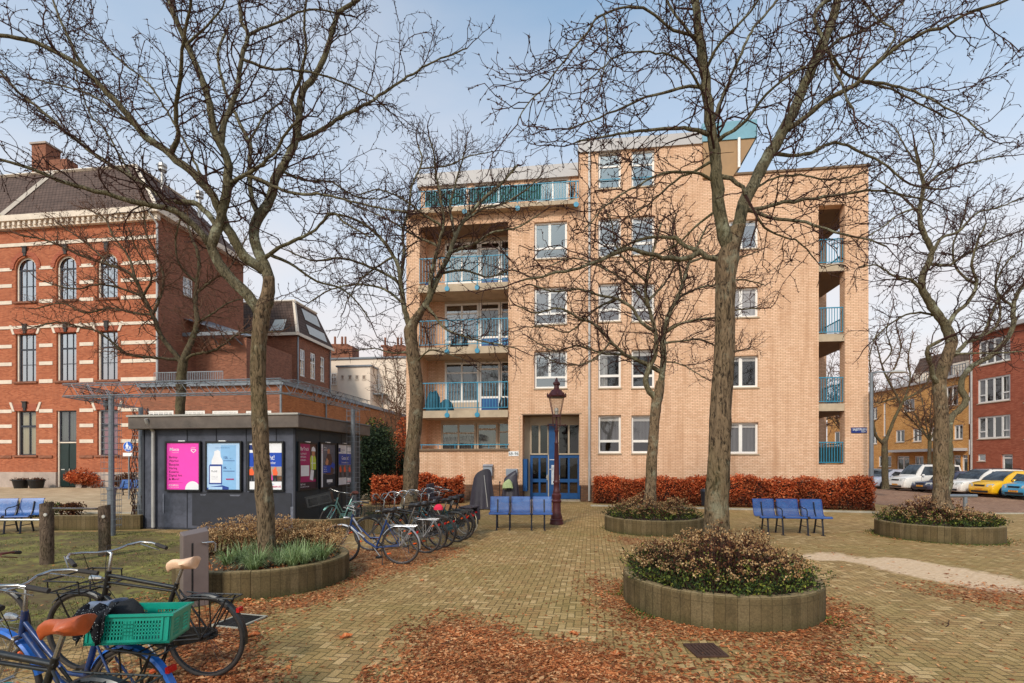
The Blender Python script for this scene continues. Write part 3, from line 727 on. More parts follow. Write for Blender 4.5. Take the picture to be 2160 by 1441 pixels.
# terrace slab and railing
ts = MB(); ts.box(uL + .12, uT - .06, -.4, 1.88, zTerr - .06, zTerr + .12); ts.build('terrace_slab', M['conc'], apt)
zr0 = Z(1050, 442) + .05; zrt = Z(1050, 401)
tr = railing(apt, ident, U(886), uT - .03, zr0 + .08, zrt, -.33, 62, (.3, .63, .985), name='terrace_railing', drop=.3)
gs = MB()
for (a, b, zz) in ((900, 985, .9), (992, 1052, 1.0), (1056, 1142, .95)):
    n = 24
    for i in range(n):
        x0, x1 = lerp(U(a), U(b), i / n), lerp(U(a), U(b), (i + 1) / n)
        gs.face([(x0, -.28 + .02 * math.sin(i * 2), zr0 + .12), (x1, -.28 + .02 * math.sin(i * 2 + 2), zr0 + .12), (x1, -.28 + .02 * math.sin(i * 2 + 2), zr0 + .1 + zz * (zrt - zr0 - .05)), (x0, -.28 + .02 * math.sin(i * 2), zr0 + .1 + zz * (zrt - zr0 - .05))])
gs.build('privacy_screen', M['green_screen'], apt)
# wedge with the pale blue band on the roof
zw0, zw1, zw2 = Z(1520, 376), Z(1520, 300), Z(1520, 262)
a0, a1 = U(1482), U(1592)
wd = MB(); u2 = U(1545)
wd.face([(a0, -.1, zw0), (u2, -.1, zw0), (a1, -.1, zw1), (a0, -.1, zw1)]); wd.face([(u2, -.1, zw0), (u2, 3, zw0), (a1, 3, zw1), (a1, -.1, zw1)])
wd.face([(a0, -.1, zw0), (a0, -.1, zw1), (a0, 3, zw1), (a0, 3, zw0)]); wd.face([(a0, 3, zw0), (a0, 3, zw1), (a1, 3, zw1), (u2, 3, zw0)]); wd.face([(a0, -.1, zw0), (a0, 3, zw0), (u2, 3, zw0), (u2, -.1, zw0)])
wd.build('roof_wedge', M['tan'], apt)
wb = MB(); wb.box(a0 - .04, a1 + .05, -.15, 3.05, zw1, zw2); wb.build('roof_wedge_band', M['teal_panel'], apt)
wp = MB(); wp.tube([(U(1556), -.2, zw0 + .3), (U(1556), -.2, zw1)], .06, 8); wp.build('roof_post', M['white'], apt)
# windows
cA = [('h', .3, 0, 1, .09), ('v', .47, .3, 1, .12)]; cB = [('h', .32, 0, 1, .11)]; cC = [('v', .42, 0, 1, .14)]
for i in range(3):
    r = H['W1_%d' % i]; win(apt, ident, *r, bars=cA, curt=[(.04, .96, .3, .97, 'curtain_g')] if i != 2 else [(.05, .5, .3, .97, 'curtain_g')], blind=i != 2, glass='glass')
for i in range(5):
    for q, nm in enumerate(('W2', 'W3')):
        r = H['%s_%d' % (nm, i)]
        cu = {0: [(.05, .95, .3, .97, 'curtain_g')], 1: [(.05, .42, .05, .95, 'curtain')] if q == 0 else None, 2: [(.05, .95, .3, .97, 'curtain')], 3: [(.05, .95, .05, .97, 'curtain_g')], 4: [(.05, .95, .68, .97, 'curtain')]}[i]
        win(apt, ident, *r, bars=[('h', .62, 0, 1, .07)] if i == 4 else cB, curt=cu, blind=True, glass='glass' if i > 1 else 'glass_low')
        if i == 4:
            b = MB(); b.box(r[0] + .02, r[1] - .02, .06, .09, r[2] + .42, r[2] + .46); b.build('guard_bar', M['teal'], apt)
for i in range(4):
    r = H['W4_%d' % i]; win(apt, ident, *r, bars=cC, curt=[(.05, .95, .05, .97, ['curtain_g', 'room', 'curtain', 'curtain_g'][i])] if i != 1 else None, blind=True, glass='glass' if i > 1 else 'glass_low')
# balconies in the recess
for k in range(4):
    r = H['bal%d' % k]; back = lambda u, z, d: (u, 1.35 + d, z)
    zfl = r[2] if k else r[2] - .02
    if k == 0: zfl = r[2] - 1.0
    wu0 = F.at(938 if k else 930, 700, 1.35)[0]; top = r[3] - .05; door0 = F.at(1011 if k else 1005, 700, 1.35)[0]; door1 = F.at(1055 if k else 1050, 700, 1.35)[0]
    bb = MB(); wall_face(bb, back, r[0] - .02, r[1] + .02, zfl, r[3], [(wu0, r[1] - .02, zfl + .02, top, .1)]); bb.build('balcony_back_wall', M['brick_yellow'], apt)
    sl = MB()
    if k:
        sl.box(r[0] - .02, r[1] - .005, -.12, 1.34, r[2] - .34, r[2] - .005); sl.build('balcony_slab', M['conc'], apt)
    else:
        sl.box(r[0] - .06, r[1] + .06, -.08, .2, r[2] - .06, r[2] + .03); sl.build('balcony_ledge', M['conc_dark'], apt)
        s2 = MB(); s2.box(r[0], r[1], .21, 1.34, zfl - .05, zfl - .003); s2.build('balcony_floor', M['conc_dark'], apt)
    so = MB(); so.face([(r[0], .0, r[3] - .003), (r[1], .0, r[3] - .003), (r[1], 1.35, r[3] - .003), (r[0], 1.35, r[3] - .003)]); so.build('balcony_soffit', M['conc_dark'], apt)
    win(apt, back, wu0, door0 - .03, zfl + (.55 if k else .4), top - .18, d=.02, bars=[('v', .5, 0, 1, .08), ('h', .74, 0, 1, .07)], curt=[(.04, .96, 0, .72, 'curtain_g')] if k < 2 else [(.04, .5, 0, .7, 'curtain_g')], glass='glass_low' if k < 2 else 'glass', mfr='cream' if k == 0 else 'white', sill=False)
    pnl = MB(); pnl.box(wu0, door0 - .03, 1.36, 1.42, zfl + .02, zfl + (.55 if k else .4) - .003); pnl.build('cladding_panel', M['cream'], apt); pnl = MB(); pnl.box(wu0, r[1] - .02, 1.35, 1.44, top - .175, top); pnl.build('head_panel', M['cream'], apt)
    dr = win(apt, back, door0, door1, zfl + .03, top - .18, d=.02, fw=.1, bars=[('h', .3, 0, 1, .1), ('h', .86, 0, 1, .08)], curt=[(.1, .9, .32, .9, 'curtain_g')], glass='glass_low', mfr='white' if k else 'cream', sill=False, name='balcony_door')
    p = MB(); p.box(door0 + .12, door1 - .12, 1.38, 1.4, zfl + .14, zfl + .03 + (top - .18 - zfl) * .28); p.build('door_panel', M['blue_door'] if k else M['cream'], dr)
    s_ = win(apt, back, door1 + .03, r[1] - .03, zfl + .03, top - .18, d=.02, fw=.06, bars=[('h', .3, 0, 1, .08), ('h', .8, 0, 1, .06)], glass='glass_low', mfr='white' if k else 'cream', sill=False, name='side_light')
    p = MB(); p.box(door1 + .1, r[1] - .1, 1.38, 1.4, zfl + .1, zfl + .03 + (top - .18 - zfl) * .28); p.build('door_panel', M['blue_door'] if k else M['cream'], s_)
    if k:
        zt = [0, Z(980, 807), Z(980, 675), Z(980, 543)][k]
        railing(apt, ident, r[0] + .02, r[1] - .0, r[2] + .1, zt, -.1, 30, (.32, .66), name='balcony_railing', drop=.3, rb=.009)
    else:
        rr = MB(); rr.box(r[0] - .04, r[1] + .04, -.03, .01, r[2] + .2, r[2] + .24)
        for q in range(6): x = lerp(r[0] + .1, r[1] - .1, q / 5); rr.box(x - .012, x + .012, -.02, .0, r[2] + .03, r[2] + .2)
        rr.build('balcony_railing', M['teal'], apt)
# loggia floors with railings
for k in range(4):
    z0, z1 = zl[k]
    s = MB()
    zt = z0 - .005
    s.box(LG[0] + .005, uR - .26, .02, 3.59, zt - .32, zt); 
    s.build('loggia_slab', M['conc'], apt)
    if k == 3:
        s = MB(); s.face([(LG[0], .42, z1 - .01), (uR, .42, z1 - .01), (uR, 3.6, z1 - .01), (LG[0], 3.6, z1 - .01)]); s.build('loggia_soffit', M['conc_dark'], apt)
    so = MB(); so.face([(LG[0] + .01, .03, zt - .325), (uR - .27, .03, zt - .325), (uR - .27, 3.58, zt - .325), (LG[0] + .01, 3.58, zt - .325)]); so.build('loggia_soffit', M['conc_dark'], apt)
    zt_ = Z(1750, [932, 795, 647, 502][k])
    railing(apt, ident, LG[0] + .02, LG[1] - .02, z0 + .08, zt_, .1, 9, (), name='loggia_railing', rb=.012)
    sd = lambda u, z, d: (uR - .12 + d, u, z)
    railing(apt, sd, .45, 3.55, z0 + .08, zt_, 0, 26, (), name='loggia_railing', rb=.009)
pan = MB(); pan.box(LG[0] + .05, LG[1] - .05, .2, .24, zl[0][0] + .05, zl[0][0] + .75); pan.build('loggia_screen', M['darkgreen'], apt)
# entrance
E0, E1 = H['entry'][0], H['entry'][1]; zE = H['entry'][3]; ed = .93
ent = lambda u, z, d: (u, ed + d, z)
eu = lambda px: F.at(px, 960, ed)[0]; ez = lambda py: F.at(1165, py, ed)[1]
bk = MB(); bk.face([(E0, .951, 0), (E1, .951, 0), (E1, .951, .75), (E0, .951, .75)]); bk.face([(E0 - .001, 0, 0), (E0 - .001, .95, 0), (E0 - .001, .95, .76), (E0 - .001, 0, .76)]); bk.face([(E1 + .001, 0, 0), (E1 + .001, .95, 0), (E1 + .001, .95, .76), (E1 + .001, 0, .76)])
bk.build('entrance_wall', M['brick_brown'], apt)
so = MB(); so.face([(E0, 0, zE - .004), (E1, 0, zE - .004), (E1, .95, zE - .004), (E0, .95, zE - .004)]); so.face([(E0 - .05, -.002, zE + .001), (E1 + .05, -.002, zE + .001), (E1 + .05, -.002, zE + .05), (E0 - .05, -.002, zE + .05)]); so.build('entrance_soffit', M['conc_dark'], apt)
u0, u1 = E0 + .28, E1 - .02
um0, um1 = eu(1158), eu(1176)
hD = 2.12
win(apt, ent, u0, um0, hD + .03, zE - .35, d=-.1, bars=[('v', .5, 0, 1, .08)], mfr='cream', glass='glass_dark', sill=False, fw=.07, name='transom_window', room=1.2)
win(apt, ent, um1, u1, hD + .03, zE - .35, d=-.1, bars=[('v', .5, 0, 1, .08)], mfr='cream', glass='glass_dark', sill=False, fw=.07, name='transom_window', room=1.2)
hd = MB(); hd.box(u0, u1, ed - .12, ed + .01, zE - .345, zE - .01); hd.box(E0 + .002, u0 - .003, ed - .05, ed + .01, .05, zE - .01); hd.build('entrance_header', M['cream'], apt)
for a, b, nm in ((u0, um0, 'left'), (um1, u1, 'right')):
    w_ = b - a
    d_ = win(apt, ent, a, b, .06, hD, d=-.08, fw=.12, mfr='blue_door', bars=[('v', .5, 0, 1, .09), ('h', .42, 0, 1, .16)], glass='glass_dark', sill=False, name='entrance_door', room=1.2, bw=.1)
    kk = MB(); kk.box(a + .1, b - .1, ed - .09, ed - .06, .08, .34); kk.build('kick_panel', M['blue_door'], d_)
    hx = b - .08 if nm == 'left' else a + .08
    h_ = MB(); h_.box(hx - .02, hx + .02, ed - .13, ed - .08, .95, 1.2); h_.box(hx - .05, hx + .03, ed - .16, ed - .13, 1.07, 1.11); h_.build('handle', M['alu'], d_)
cp = MB(); cp.box(um0 + .005, um1 - .005, ed - .09, ed - .02, .06, zE - .35); cp.build('entrance_panel', M['blue_door'], apt)
np_ = MB()
for zz in (1.9, 1.45): np_.box(um0 + .03, um1 - .03, ed - .1, ed - .095, zz, zz + .03)
for q in range(16): np_.box(um0 + .12 + .0 * q, um1 - .1, ed - .1, ed - .095, .75 + q * .058, .79 + q * .058)
np_.build('bell_plate', M['sign_white'], apt)
jb = MB(); jb.box(um0 - .045, um0 + .0, ed - .1, ed, .06, zE - .35); jb.box(um1, um1 + .045, ed - .1, ed, .06, zE - .35); jb.build('door_post', M['cream'], apt)
lb = MB(); lb.box(E0 + .01, E0 + .2, .12, .8, .45, 1.95); o = lb.build('letterbox_cabinet', M['blue_door'], apt)
st = MB(); st.box(E0 + .02, E1 - .02, .0, ed, .0, .045); st.build('doorstep', M['conc'], apt)
# downpipe, cables, number plate, service boxes
dp = MB(); x = U(1243)
dp.tube([(x, -.09, .05), (x, -.09, zTow + .35)], .055, 10)
for zz in (1.4, 4.2, 7.0, 9.8, 12.5, 15.2): dp.tube([(x, -.09, zz), (x, -.09, zz + .08)], .068, 10)
dp.build('downpipe', M['pipe'], apt)
npl = MB(); r = F.rect(1073, 1094, 952, 962); npl.box(r[0], r[1], -.02, -.003, r[2], r[3]); npo = npl.build('number_plate', M['sign_white'], apt)
tx = MB(); add_text(tx, '68\u201396', .2, ident, (r[0] + r[1]) / 2, r[2] + .04, -.024, align='CENTER', squash=.9, bold=.004); tx.build('lettering', M['black'], npo)
cb = MB(); x = U(1096)
cb.box(x - .01, x + .01, -.02, -.002, 1.3, Z(1096, 880)); cb.build('cable', M['conc'], apt)
for (px, a, b, wpx, lab) in ((1030, 983, 1004, 19, 'left'), (1080, 989, 1004, 24, 'right')):
    r = F.rect(px - wpx / 2, px + wpx / 2, a, b); s = MB(); s.box(r[0], r[1], -.22 if lab == 'left' else -.16, -.003, r[2], r[3])
    if lab == 'left': s.face([(r[0] - .02, -.26, r[3] - .01), (r[1] + .02, -.26, r[3] - .01), (r[1] + .02, -.003, r[3] + .08), (r[0] - .02, -.003, r[3] + .08)])
    o = s.build('meter_box', M['zinc_box'], None, bevel=.01); o.location = (F.O[0], F.O[1], 0); o.rotation_euler = (0, 0, -F.th)
    tag(o, 'grey wall box with sloping lid left of the entrance' if lab == 'left' else 'grey electrical box with keyhole beside the entrance recess', 'wall box')
# street name sign
r = F.rect(1795, 1828, 902, 913.5)
sg = thing('street_sign', 'blue street name plate SAJETPLEIN on the brick corner pier', 'street sign', (F.O[0], F.O[1], 0), -F.th)
s = MB(); s.box(r[0], r[1], -.03, -.004, r[2], r[3]); s.build('plate', M['sign_blue'], sg)
tx = MB(); add_text(tx, 'SAJETPLEIN', (r[3] - r[2]) * .56, ident, (r[0] + r[1]) / 2 + .02, r[2] + (r[3] - r[2]) * .45, -.034, align='CENTER', squash=.86, bold=.003)
add_text(tx, 'OOST', (r[3] - r[2]) * .33, ident, r[1] - .04, r[2] + (r[3] - r[2]) * .12, -.034, align='RIGHT', squash=.9, bold=.001); tx.build('lettering', M['sign_white'], sg)

# things standing on the balconies
def lump(name, label, cat, u, d, z, w_, dd, h, m, seed, par=None):
    rnd = random.Random(seed); mb = MB(); n, k = 14, 7
    for i in range(k + 1):
        t_ = i / k; s_ = (1 - t_ ** 3 * .55)
        for j in range(n):
            q = 6.283 * j / n; rr = s_ * (1 + .12 * math.sin(q * 3 + seed) + rnd.uniform(-.05, .05))
            mb.v.append((w_ / 2 * rr * math.cos(q), dd / 2 * rr * math.sin(q), h * t_ * (1 + .08 * math.sin(q * 2 + seed))))
    for i in range(k):
        for j in range(n): mb.f.append((i * n + j, i * n + (j + 1) % n, (i + 1) * n + (j + 1) % n, (i + 1) * n + j)); mb.m.append(0)
    mb.f.append(tuple(k * n + j for j in range(n))); mb.m.append(0)
    o = mb.build(name, m, smooth=50); x, y = F.world(u, d); o.location = (x, y, z); o.rotation_euler = (0, 0, -F.th); return tag(o, label, cat)
M['teal_dark'] = plain('dark_teal_cloth', srgb(24, 72, 88), .8, var=.3, scale=8, bump=.3)
lump('covered_chair', 'dark teal covered chair at the left end of the first floor balcony', 'covered chair', U(907), .5, zB[1], .7, .7, .95, M['teal_dark'], 2)
lump('covered_chair', 'lower dark cushion heap right of the covered chair on the first floor balcony', 'cushion heap', U(935), .55, zB[1], .8, .6, .55, M['teal_dark'], 5)
lump('rubbish_bag', 'black bag at the right end of the first floor balcony', 'bag', U(1060), .3, zB[1], .5, .5, .6, M['black'], 8)
lump('covered_table', 'dark covered table on the second floor balcony', 'covered table', U(965), .6, zB[2], .9, .7, .7, M['black'], 4)
for (px, k, c, lb) in ((907, 3, 'crimson_text', 'small red crate on the third floor balcony'), (899, 3, 'sign_blue', 'small blue box on the third floor balcony')):
    s = MB(); s.box(-.16, .16, -.12, .12, 0, .25); o = s.build('storage_box', M[c], bevel=.015); x, y = F.world(U(px), .4); o.location = (x, y, zB[k]); tag(o, lb, 'box')
# potted shrubs on the roof terrace
def pot_plant(x, y, z, h, label, mleaf, n=260, cat='plant', rz=0, group=None):
    t = thing('potted_plant', label, cat, (x, y, z), group=group)
    p = MB(); p.lathe([(.16, 0), (.21, .3), (.23, .31), (.23, .34), (.19, .34), (.18, .28)], 14); p.build('pot', M['deco_dark'], t, smooth=40)
    f = MB(); rnd = random.Random(int(x * 100))
    for i in range(16):
        a = rnd.random() * 6.28; e = Vector((math.cos(a) * h * .35 * rnd.random(), math.sin(a) * h * .35 * rnd.random(), h * rnd.uniform(.5, 1)))
        f.tube([(0, 0, .28), e * .5 + Vector((0, 0, .2)), e + Vector((0, 0, .25))], [.01, .007, .003], 4, 1)
        for q in range(n // 16):
            pp = Vector((0, 0, .28)).lerp(e + Vector((0, 0, .25)), rnd.uniform(.3, 1)); f.leaf(pp, .07)
    f.build('foliage', [mleaf, M['twig']], t); return t
x, y = F.world(U(1205), .6); pot_plant(x, y, zTerr + .12, 1.3, 'bushy dark shrub in a pot at the right end of the roof terrace', M['shrub_brown'], 500)
x, y = F.world(U(1150), .7); pot_plant(x, y, zTerr + .12, 1.5, 'thin tall potted plant before the penthouse window', M['shrub_brown'], 60)
x, y = F.world(U(905), .8); pot_plant(x, y, zTerr + .12, 1.3, 'rusty leaved shrub in a pot at the left end of the roof terrace', M['shrub_brown'], 400)
# ------------------------------------------------------------------ red brick school building on the left
FL = Fr(-24.1, 34.08, 7.1)
sch = FL.emp('school_building', 'old red brick school with white stone bands, arched windows and dark tiled roof', 'building')
SU = lambda px, py=700: FL.at(px, py)[0]; SZ = lambda px, py: FL.at(px, py)[1]
zEave, zPl = SZ(200, 458), SZ(100, 996)
us0, us1 = SU(-330), 0.0
cols = [(33, 76), (119, 161), (205, 248), (-58, -14), (-160, -112)]
sh = []; SW = []
for i, (a, b) in enumerate(cols):
    for j, (y0, y1) in enumerate(((562, 632), (701, 803), (866, 960))):
        u0, u1 = SU(a), SU(b); zt, zb = SZ(150, y0), SZ(150, y1)
        if j == 0: zt += (u1 - u0) / 2
        if i == 1 and j == 2: zb = .12
        sh.append((u0, u1, zb, zt, .28)); SW.append((i, j, u0, u1, zb, zt))
w = MB()
door = [h for h in sh if h[2] < 1]
wall_face(w, ident, us0, us1, zPl, zEave, [h if h[2] > 1 else (h[0], h[1], zPl, h[3], h[4]) for h in sh])
for (i, j, u0, u1, zb, zt) in SW:
    if j == 0:   # fill the corners above the arch
        r = (u1 - u0) / 2; cx = (u0 + u1) / 2; cz = zt - r; n = 8
        for sgn in (-1, 1):
            pts = [(cx + sgn * r * math.cos(math.pi / 2 * k / n), 0.0, cz + r * math.sin(math.pi / 2 * k / n)) for k in range(n + 1)]
            for k in range(n): w.face([pts[k], pts[k + 1], (cx + sgn * r, .0, zt)])
            for k in range(n): w.face([pts[k], pts[k + 1], (pts[k + 1][0], .28, pts[k + 1][2]), (pts[k][0], .28, pts[k][2])])
w.build('wall', M['brick_red'], sch)
sdw = MB(); sd = lambda u, z, d: (us1 - d, u, z)
sw_ = [FL.side(378, 640, us1), ]
v0, v1 = FL.side(386, 600, us1)[0], FL.side(408, 600, us1)[0]
zs0, zs1 = FL.side(395, 625, us1)[1], FL.side(395, 585, us1)[1]
wall_face(sdw, sd, 0, 9.0, 0, zEave, [(v0, v1, zs0, zs1, .2)])
sdw.face([(us0, 9, 0), (us1, 9, 0), (us1, 9, zEave), (us0, 9, zEave)]); sdw.build('side_wall', M['brick_dark'], sch)
win(sch, sd, v0, v1, zs0, zs1, d=.1, bars=[('v', .5, 0, 1, .1), ('h', .5, 0, 1, .1)])
p = MB(); p.box(us0, SU(119) - .002, -.05, .3, 0, zPl); p.box(SU(161) + .002, us1 + .02, -.05, .3, 0, zPl); p.build('plinth', M['plinth'], sch)
# stone bands
bd = MB(); bands = [(562, .22), (597, .24), (633, .24), (727, .24), (765, .24), (803, .26), (866, .24), (898, .24), (931, .24)]
edges = sorted((SU(a), SU(b)) for a, b in cols)
segs = []; cur = us0
for a, b in edges: segs.append((cur, a - .28)); cur = b + .28
segs.append((cur, us1 + .02))
for (py, t_) in bands:
    zz = SZ(150, py)
    for a, b in segs:
        if b > a: bd.box(a, b, -.035, -.002, zz - t_ / 2, zz + t_ / 2)
bd.box(us0, us1 + .03, -.06, -.002, SZ(150, 690), SZ(150, 684)); bd.box(us0, us1 + .03, -.06, -.002, SZ(150, 514), SZ(150, 507))
bd.build('stone_band', M['stone'], sch)
sc = MB(); zz = SZ(150, 963)
for a, b in segs:
    sc.box(a, b, -.07, -.002, zz - .1, zz + .08)
sc.build('sill_course', M['brick_dark'], sch)
cn = MB(); cn.box(us0, us1 + .5, -.5, .0, zEave - .12, zEave + .28); cn.box(us0, us1 + .28, -.28, -.002, zEave - .55, zEave - .122); cn.box(us1 + .003, us1 + .5, .002, 9, zEave - .12, zEave + .28)
dn = cn; nD = int((us1 - us0) / .42)
for i in range(nD): x = us0 + .2 + i * .42; dn.box(x, x + .18, -.42, -.285, zEave - .42, zEave - .125)
cn.build('cornice', M['stone'], sch)
# roof with hips
zRd = FL.at(200, 362, 3.6)[1]
rf = MB(); a0 = us0; b0 = us1 + .3; sb = 3.4; rx_e = b0 - FL.at(287, 360, 3.4)[0]; M2 = b0 - rx_e
rf.face([(a0, -.3, zEave + .28), (b0, -.3, zEave + .28), (M2, sb, zRd), (a0, sb, zRd)]); rf.face([(b0, -.3, zEave + .28), (b0, 9, zEave + .28), (M2, 8.2, zRd), (M2, sb, zRd)])
rf.face([(a0, sb, zRd), (M2, sb, zRd), (M2, 8.2, zRd), (a0, 8.2, zRd)]); rf.face([(a0, 9, zEave + .28), (b0, 9, zEave + .28), (M2, 8.2, zRd), (a0, 8.2, zRd)])
rfo = rf.build('roof', M['tiles'], sch)
hp = MB()
def beam(mb, p, q, r): mb.tube([p, q], r, 4)
beam(hp, (b0, -.34, zEave + .3), (M2, sb - .05, zRd + .04), .14); beam(hp, (a0, sb, zRd + .06), (M2, sb, zRd + .06), .16); beam(hp, (M2, sb, zRd + .06), (M2, 8.2, zRd + .06), .14)
xA, xB = SU(14), FL.at(112, 380, 3.3)[0]; beam(hp, (xA, -.36, zEave + .32), (xB, sb - .05, zRd + .02), .15)
hp.build('roof_ridge', M['stone'], rfo)
sk = MB(); ax, az = FL.at(135, 427, 1.1); bx, bz = FL.at(182, 404, 1.9)
for dz, sz_ in ((.06, 0),): sk.face([(ax, 1.05 - .15, az), (ax + 1.5, 1.05 - .15, az), (bx, 1.9 - .12, bz), (bx - 1.1, 1.9 - .12, bz)])
sk.build('skylight', M['alu'], rfo)
cm = MB(); cx, cz = FL.at(100, 330, 5.5)
cm.box(cx - .75, cx + .55, 4.9, 6.1, zRd - .5, FL.at(95, 314, 5.5)[1]); cm.box(cx + .6, cx + 2.3, 5.1, 6.0, zRd - .5, FL.at(120, 343, 5.5)[1]); cmo = cm.build('chimney', M['brick_dark'], rfo)
cp = MB(); zt = FL.at(95, 314, 5.5)[1]; cp.box(cx - .85, cx + .65, 4.8, 6.2, zt + .003, zt + .15); cp.build('chimney_cap', M['plinth'], cmo)
for (px, pt, dd) in ((343, 347, 4.5), (421, 405, 7.5)):
    x, zt = FL.at(px, pt, dd); v = MB(); x = min(x, us1 - .6); v.lathe([(.14, zEave), (.14, zt - .5), (.3, zt - .5), (.3, zt - .35), (.2, zt - .3), (.32, zt - .2), (.3, zt), (.05, zt + .05)], 12, x, dd); v.build('vent_pipe', M['pipe'], rfo)
# school windows
for (i, j, u0, u1, zb, zt) in SW:
    r_ = (u1 - u0) / 2; cx = (u0 + u1) / 2
    if i == 1 and j == 2:
        ztr = SZ(140, 932)
        win(sch, ident, u0 + .12, u1 - .02, ztr, zt, d=.14, fw=.08, bars=[('v', .5, 0, 1, .07)], mfr='frame_dark', glass='glass_low', curt=[(.05, .95, 0, 1, 'curtain_g')], sill=False, name='transom_window')
        dr = MB(); dr.box(u0 + .12, u1 - .02, .16, .22, .12, ztr - .09); m_ = (u0 + u1) / 2 + .05
        for (a, b) in ((u0 + .2, m_ - .06), (m_ + .06, u1 - .1)):
            for (c, e) in ((.35, 1.15), (1.35, ztr - .4)): dr.box(a, b, .145, .158, c, e)
        dr.box(m_ - .02, m_ + .02, .13, .158, .12, ztr - .09); dro = dr.build('door', M['darkgreen'], sch)
        hd = MB(); hd.box(m_ + .05, m_ + .1, .09, .13, 1.2, 1.35); hd.box(u0 + .22, u0 + .5, .135, .143, 1.25, 1.32); hd.build('handle', M['alu'], dro)
        pp = MB(); pp.box(u0, u0 + .115, .1, .24, .05, zt); pp.box(u0 + .12, u1, .12, .24, ztr - .085, ztr - .003); pp.build('door_surround', M['stone'], sch); continue
    cu = [(.08, .46, .02, .97, 'curtain_y'), (.54, .92, .02, .97, 'curtain_y')] if j == 2 and i != 2 else ([(.06, .94, .02, .97, 'curtain_p')] if j == 2 else ([(.06, .94, 0, 1, 'curtain_g')] if j == 1 and i != 0 else None))
    ht = zt if j else zt
    bars = [('v', .33, 0, 1, .045), ('v', .67, 0, 1, .045), ('h', .68 if j else .72, 0, 1, .11), ('h', .36, 0, 1, .04)] if j < 2 else [('v', .5, 0, 1, .06), ('h', .66, 0, 1, .14)]
    o = win(sch, ident, u0 + .13, u1 - .01, zb, ht, d=.2, fw=.07, bars=bars, mfr='frame_dark', glass='glass_sky' if j < 2 else 'glass_low', curt=cu, sill=False)
    s_ = MB(); s_.box(u0, u0 + .125, .12, .27, zb, ht - (r_ if j == 0 else 0))
    if j == 0:
        n = 12
        for k in range(n):
            A, B = math.pi * k / n, math.pi * (k + 1) / n
            s_.face([(cx + (r_ - .12) * math.cos(A), .13, zt - r_ + (r_ - .12) * math.sin(A)), (cx + (r_ + .0) * math.cos(A), .13, zt - r_ + r_ * math.sin(A)), (cx + r_ * math.cos(B), .13, zt - r_ + r_ * math.sin(B)), (cx + (r_ - .12) * math.cos(B), .13, zt - r_ + (r_ - .12) * math.sin(B))])
    s_.build('reveal_post', M['stone'], o)
    si = MB(); si.box(u0 - .15, u1 + .15, -.12, .19, zb - .13, zb - .003); si.build('sill', M['brick_dark'], o)
    kz = zt + (.34 if j == 0 else .3)
    k_ = MB()
    if j == 0:
        n = 10; ra, rb_ = r_ + .12, r_ + .42; 
        for k in range(n):
            A, B = math.pi * k / n, math.pi * (k + 1) / n
            q = [(cx + ra * math.cos(A), zt - r_ + ra * math.sin(A)), (cx + rb_ * math.cos(A), zt - r_ + rb_ * math.sin(A)), (cx + rb_ * math.cos(B), zt - r_ + rb_ * math.sin(B)), (cx + ra * math.cos(B), zt - r_ + ra * math.sin(B))]
            k_.face([(a, -.06, b) for a, b in q]); k_.face([(q[1][0], -.06, q[1][1]), (q[2][0], -.06, q[2][1]), (q[2][0], 0, q[2][1]), (q[1][0], 0, q[1][1])]); k_.face([(q[0][0], -.06, q[0][1]), (q[3][0], -.06, q[3][1]), (q[3][0], 0, q[3][1]), (q[0][0], 0, q[0][1])])
        k_.build('brick_arch', M['brick_redflat'], o)
    else:
        k_.box(u0 - .1, u1 + .1, -.04, -.003, zt + .02, zt + .5); k_.build('brick_lintel', M['brick_redflat'], o)
        for sx in (-1, 1):
            e = MB(); xb = cx + sx * (r_ + .12); xt = cx + sx * (r_ + .38)
            e.face([(xb - .09, -.055, zt - .02), (xb + .09, -.055, zt - .02), (xt + .09, -.055, zt + .62), (xt - .09, -.055, zt + .62)]); e.face([(xb - .09, -.055, zt - .02), (xt - .09, -.055, zt + .62), (xt - .09, 0, zt + .62), (xb - .09, 0, zt - .02)]); e.face([(xb + .09, -.055, zt - .02), (xt + .09, -.055, zt + .62), (xt + .09, 0, zt + .62), (xb + .09, 0, zt - .02)])
            e.build('lintel_stone', M['stone'], o)
    ks = MB(); ks.box(cx - .15, cx + .15, -.14, -.065, kz - .08, kz + .3); ks.box(cx - .21, cx + .21, -.17, -.065, kz + .3, kz + .38); ks.box(cx - .1, cx + .1, -.12, -.065, kz - .28, kz - .08); ks.build('keystone', M['deco_dark'], o)
d_ = MB(); d_.tube([(us1 - .15, -.6, zEave), (us1 + .12, -.1, zEave - .8), (us1 + .12, -.1, .1)], .07, 8); d_.build('downpipe', M['pipe'], sch)

# ------------------------------------------------------------------ low workshop range
FW = Fr(*( (595 - 1080) / CF * 31, 31.0), 7.1)
lw = FW.emp('workshop_building', 'low flat roofed brick workshop with small white windows and railed roof terrace', 'building')
zt = FW.at(590, 812)[1]; wl = FW.at(296, 810)[0]; Ls = FW.side(856, 872, 0)[0] + 2
fh = [FW.rect(a, b, 866, 886) for a, b in ((312, 366), (387, 432), (447, 502), (518, 572))]
w = MB(); wall_face(w, ident, wl, 0, 0, zt, fh, .12); w.face([(wl, 0, 0), (wl, 9, 0), (wl, 9, zt), (wl, 0, zt)]); w.build('front_wall', M['brick_dark'], lw)
sd = lambda u, z, d: (-d, u, z)
shh = []
for a, b, y0, y1 in ((649, 672, 876, 895), (699, 715, 886, 900)):
    v0, v1 = FW.side(a, y0, 0)[0], FW.side(b, y0, 0)[0]; shh.append((v0, v1, FW.side((a + b) / 2, y1, 0)[1], FW.side((a + b) / 2, y0, 0)[1]))
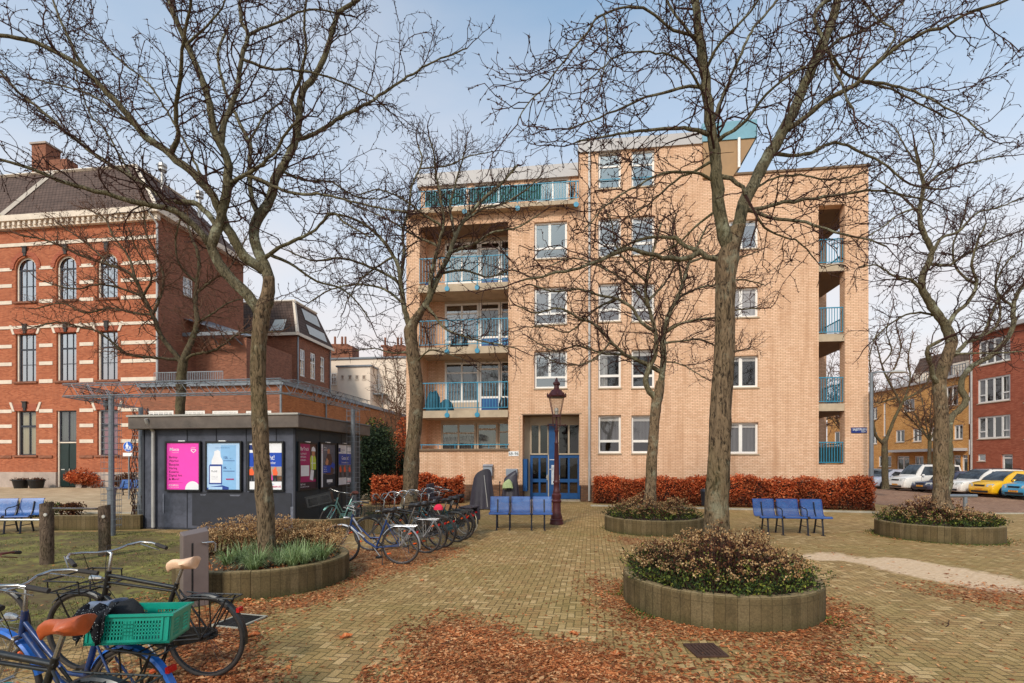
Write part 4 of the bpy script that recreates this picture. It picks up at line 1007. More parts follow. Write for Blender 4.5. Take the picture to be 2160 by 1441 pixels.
w = MB(); wall_face(w, sd, 0, Ls, 0, zt, shh, .12); w.face([(0, Ls, 0), (wl, Ls, 0), (wl, Ls, zt), (0, Ls, zt)]); w.build('side_wall', M['brick_orange'], lw)
for r in fh: win(lw, ident, *r, d=.03, fw=.12, bars=[('v', q / 5, 0, 1, .05) for q in range(1, 5)] + [('h', .72, 0, 1, .06)], room=.6, mfr='white')
for r in shh: win(lw, sd, *r, d=.03, fw=.1, bars=[('v', q / 4, 0, 1, .05) for q in range(1, 4)], room=.6)
rf = MB(); rf.box(wl - .1, .18, -.18, Ls + .1, zt + .002, zt + .26); rf.build('roof_edge', M['steel_blue'], lw)
pi = MB(); pi.tube([(.08, 5.4, .1), (.08, 5.4, zt - .1)], .06, 8); pi.build('downpipe', M['steel'], lw); pi = MB(); pi.tube([(-.0 - .02, -.1, .1), (-.02, -.1, zt)], .07, 8); pi.build('downpipe', M['steel'], lw)
rl = MB(); r0, r1 = FW.at(325, 790, 1.5)[0], FW.at(470, 790, 1.5)[0]; za, zb_ = zt + .26, FW.at(400, 784, 1.5)[1]
rl.box(r0, r1, 1.48, 1.52, zb_ - .05, zb_)
for i in range(40): x = lerp(r0, r1, i / 39); rl.box(x - .015, x + .015, 1.49, 1.51, za, zb_ - .05)
rl.build('terrace_railing', M['steel'], lw)

# ------------------------------------------------------------------ annex with mansard roof behind
FA = Fr((625.5 - 1080) / CF * 48, 48.0, 7.1)
an = FA.emp('annex_building', 'brown brick annex with steep tiled mansard roof and tall white windows', 'building')
ze = FA.at(600, 704)[1]; al = FA.at(395, 704)[0]; La = FA.side(695.5, 733, 0)[0]
w = MB(); wall_face(w, ident, al, 0, 0, ze, []); w.face([(al, 0, 0), (al, La, 0), (al, La, ze), (al, 0, ze)]); w.build('front_wall', M['brick_dark'], an)
sa = []
for a, b, y0, y1 in ((633, 644, 737, 794), (655, 666, 745, 800), (676, 685, 753, 806)):
    v0, v1 = FA.side(a, y0, 0)[0], FA.side(b, y0, 0)[0]; sa.append((v0, v1, FA.side((a + b) / 2, y1, 0)[1], FA.side((a + b) / 2, y0, 0)[1]))
w = MB(); wall_face(w, sd, 0, La, 0, ze, sa, .2); w.face([(al, La, 0), (0, La, 0), (0, La, ze), (al, La, ze)]); w.build('side_wall', M['brick_dark'], an)
for r in sa: win(an, sd, *r, d=.08, fw=.13, bars=[('v', .5, 0, 1, .09), ('h', .62, 0, 1, .12), ('h', .3, 0, 1, .05)], room=.5)
for a, b in ((489, 494), (500, 506)):
    r = FA.rect(a, b, 757, 771); win(an, ident, *r, d=-.03, fw=.06, room=0, sill=True)
zr_ = FA.at(600, 638, 1.5)[1]
rf = MB(); e = .3
rf.face([(al, -e, ze), (e, -e, ze), (-1.0, 1.3, zr_), (al, 1.3, zr_)]); rf.face([(e, -e, ze), (e, La + e, ze), (-1.0, La - 1, zr_), (-1.0, 1.3, zr_)]); rf.face([(al, 1.3, zr_), (-1, 1.3, zr_), (-1, La - 1, zr_), (al, La - 1, zr_)]); rf.face([(al, La + e, ze), (e, La + e, ze), (-1, La - 1, zr_), (al, La - 1, zr_)])
ro = rf.build('roof', M['tiles'], an)
hp = MB(); beam(hp, (e, -e - .04, ze), (-1.0, 1.26, zr_ + .04), .16); beam(hp, (al, 1.3, zr_ + .05), (-1, 1.3, zr_ + .05), .14); beam(hp, (-1, 1.3, zr_ + .05), (-1, La - 1, zr_ + .05), .16); hp.box(al, e + .08, -e - .1, -e + .02, ze - .25, ze + .02); hp.box(e - .03, e + .1, -e, La + e, ze - .25, ze + .02); hp.build('roof_trim', M['stone'], ro)
sk = MB()
def slope(t, v): return (lerp(e, -1.0, t) + .07, v, lerp(ze, zr_, t))
for (t0, t1, va, vb) in ((.55, .88, 2.2, 5.2), (.12, .4, 2.0, 5.6)):
    sk = MB(); sk.face([slope(t0, va), slope(t0, vb), slope(t1, vb), slope(t1, va)]); sk.build('skylight', M['alu'], ro)
sk = MB(); fs = lambda t, u: (u, lerp(-e, 1.3, t) - .07, lerp(ze, zr_, t)); sk.face([fs(.08, -2.6), fs(.08, -1.2), fs(.42, -1.2), fs(.42, -2.4)])
sk.build('skylight', M['alu'], ro)
d_ = MB(); d_.tube([(.1, .1, .1), (.1, .1, ze)], .07, 8); d_.build('downpipe', M['steel'], an); d_ = MB(); d_.tube([(.12, La - .1, .1), (.12, La - .1, ze)], .07, 8); d_.build('downpipe', M['steel'], an)
# brown link block and sloping steel canopy between school and workshop
FK = Fr((330 - 1080) / CF * 38, 38.0, 7.1)
lk = FK.emp('link_building', 'plain brown brick link block with sloping steel canopy beside the school', 'building')
zk = FK.at(400, 716)[1]; kr = FK.at(520, 716)[0]
w = MB(); w.box(.5, kr, 0, 6, 0, zk); w.build('wall', M['brick_dark'], lk)
c = MB(); ca, cb = FK.at(335, 655, -1), FK.at(492, 706, -1)
c.face([(ca[0], -1.2, ca[1]), (cb[0], -1.2, cb[1]), (cb[0], 1.5, cb[1] + .5), (ca[0], 1.5, ca[1] + .5)]); c.box(.3, kr + .3, -1.3, -1.15, zk - .1, zk + .15); c.build('canopy', M['steel_blue'], lk)
s = MB()
for i in range(7):
    q = i / 6; x = lerp(ca[0], cb[0], q); z = lerp(ca[1], cb[1], q); s.tube([(x, -1.1, z - .05), (x, 0.2, zk - .6)], .05, 6)
s.build('canopy_strut', M['steel'], lk)

# ------------------------------------------------------------------ cream block at the back
FC = Fr((697 - 1080) / CF * 60, 60.0, 7.1)
cr = FC.emp('cream_building', 'cream rendered block with small square windows and brown chimney stacks', 'building')
zc = FC.at(780, 757)[1]; c1 = FC.at(905, 757)[0]; zl_ = FC.at(745, 774, -2)[1]; ca, cb = FC.at(712, 800, -2)[0], FC.at(781, 800, -2)[0]
w = MB(); w.box(-1.5, c1, 0, 9, 0, zc); w.box(ca, cb, -2, -.003, 0, zl_); w.build('wall', M['cream_wall'], cr)
e = MB(); e.box(-1.6, c1, -.15, 9, zc + .002, zc + .2); e.box(ca - .15, cb + .15, -2.15, -.003, zl_ + .002, zl_ + .18); e.build('roof_edge', M['steel_blue'], cr)
c2 = lambda u, z, d: (u, -2 + d, z)
for a, b in ((719, 726), (734, 742), (749, 757), (764, 772)):
    r = FC.rect(a, b, 791, 801, -2); win(cr, c2, *r, d=-.04, fw=.07, room=0, name='window', mfr='stone')
r = FC.rect(699, 710, 787, 813); win(cr, ident, *r, d=-.05, fw=.09, bars=[('v', .5, 0, 1, .07), ('h', .66, 0, 1, .09), ('h', .33, 0, 1, .05)], room=0)
r = FC.rect(792, 800, 790, 822); win(cr, ident, *r, d=-.05, fw=.09, bars=[('h', .66, 0, 1, .09)], room=0, name='balcony_door')
bl = MB(); bx0, bx1 = FC.at(790, 830)[0], FC.at(818, 830)[0]; bz = FC.at(800, 835)[1]; bl.box(bx0, bx1, -1.3, -.003, bz, bz + .15)
for i in range(9): x = lerp(bx0, bx1, i / 8); bl.box(x - .02, x + .02, -1.3, -1.27, bz + .15, bz + 1.05)
bl.box(bx0, bx1, -1.32, -1.25, bz + 1.05, bz + 1.1); bl.tube([(bx1 - .2, -1.2, 0), (bx1 - .2, -1.2, bz)], .06, 6)
bl.build('balcony', M['steel'], cr)
for (a, b, yt, yp, pots) in ((697, 743, 731, 720, (706, 721, 728)), (808, 858, 731, 722, (812, 839, 846))):
    k = MB(); x0, x1 = FC.at(a, 740, 3)[0], FC.at(b, 740, 3)[0]; z1 = FC.at(a, yt, 3)[1]; k.box(x0, x1, 3, 5, zc + .2, z1)
    for i in range(4): k.box(lerp(x0, x1, .1 + i * .25), lerp(x0, x1, .1 + i * .25) + .5, 2.9, 2.997, z1 - .9, z1 - .3)
    ch = k.build('chimney', M['brick_dark'], cr)
    for p_ in pots:
        q = MB(); xx, zz = FC.at(p_, yp, 3.5); q.box(xx - .45, xx + .45, 3.2, 4.1, z1 + .003, zz - .4); q.tube([(xx, 3.6, zz - .4), (xx, 3.6, zz + .6)], .14, 8); q.build('chimney_pot', M['brick_dark'], ch)

# ------------------------------------------------------------------ terraces across the street (right)
WX = 36.0
def RY(px): return WX / ((px - 1080) / CF)
yr = thing('terraced_house', 'yellow brick terrace with white windows and flat door canopy across the street', 'building', (WX, 0, -.25), 0, 'terraces across the street')
rm = lambda u, z, d: (d, u, z)
def rz_(px, py): return CH + .25 + (HOR - py) / CF * RY(px)
zy = rz_(2041, 792); yA, yB = RY(2044), RY(1745)
hs = []
def rh(a, b, y0, y1): y = RY((a + b) / 2) / CF; return (RY(b), RY(a), CH + .25 + (HOR - y1) * y, CH + .25 + (HOR - y0) * y)
yw = [rh(1889, 1908, 907, 933), rh(1925, 1944, 904, 932), rh(1963, 1980, 901, 929), rh(2012, 2031, 896, 927), rh(1905, 1929, 842, 868), rh(1995, 2021, 814, 856), rh(1863, 1868, 850, 920), rh(1838, 1850, 860, 885), rh(1838, 1850, 912, 937),
      rh(1853, 1880, 962, 985), rh(1891, 1918, 962, 992), rh(1929, 1948, 962, 992), rh(2010, 2026, 960, 996), rh(2028, 2041, 960, 996), rh(1790, 1815, 850, 880), rh(1790, 1815, 910, 935), rh(1760, 1780, 850, 880), rh(1760, 1780, 910, 940)]
w = MB(); wall_face(w, rm, yA, yB, -.1, zy, yw, .15); w.face([(0, yB, 0), (9, yB, 0), (9, yB, zy), (0, yB, zy)]); w.build('wall', M['brick_yellow2'], yr)
for i, r in enumerate(yw):
    if i in (10, 12, 13):
        win(yr, rm, *r, d=.1, fw=.1, bars=[('h', .8, 0, 1, .1)] + ([('v', .5, 0, 1, .12)] if i == 10 else []), glass='glass_low', name='front_door', curt=[(.1, .9, .05, .75, 'teal_dark')], sill=False)
    else: win(yr, rm, *r, d=.06, fw=.1, bars=[('v', .5, 0, 1, .1)] if i not in (6,) else [('h', .5, 0, 1, .1), ('h', .75, 0, 1, .08)], glass='glass_low', curt=[(.05, .35, 0, 1, 'curtain_g')])
e = MB(); e.box(-.25, 9, yA + .003, yB, zy + .002, zy + .22); e.build('roof_edge', M['fascia'], yr)
cc = MB(); cz = rz_(1960, 953); cc.box(-1.1, -.003, RY(2041), RY(1885), cz, cz + .22); cc.build('door_canopy', M['fascia'], yr)
for (a, b, y0, dd) in ((1856, 1915, 762, 2.5), (1930, 2032, 778, 2.0)):
    p = MB(); ya, yb = RY(b) + .5, RY(a); zz = CH + .25 + (HOR - y0) / CF * (ya + yb) / 2 * 1.05
    p.face([(dd, ya, zy + .2), (dd, yb, zy + .2), (dd + 1.2, yb - .3, zz), (dd + 1.2, ya + .3, zz)]); p.face([(dd, ya, zy + .2), (dd + 1.2, ya + .3, zz), (8, ya + .3, zz), (8, ya, zy + .2)]); p.face([(dd + 1.2, ya + .3, zz), (dd + 1.2, yb - .3, zz), (8, yb - .3, zz), (8, ya + .3, zz)])
    pr = p.build('roof_storey', M['tiles'], yr)
    q = MB(); q.box(dd - .15, dd + 2, lerp(ya, yb, .25), lerp(ya, yb, .6), zy + .22, zy + 1.6); q.build('dormer', M['stone'], pr)
    g = MB()
    for i in range(18): y = lerp(ya, yb, i / 17); g.box(.6, .63, y - .02, y + .02, zy + .22, zy + 1.1)
    g.box(.58, .65, ya, yb, zy + 1.1, zy + 1.16); g.build('roof_railing', M['steel'], yr)
rr = thing('terraced_house', 'dark red brick terrace with wide white windows, nearest on the right edge', 'building', (WX, 0, -.25), 0, 'terraces across the street')
zr1 = rz_(2072, 707); rA, rB = RY(2420), RY(2045) - .003
rw = [rh(2062, 2131, 795, 848), rh(2062, 2131, 877, 925), rh(2064, 2131, 713, 766), rh(2062, 2079, 958, 973), rh(2112, 2136, 958, 1003), rh(2145 + 15, 2230, 780, 845), rh(2160, 2230, 868, 925), rh(2160, 2230, 690, 752)]
w = MB(); wall_face(w, rm, rA, rB, -.1, zr1, rw, .15); w.face([(0, rB, 0), (9, rB, 0), (9, rB, zr1), (0, rB, zr1)]); w.build('wall', M['brick_redflat'], rr)
for i, r in enumerate(rw):
    if i == 4: win(rr, rm, *r, d=.1, fw=.12, bars=[('h', .82, 0, 1, .1)], glass='glass_low', name='front_door', curt=[(.1, .9, 0, .8, 'teal_dark')], sill=False)
    elif i == 3: win(rr, rm, *r, d=.06, fw=.09)
    else: win(rr, rm, *r, d=.06, fw=.12, bars=[('v', .25, 0, 1, .13), ('v', .5, 0, 1, .13), ('v', .75, 0, 1, .13), ('h', .33, .75, 1, .08), ('h', .33, 0, .25, .08)], glass='glass_low', curt=[(.02, .2, 0, 1, 'curtain'), (.84, .98, 0, 1, 'curtain_g')])
e = MB(); e.box(-.35, 9, rA, rB, zr1 + .002, zr1 + .3); e.build('roof_edge', M['fascia'], rr)
d_ = MB(); d_.tube([(-.08, rB - .25, 0), (-.08, rB - .25, zr1)], .07, 8); d_.build('downpipe', M['pipe'], rr)
# ------------------------------------------------------------------ dark kiosk with posters
FK2 = Fr(-9.97, 13.6, 8.5)
M['kiosk'] = (lambda: (lambda t: t.pbr(t.mix(t.m('MULTIPLY', t.ramp(t.noise(1.1, 5, .65), [(.45, 0), (.62, 1)]), .6), t.ramp(t.noise(9, 5, .7), [(.3, srgb(54, 56, 66)), (.7, srgb(74, 76, 88))]), srgb(92, 94, 108)), .62, 0, t.bump(t.noise(60, 3), .15, .003), .4))(NT('dark_painted_panel')))()
M['kiosk_dark'] = plain('overpainted_black_patch', srgb(40, 41, 50), .7, var=.25, scale=5, bump=.15)
M['kiosk_side'] = plain('dark_blue_green_panel', srgb(38, 50, 58), .6, var=.15, scale=3)
M['scuff'] = plain('scuffed_grey_paint', srgb(98, 100, 112), .7, var=.3, scale=9)
kk = FK2.emp('utility_kiosk', 'dark grey flat roofed utility kiosk covered with framed posters', 'kiosk')
KW = 4.43; KD = 3.75; kz = FK2.at(450, 905)[1]; kt = FK2.at(450, 884)[1]
w = MB(); w.box(0, KW, 0, KD, 0, kz); w.build('wall', [M['kiosk']], kk)
sd = lambda u, z, d: (KW - d, u, z)
s = MB(); s.box(.03, KD - .02, -.012, -.003, .05, kz - .03, mp=sd); s.build('side_cladding', M['kiosk_side'], kk)
j = MB()
for px in (395, 456.5, 519.5, 583): u = FK2.at(px, 1000)[0]; j.box(u - .008, u + .008, -.014, -.003, .05, kz - .02)
for z in (.0,): j.box(-.02, KW + .02, -.02, -.003, z, .05)
j.box(-.02, .035, -.025, -.003, .05, kz); j.box(KW - .035, KW + .02, -.025, -.003, .05, kz)
for v in (1.2, 2.45): j.box(v - .008, v + .008, -.02, -.013, .05, kz - .03, mp=sd)
j.build('panel_joint', M['kiosk_dark'], kk)
pt = MB(); u0, u1 = FK2.at(406, 1000)[0], FK2.at(615, 1000)[0]; z0, z1 = .12, FK2.at(500, 1036)[1] - .02
pt.face([(u0, -.0155, z0), (u1 - .5, -.0155, z0), (u1 - .5, -.0155, z1), (u0, -.0155, z1)]); pt.face([(u1 - .497, -.0155, z0), (u1 - .1, -.0155, z0), (u1, -.0155, z1 - .3), (u1, -.0155, z1 - .02), (u1 - .497, -.0155, z1)]); pt.build('repainted_patch', M['kiosk_dark'], kk)
r = MB(); o_ = .24
r.box(-o_, KW + o_, -o_, KD + o_, kz - .0 + .003, kt + .06); ro = r.build('roof', M['roofgrey'], kk, bevel=.015)
r = MB(); r.box(-o_ - .03, KW + o_ + .0, -o_ - .03, -o_ + .1, kt + .063, kt + .11); r.build('roof_trim', M['alu'], ro)
r = MB(); r.box(KW + o_ - .1, KW + o_ + .03, -o_ + .0, KD + o_, kt + .063, kt + .1); r.build('roof_trim', M['steel_blue'], ro)
for (px, py, w_, h_) in ((618, 1085, .1, .42), (346, 1060, .05, .5), (498, 1045, .3, .04), (430, 1044, .16, .03)):
    u, z = FK2.at(px, py); q = MB(); q.face([(u - w_ / 2, -.018, z - h_ / 2), (u + w_ * .3, -.018, z - h_ * .6), (u + w_ / 2, -.018, z + h_ / 2), (u - w_ * .6, -.018, z + h_ * .45)]); q.build('scuff_mark', M['scuff'], kk)
d_ = MB(); x = FK2.at(328, 1000)[0]; d_.tube([(x, -.3, kt), (x, -.26, kt - .1), (x, -.07, kt - .32), (x, -.07, .05)], .045, 10); d_.build('downpipe', M['pipe'], kk)

def poster(mp, u0, u1, z0, z1, label, draw):
    t_ = .045
    f = MB()
    f.box(u0, u1, -.075, -.02, z0, z0 + t_, mp=mp); f.box(u0, u1, -.075, -.02, z1 - t_, z1, mp=mp); f.box(u0, u0 + t_, -.075, -.02, z0 + t_, z1 - t_, mp=mp); f.box(u1 - t_, u1, -.075, -.02, z0 + t_, z1 - t_, mp=mp)
    f.box(u0 + .01, u1 - .01, -.05, -.025, z0 + .01, z1 - .01, mp=mp)
    fo = f.build('poster_frame', M['black'], kk); tag(fo, label)
    c = MB(); m_ = (u0 + u1) / 2; c.box(m_ - .12, m_ + .08, -.08, -.03, z1 - .005, z1 + .02, mp=mp); c.build('frame_clip', M['sign_white'], fo)
    a, b, c0, c1 = u0 + t_, u1 - t_, z0 + t_, z1 - t_
    L = [0]
    class P: pass
    P.n = 0
    def rect(x0, x1, y0, y1, m, name='print'):
        P.n += 1; d = -.0515 - .0006 * P.n; q = MB()
        q.face([mp(lerp(a, b, x0), lerp(c0, c1, y0), d), mp(lerp(a, b, x1), lerp(c0, c1, y0), d), mp(lerp(a, b, x1), lerp(c0, c1, y1), d), mp(lerp(a, b, x0), lerp(c0, c1, y1), d)]); q.build(name, M[m], fo)
    def poly(pts, m, name='print'):
        P.n += 1; d = -.0515 - .0006 * P.n; q = MB(); q.face([mp(lerp(a, b, x), lerp(c0, c1, y), d) for x, y in pts]); q.build(name, M[m], fo)
    def text(items, m, name='lettering'):
        P.n += 1; d = -.0515 - .0006 * P.n; q = MB()
        for it in items:
            body, x, y, sz = it[:4]; k = it[4] if len(it) > 4 else {}
            add_text(q, body, sz * (c1 - c0), mp, lerp(a, b, x), lerp(c0, c1, y), d, **k)
        q.build(name, M[m], fo)
    def circ(x, y, rr, m, a0=0, a1=6.2832, name='print'):
        n = 20; asp = (c1 - c0) / (b - a)
        pts = [(x + rr * math.cos(lerp(a0, a1, i / n)), y + rr / asp * math.sin(lerp(a0, a1, i / n))) for i in range(n + 1)]
        pts = [(min(1, max(0, p)), min(1, max(0, q))) for p, q in pts]
        if a1 - a0 < 6: pts.append((x, y))
        poly(pts, m, name)
    draw(rect, poly, text, circ)
B_ = dict(bold=.012, squash=.92)
def d1(rect, poly, text, circ):
    rect(0, 1, 0, 1, 'pink', 'poster')
    text([('Moco', .09, .83, .098, dict(bold=.016, squash=1.0))], 'poster_white'); text([('M U S E U M', .17, .785, .024, dict(squash=1.2, bold=.002))], 'poster_white')
    text([(s_, .07, .67 - i * .0785, .073, dict(bold=.01, squash=1.02)) for i, s_ in enumerate(('Banksy', 'Warhol', 'Basquiat', 'Haring', 'Kusama', 'Digital Art', '& More!'))], 'ink')
    rect(.07, .5, .143, .147, 'ink'); text([('MUSEUMPLEIN', .06, .075, .046, dict(bold=.008, squash=.8)), ('AMSTERDAM  CITY CENTER', .06, .04, .022, dict(squash=.9, bold=.002))], 'poster_white')
    circ(.8, .0, .23, 'poster_white'); 
    rect(.76, .9, .9, .905, 'poster_white'); text([('DON\'T MISS', .74, .875, .02, dict(squash=.9, bold=.002))], 'poster_white'); poly([(.75, .86), (.91, .86), (.91, .83), (.83, .78), (.75, .83)], 'poster_white'); poly([(.775, .85), (.885, .85), (.885, .835), (.83, .8), (.775, .835)], 'pink')
def d2(rect, poly, text, circ):
    rect(0, 1, 0, 1, 'poster_blue', 'poster'); rect(.42, .88, 0, .95, 'poster_blue2'); 
    text([('CLINICALLY PROVEN SKINCARE', .25, .885, .025, dict(squash=.95, bold=.002)), ('\u2013 \u00b7 \u2013', .47, .93, .03)], 'poster_navy')
    poly([(.14, .54), (.14, .62), (.22, .76), (.22, .82), (.33, .85), (.4, .82), (.42, .7), (.48, .62), (.48, .54)], 'poster_white')
    poly([(.06, .11), (.06, .5), (.09, .54), (.44, .54), (.46, .5), (.46, .11)], 'poster_navy'); rect(.09, .43, .14, .5, 'poster_white')
    text([('Medik8', .13, .37, .062, dict(squash=.78, bold=.002)), ('C-TETRA  LUXE', .14, .26, .022, dict(squash=1)), ('vitamin c serum', .14, .22, .02, {})], 'poster_grey')
    poly([(.0, .0), (.0, .03), (.12, .06), (.46, .09), (.66, .05), (.66, .0)], 'poster_navy'); rect(.05, .47, .0, .055, 'poster_blue')
    text([('15%', .5, .66, .075, dict(bold=.004, squash=.8)), ('vit. c', .7, .66, .03, {}), ('0%', .5, .44, .075, dict(bold=.004, squash=.85)), ('zz', .7, .44, .03, {})], 'poster_navy')
    for y in (.625, .61, .4, .385): rect(.5, .84, y, y + .004, 'poster_navy')
    rect(.58, .82, .21, .235, 'poster_magenta')
def figures(rect, poly, xs, y, h):
    for i, x in enumerate(xs):
        poly([(x - .05, y + h * .42), (x - .07, y + h * .8), (x - .02, y + h * .88), (x + .05, y + h * .86), (x + .09, y + h * .6), (x + .07, y + h * .4)], 'hi_orange')
        poly([(x - .05, y), (x - .045, y + h * .42), (x + .07, y + h * .42), (x + .08, y), (x + .03, y), (x + .01, y + h * .3), (x - .01, y)], 'black')
        poly([(x - .01, y + h * .88), (x - .015, y + h * .96), (x + .02, y + h), (x + .05, y + h * .96), (x + .045, y + h * .87)], 'hi_orange' if i % 2 else 'skin_print')
def d3(rect, poly, text, circ):
    rect(0, 1, 0, 1, 'poster_white', 'poster'); rect(0, .1, .85, .96, 'sign_blue')
    text([('Servicemonnenkort', .12, .87, .05, dict(squash=.8, bold=.003)), ('Amsterdam', .12, .82, .042, dict(squash=.9, bold=.003))], 'poster_navy')
    rect(0, 1, .49, .79, 'poster_royal'); text([('Gezocht!', .5, .64, .14, dict(align='CENTER', squash=.82, bold=.012)), ('Servicemedewerker', .5, .55, .075, dict(align='CENTER', squash=.78, bold=.006))], 'poster_white')
    rect(0, 1, .17, .487, 'poster_grey'); rect(.55, 1, .3, .487, 'plinth'); rect(.82, 1, .19, .29, 'brick_brown'); figures(rect, poly, (.06, .78), .18, .3); poly([(.66, .2), (.64, .3), (.7, .32), (.72, .2)], 'pink')
    text([('werkenbij', .55, .105, .04, dict(bold=.002)), ], 'poster_blue2'); text([('gvb-team.nl', .96, .045, .07, dict(align='RIGHT', bold=.006))], 'crimson_text')
def d4(rect, poly, text, circ):
    rect(0, 1, 0, 1, 'poster_magenta', 'poster'); rect(.62, 1, .2, 1, 'poster_brown')
    text([('BarTrack', .04, .85, .11, dict(squash=.82, bold=.01))], 'poster_white')
    text([('AL JE PROJECT', .05, .76, .05, dict(squash=.75, bold=.006)), ('MATERIALEN,', .05, .69, .05, dict(squash=.75, bold=.006)), ('ZO BESTELD...', .05, .62, .05, dict(squash=.75, bold=.006))], 'poster_white')
    poly([(.66, .42), (.62, .66), (.68, .74), (.94, .74), (1, .66), (1, .42)], 'hi_yellow'); rect(.68, .98, .56, .575, 'poster_white'); rect(.74, .78, .42, .74, 'poster_white')
    poly([(.74, .75), (.73, .84), (.92, .84), (.92, .75), (.83, .71)], 'skin_print'); poly([(.7, .84), (.73, .92), (.83, .95), (.94, .91), (.97, .84)], 'poster_white'); rect(.66, 1, .24, .418, 'darkgreen'); poly([(.6, .2), (.66, .42), (.86, .4), (.8, .17)], 'poster_white')
    rect(.06, .56, .28, .52, 'poster_white'); rect(0, 1, 0, .145, 'ink'); text([('BarTrack', .04, .08, .06, dict(squash=.85, bold=.006)), ('DATA BESTELPLATFORM', .04, .03, .038, dict(squash=.8, bold=.003))], 'poster_white')
def d5(rect, poly, text, circ):
    rect(0, 1, 0, 1, 'poster_grey', 'poster'); rect(0, .14, .0, 1, 'poster_white'); text([('A M S', .12, .78, .05, dict(rot=math.pi / 2, bold=.004))], 'crimson_text')
    rect(.14, 1, 0, .3, 'kiosk_dark'); poly([(.35, .28), (.3, .6), (.42, .76), (.7, .78), (.8, .6), (.9, .35), (.8, .28)], 'poster_brown'); poly([(.45, .78), (.44, .87), (.56, .9), (.62, .86), (.6, .78)], 'skin_print'); poly([(.3, .56), (.4, .68), (.52, .62), (.5, .52), (.38, .5)], 'skin_print'); poly([(.66, .48), (.9, .42), (.98, .52), (.8, .58)], 'poster_royal')
    rect(.16, .66, .33, .5, 'poster_royal'); text([('Breng jouw', .2, .455, .036, dict(squash=.8, bold=.003)), ('vakkennis in', .2, .405, .036, dict(squash=.8, bold=.003)), ('onze scholen', .2, .355, .036, dict(squash=.8, bold=.003)), ('Word', .2, .9, .05, dict(bold=.004)), ('vakdocent', .2, .85, .05, dict(bold=.004, squash=.8))], 'poster_white')
    rect(.4, .8, .1, .17, 'poster_white'); text([('werkenin.nl', .45, .06, .03, {})], 'poster_white')
def d6(rect, poly, text, circ):
    rect(0, 1, 0, 1, 'poster_white', 'poster'); rect(.04, .18, .82, .92, 'sign_blue'); text([('Stadsbouwen', .22, .86, .05, dict(squash=.72, bold=.003)), ('Noord', .22, .81, .045, dict(squash=.8, bold=.003))], 'poster_navy')
    rect(0, 1, .5, .78, 'poster_royal'); text([('Gezocht!', .5, .63, .13, dict(align='CENTER', squash=.76, bold=.01)), ('Servicemedewerker', .5, .54, .062, dict(align='CENTER', squash=.74, bold=.004))], 'poster_white')
    rect(0, 1, .18, .497, 'poster_grey'); figures(rect, poly, (.16, .46, .82), .19, .3); text([('werkenbij', .4, .12, .035, {})], 'poster_blue2'); text([('gvb-team.nl', .94, .06, .06, dict(align='RIGHT', bold=.005, squash=.85))], 'crimson_text')
for a, b, dr, lb in ((352, 426.5, d1, 'bright pink museum poster listing artists'), (436.5, 512.5, d2, 'pale blue poster with a white pump bottle'), (525.5, 601, d3, 'blue and white job poster with orange workers, half behind the trunk')):
    r_ = FK2.rect(a, b, 931, 1036); poster(ident, *r_, lb, dr)
for a, b, y0, y1, dr, lb in ((626, 664.5, 933, 1034, d4, 'magenta poster with a worker in a white helmet'), (671, 705, 934, 1030, d5, 'dark photo poster with a blue speech box'), (708, 740, 936, 1025, d6, 'blue and white job poster on the side wall')):
    v0, v1 = FK2.side(a, y0, KW)[0], FK2.side(b, y0, KW)[0]; m_ = (a + b) / 2; z0, z1 = FK2.side(m_, y1, KW)[1], FK2.side(m_, y0, KW)[1]; poster(sd, v0, v1, z0, z1, lb, dr)

# ------------------------------------------------------------------ wire mesh pergola
zb = 3.42; zt = 3.72
def column(px, Y, label, vine=0, foot=1.15):
    x = (px - 1080) / CF * Y; t = thing('pergola_column', label, 'pergola column', (x, Y, 0), group='wire cage pergola columns')
    p = MB(); p.tube([(0, 0, 0), (0, 0, foot)], .085, 14); p.tube([(0, 0, foot), (0, 0, zb)], .06, 14); p.tube([(0, 0, foot - .03), (0, 0, foot + .03)], .1, 14); p.build('post', M['steel_blue'], t, smooth=40)
    c = MB(); rc = .2
    for z in [.25 + .155 * i for i in range(21)]: c.torus((0, 0, z), (0, 0, 1), rc, .0055, 16, 4)
    for i in range(8): a = 6.283 * i / 8; c.tube([(rc * math.cos(a), rc * math.sin(a), .2), (rc * math.cos(a), rc * math.sin(a), zb)], .0045, 4)
    c.build('wire_cage', M['steel'], t)
    if vine:
        v = MB(); rnd = random.Random(px)
        for k in range(vine):
            a = rnd.random() * 6.28; pts = []
            n = 18
            for i in range(n):
                z = i / (n - 1) * zb * rnd.uniform(.96, 1); a += rnd.uniform(-.35, .35); rr = rnd.uniform(.12, .27); pts.append((rr * math.cos(a), rr * math.sin(a), z))
            v.tube(pts, [lerp(.018, .006, i / n) for i in range(n)], 4)
        tag(v.build('vine_stem', M['twig'], t), None)
    return Vector((x, Y, 0))
c1 = column(235, 12.3, 'bare wire cage column before the kiosk, nearest to the timber posts'); c2 = column(297, 14.9, 'vine covered cage column behind the left kiosk corner', 12, .9); c3 = column(745, 15.3, 'wire cage column at the right rear of the kiosk beside the bicycles')
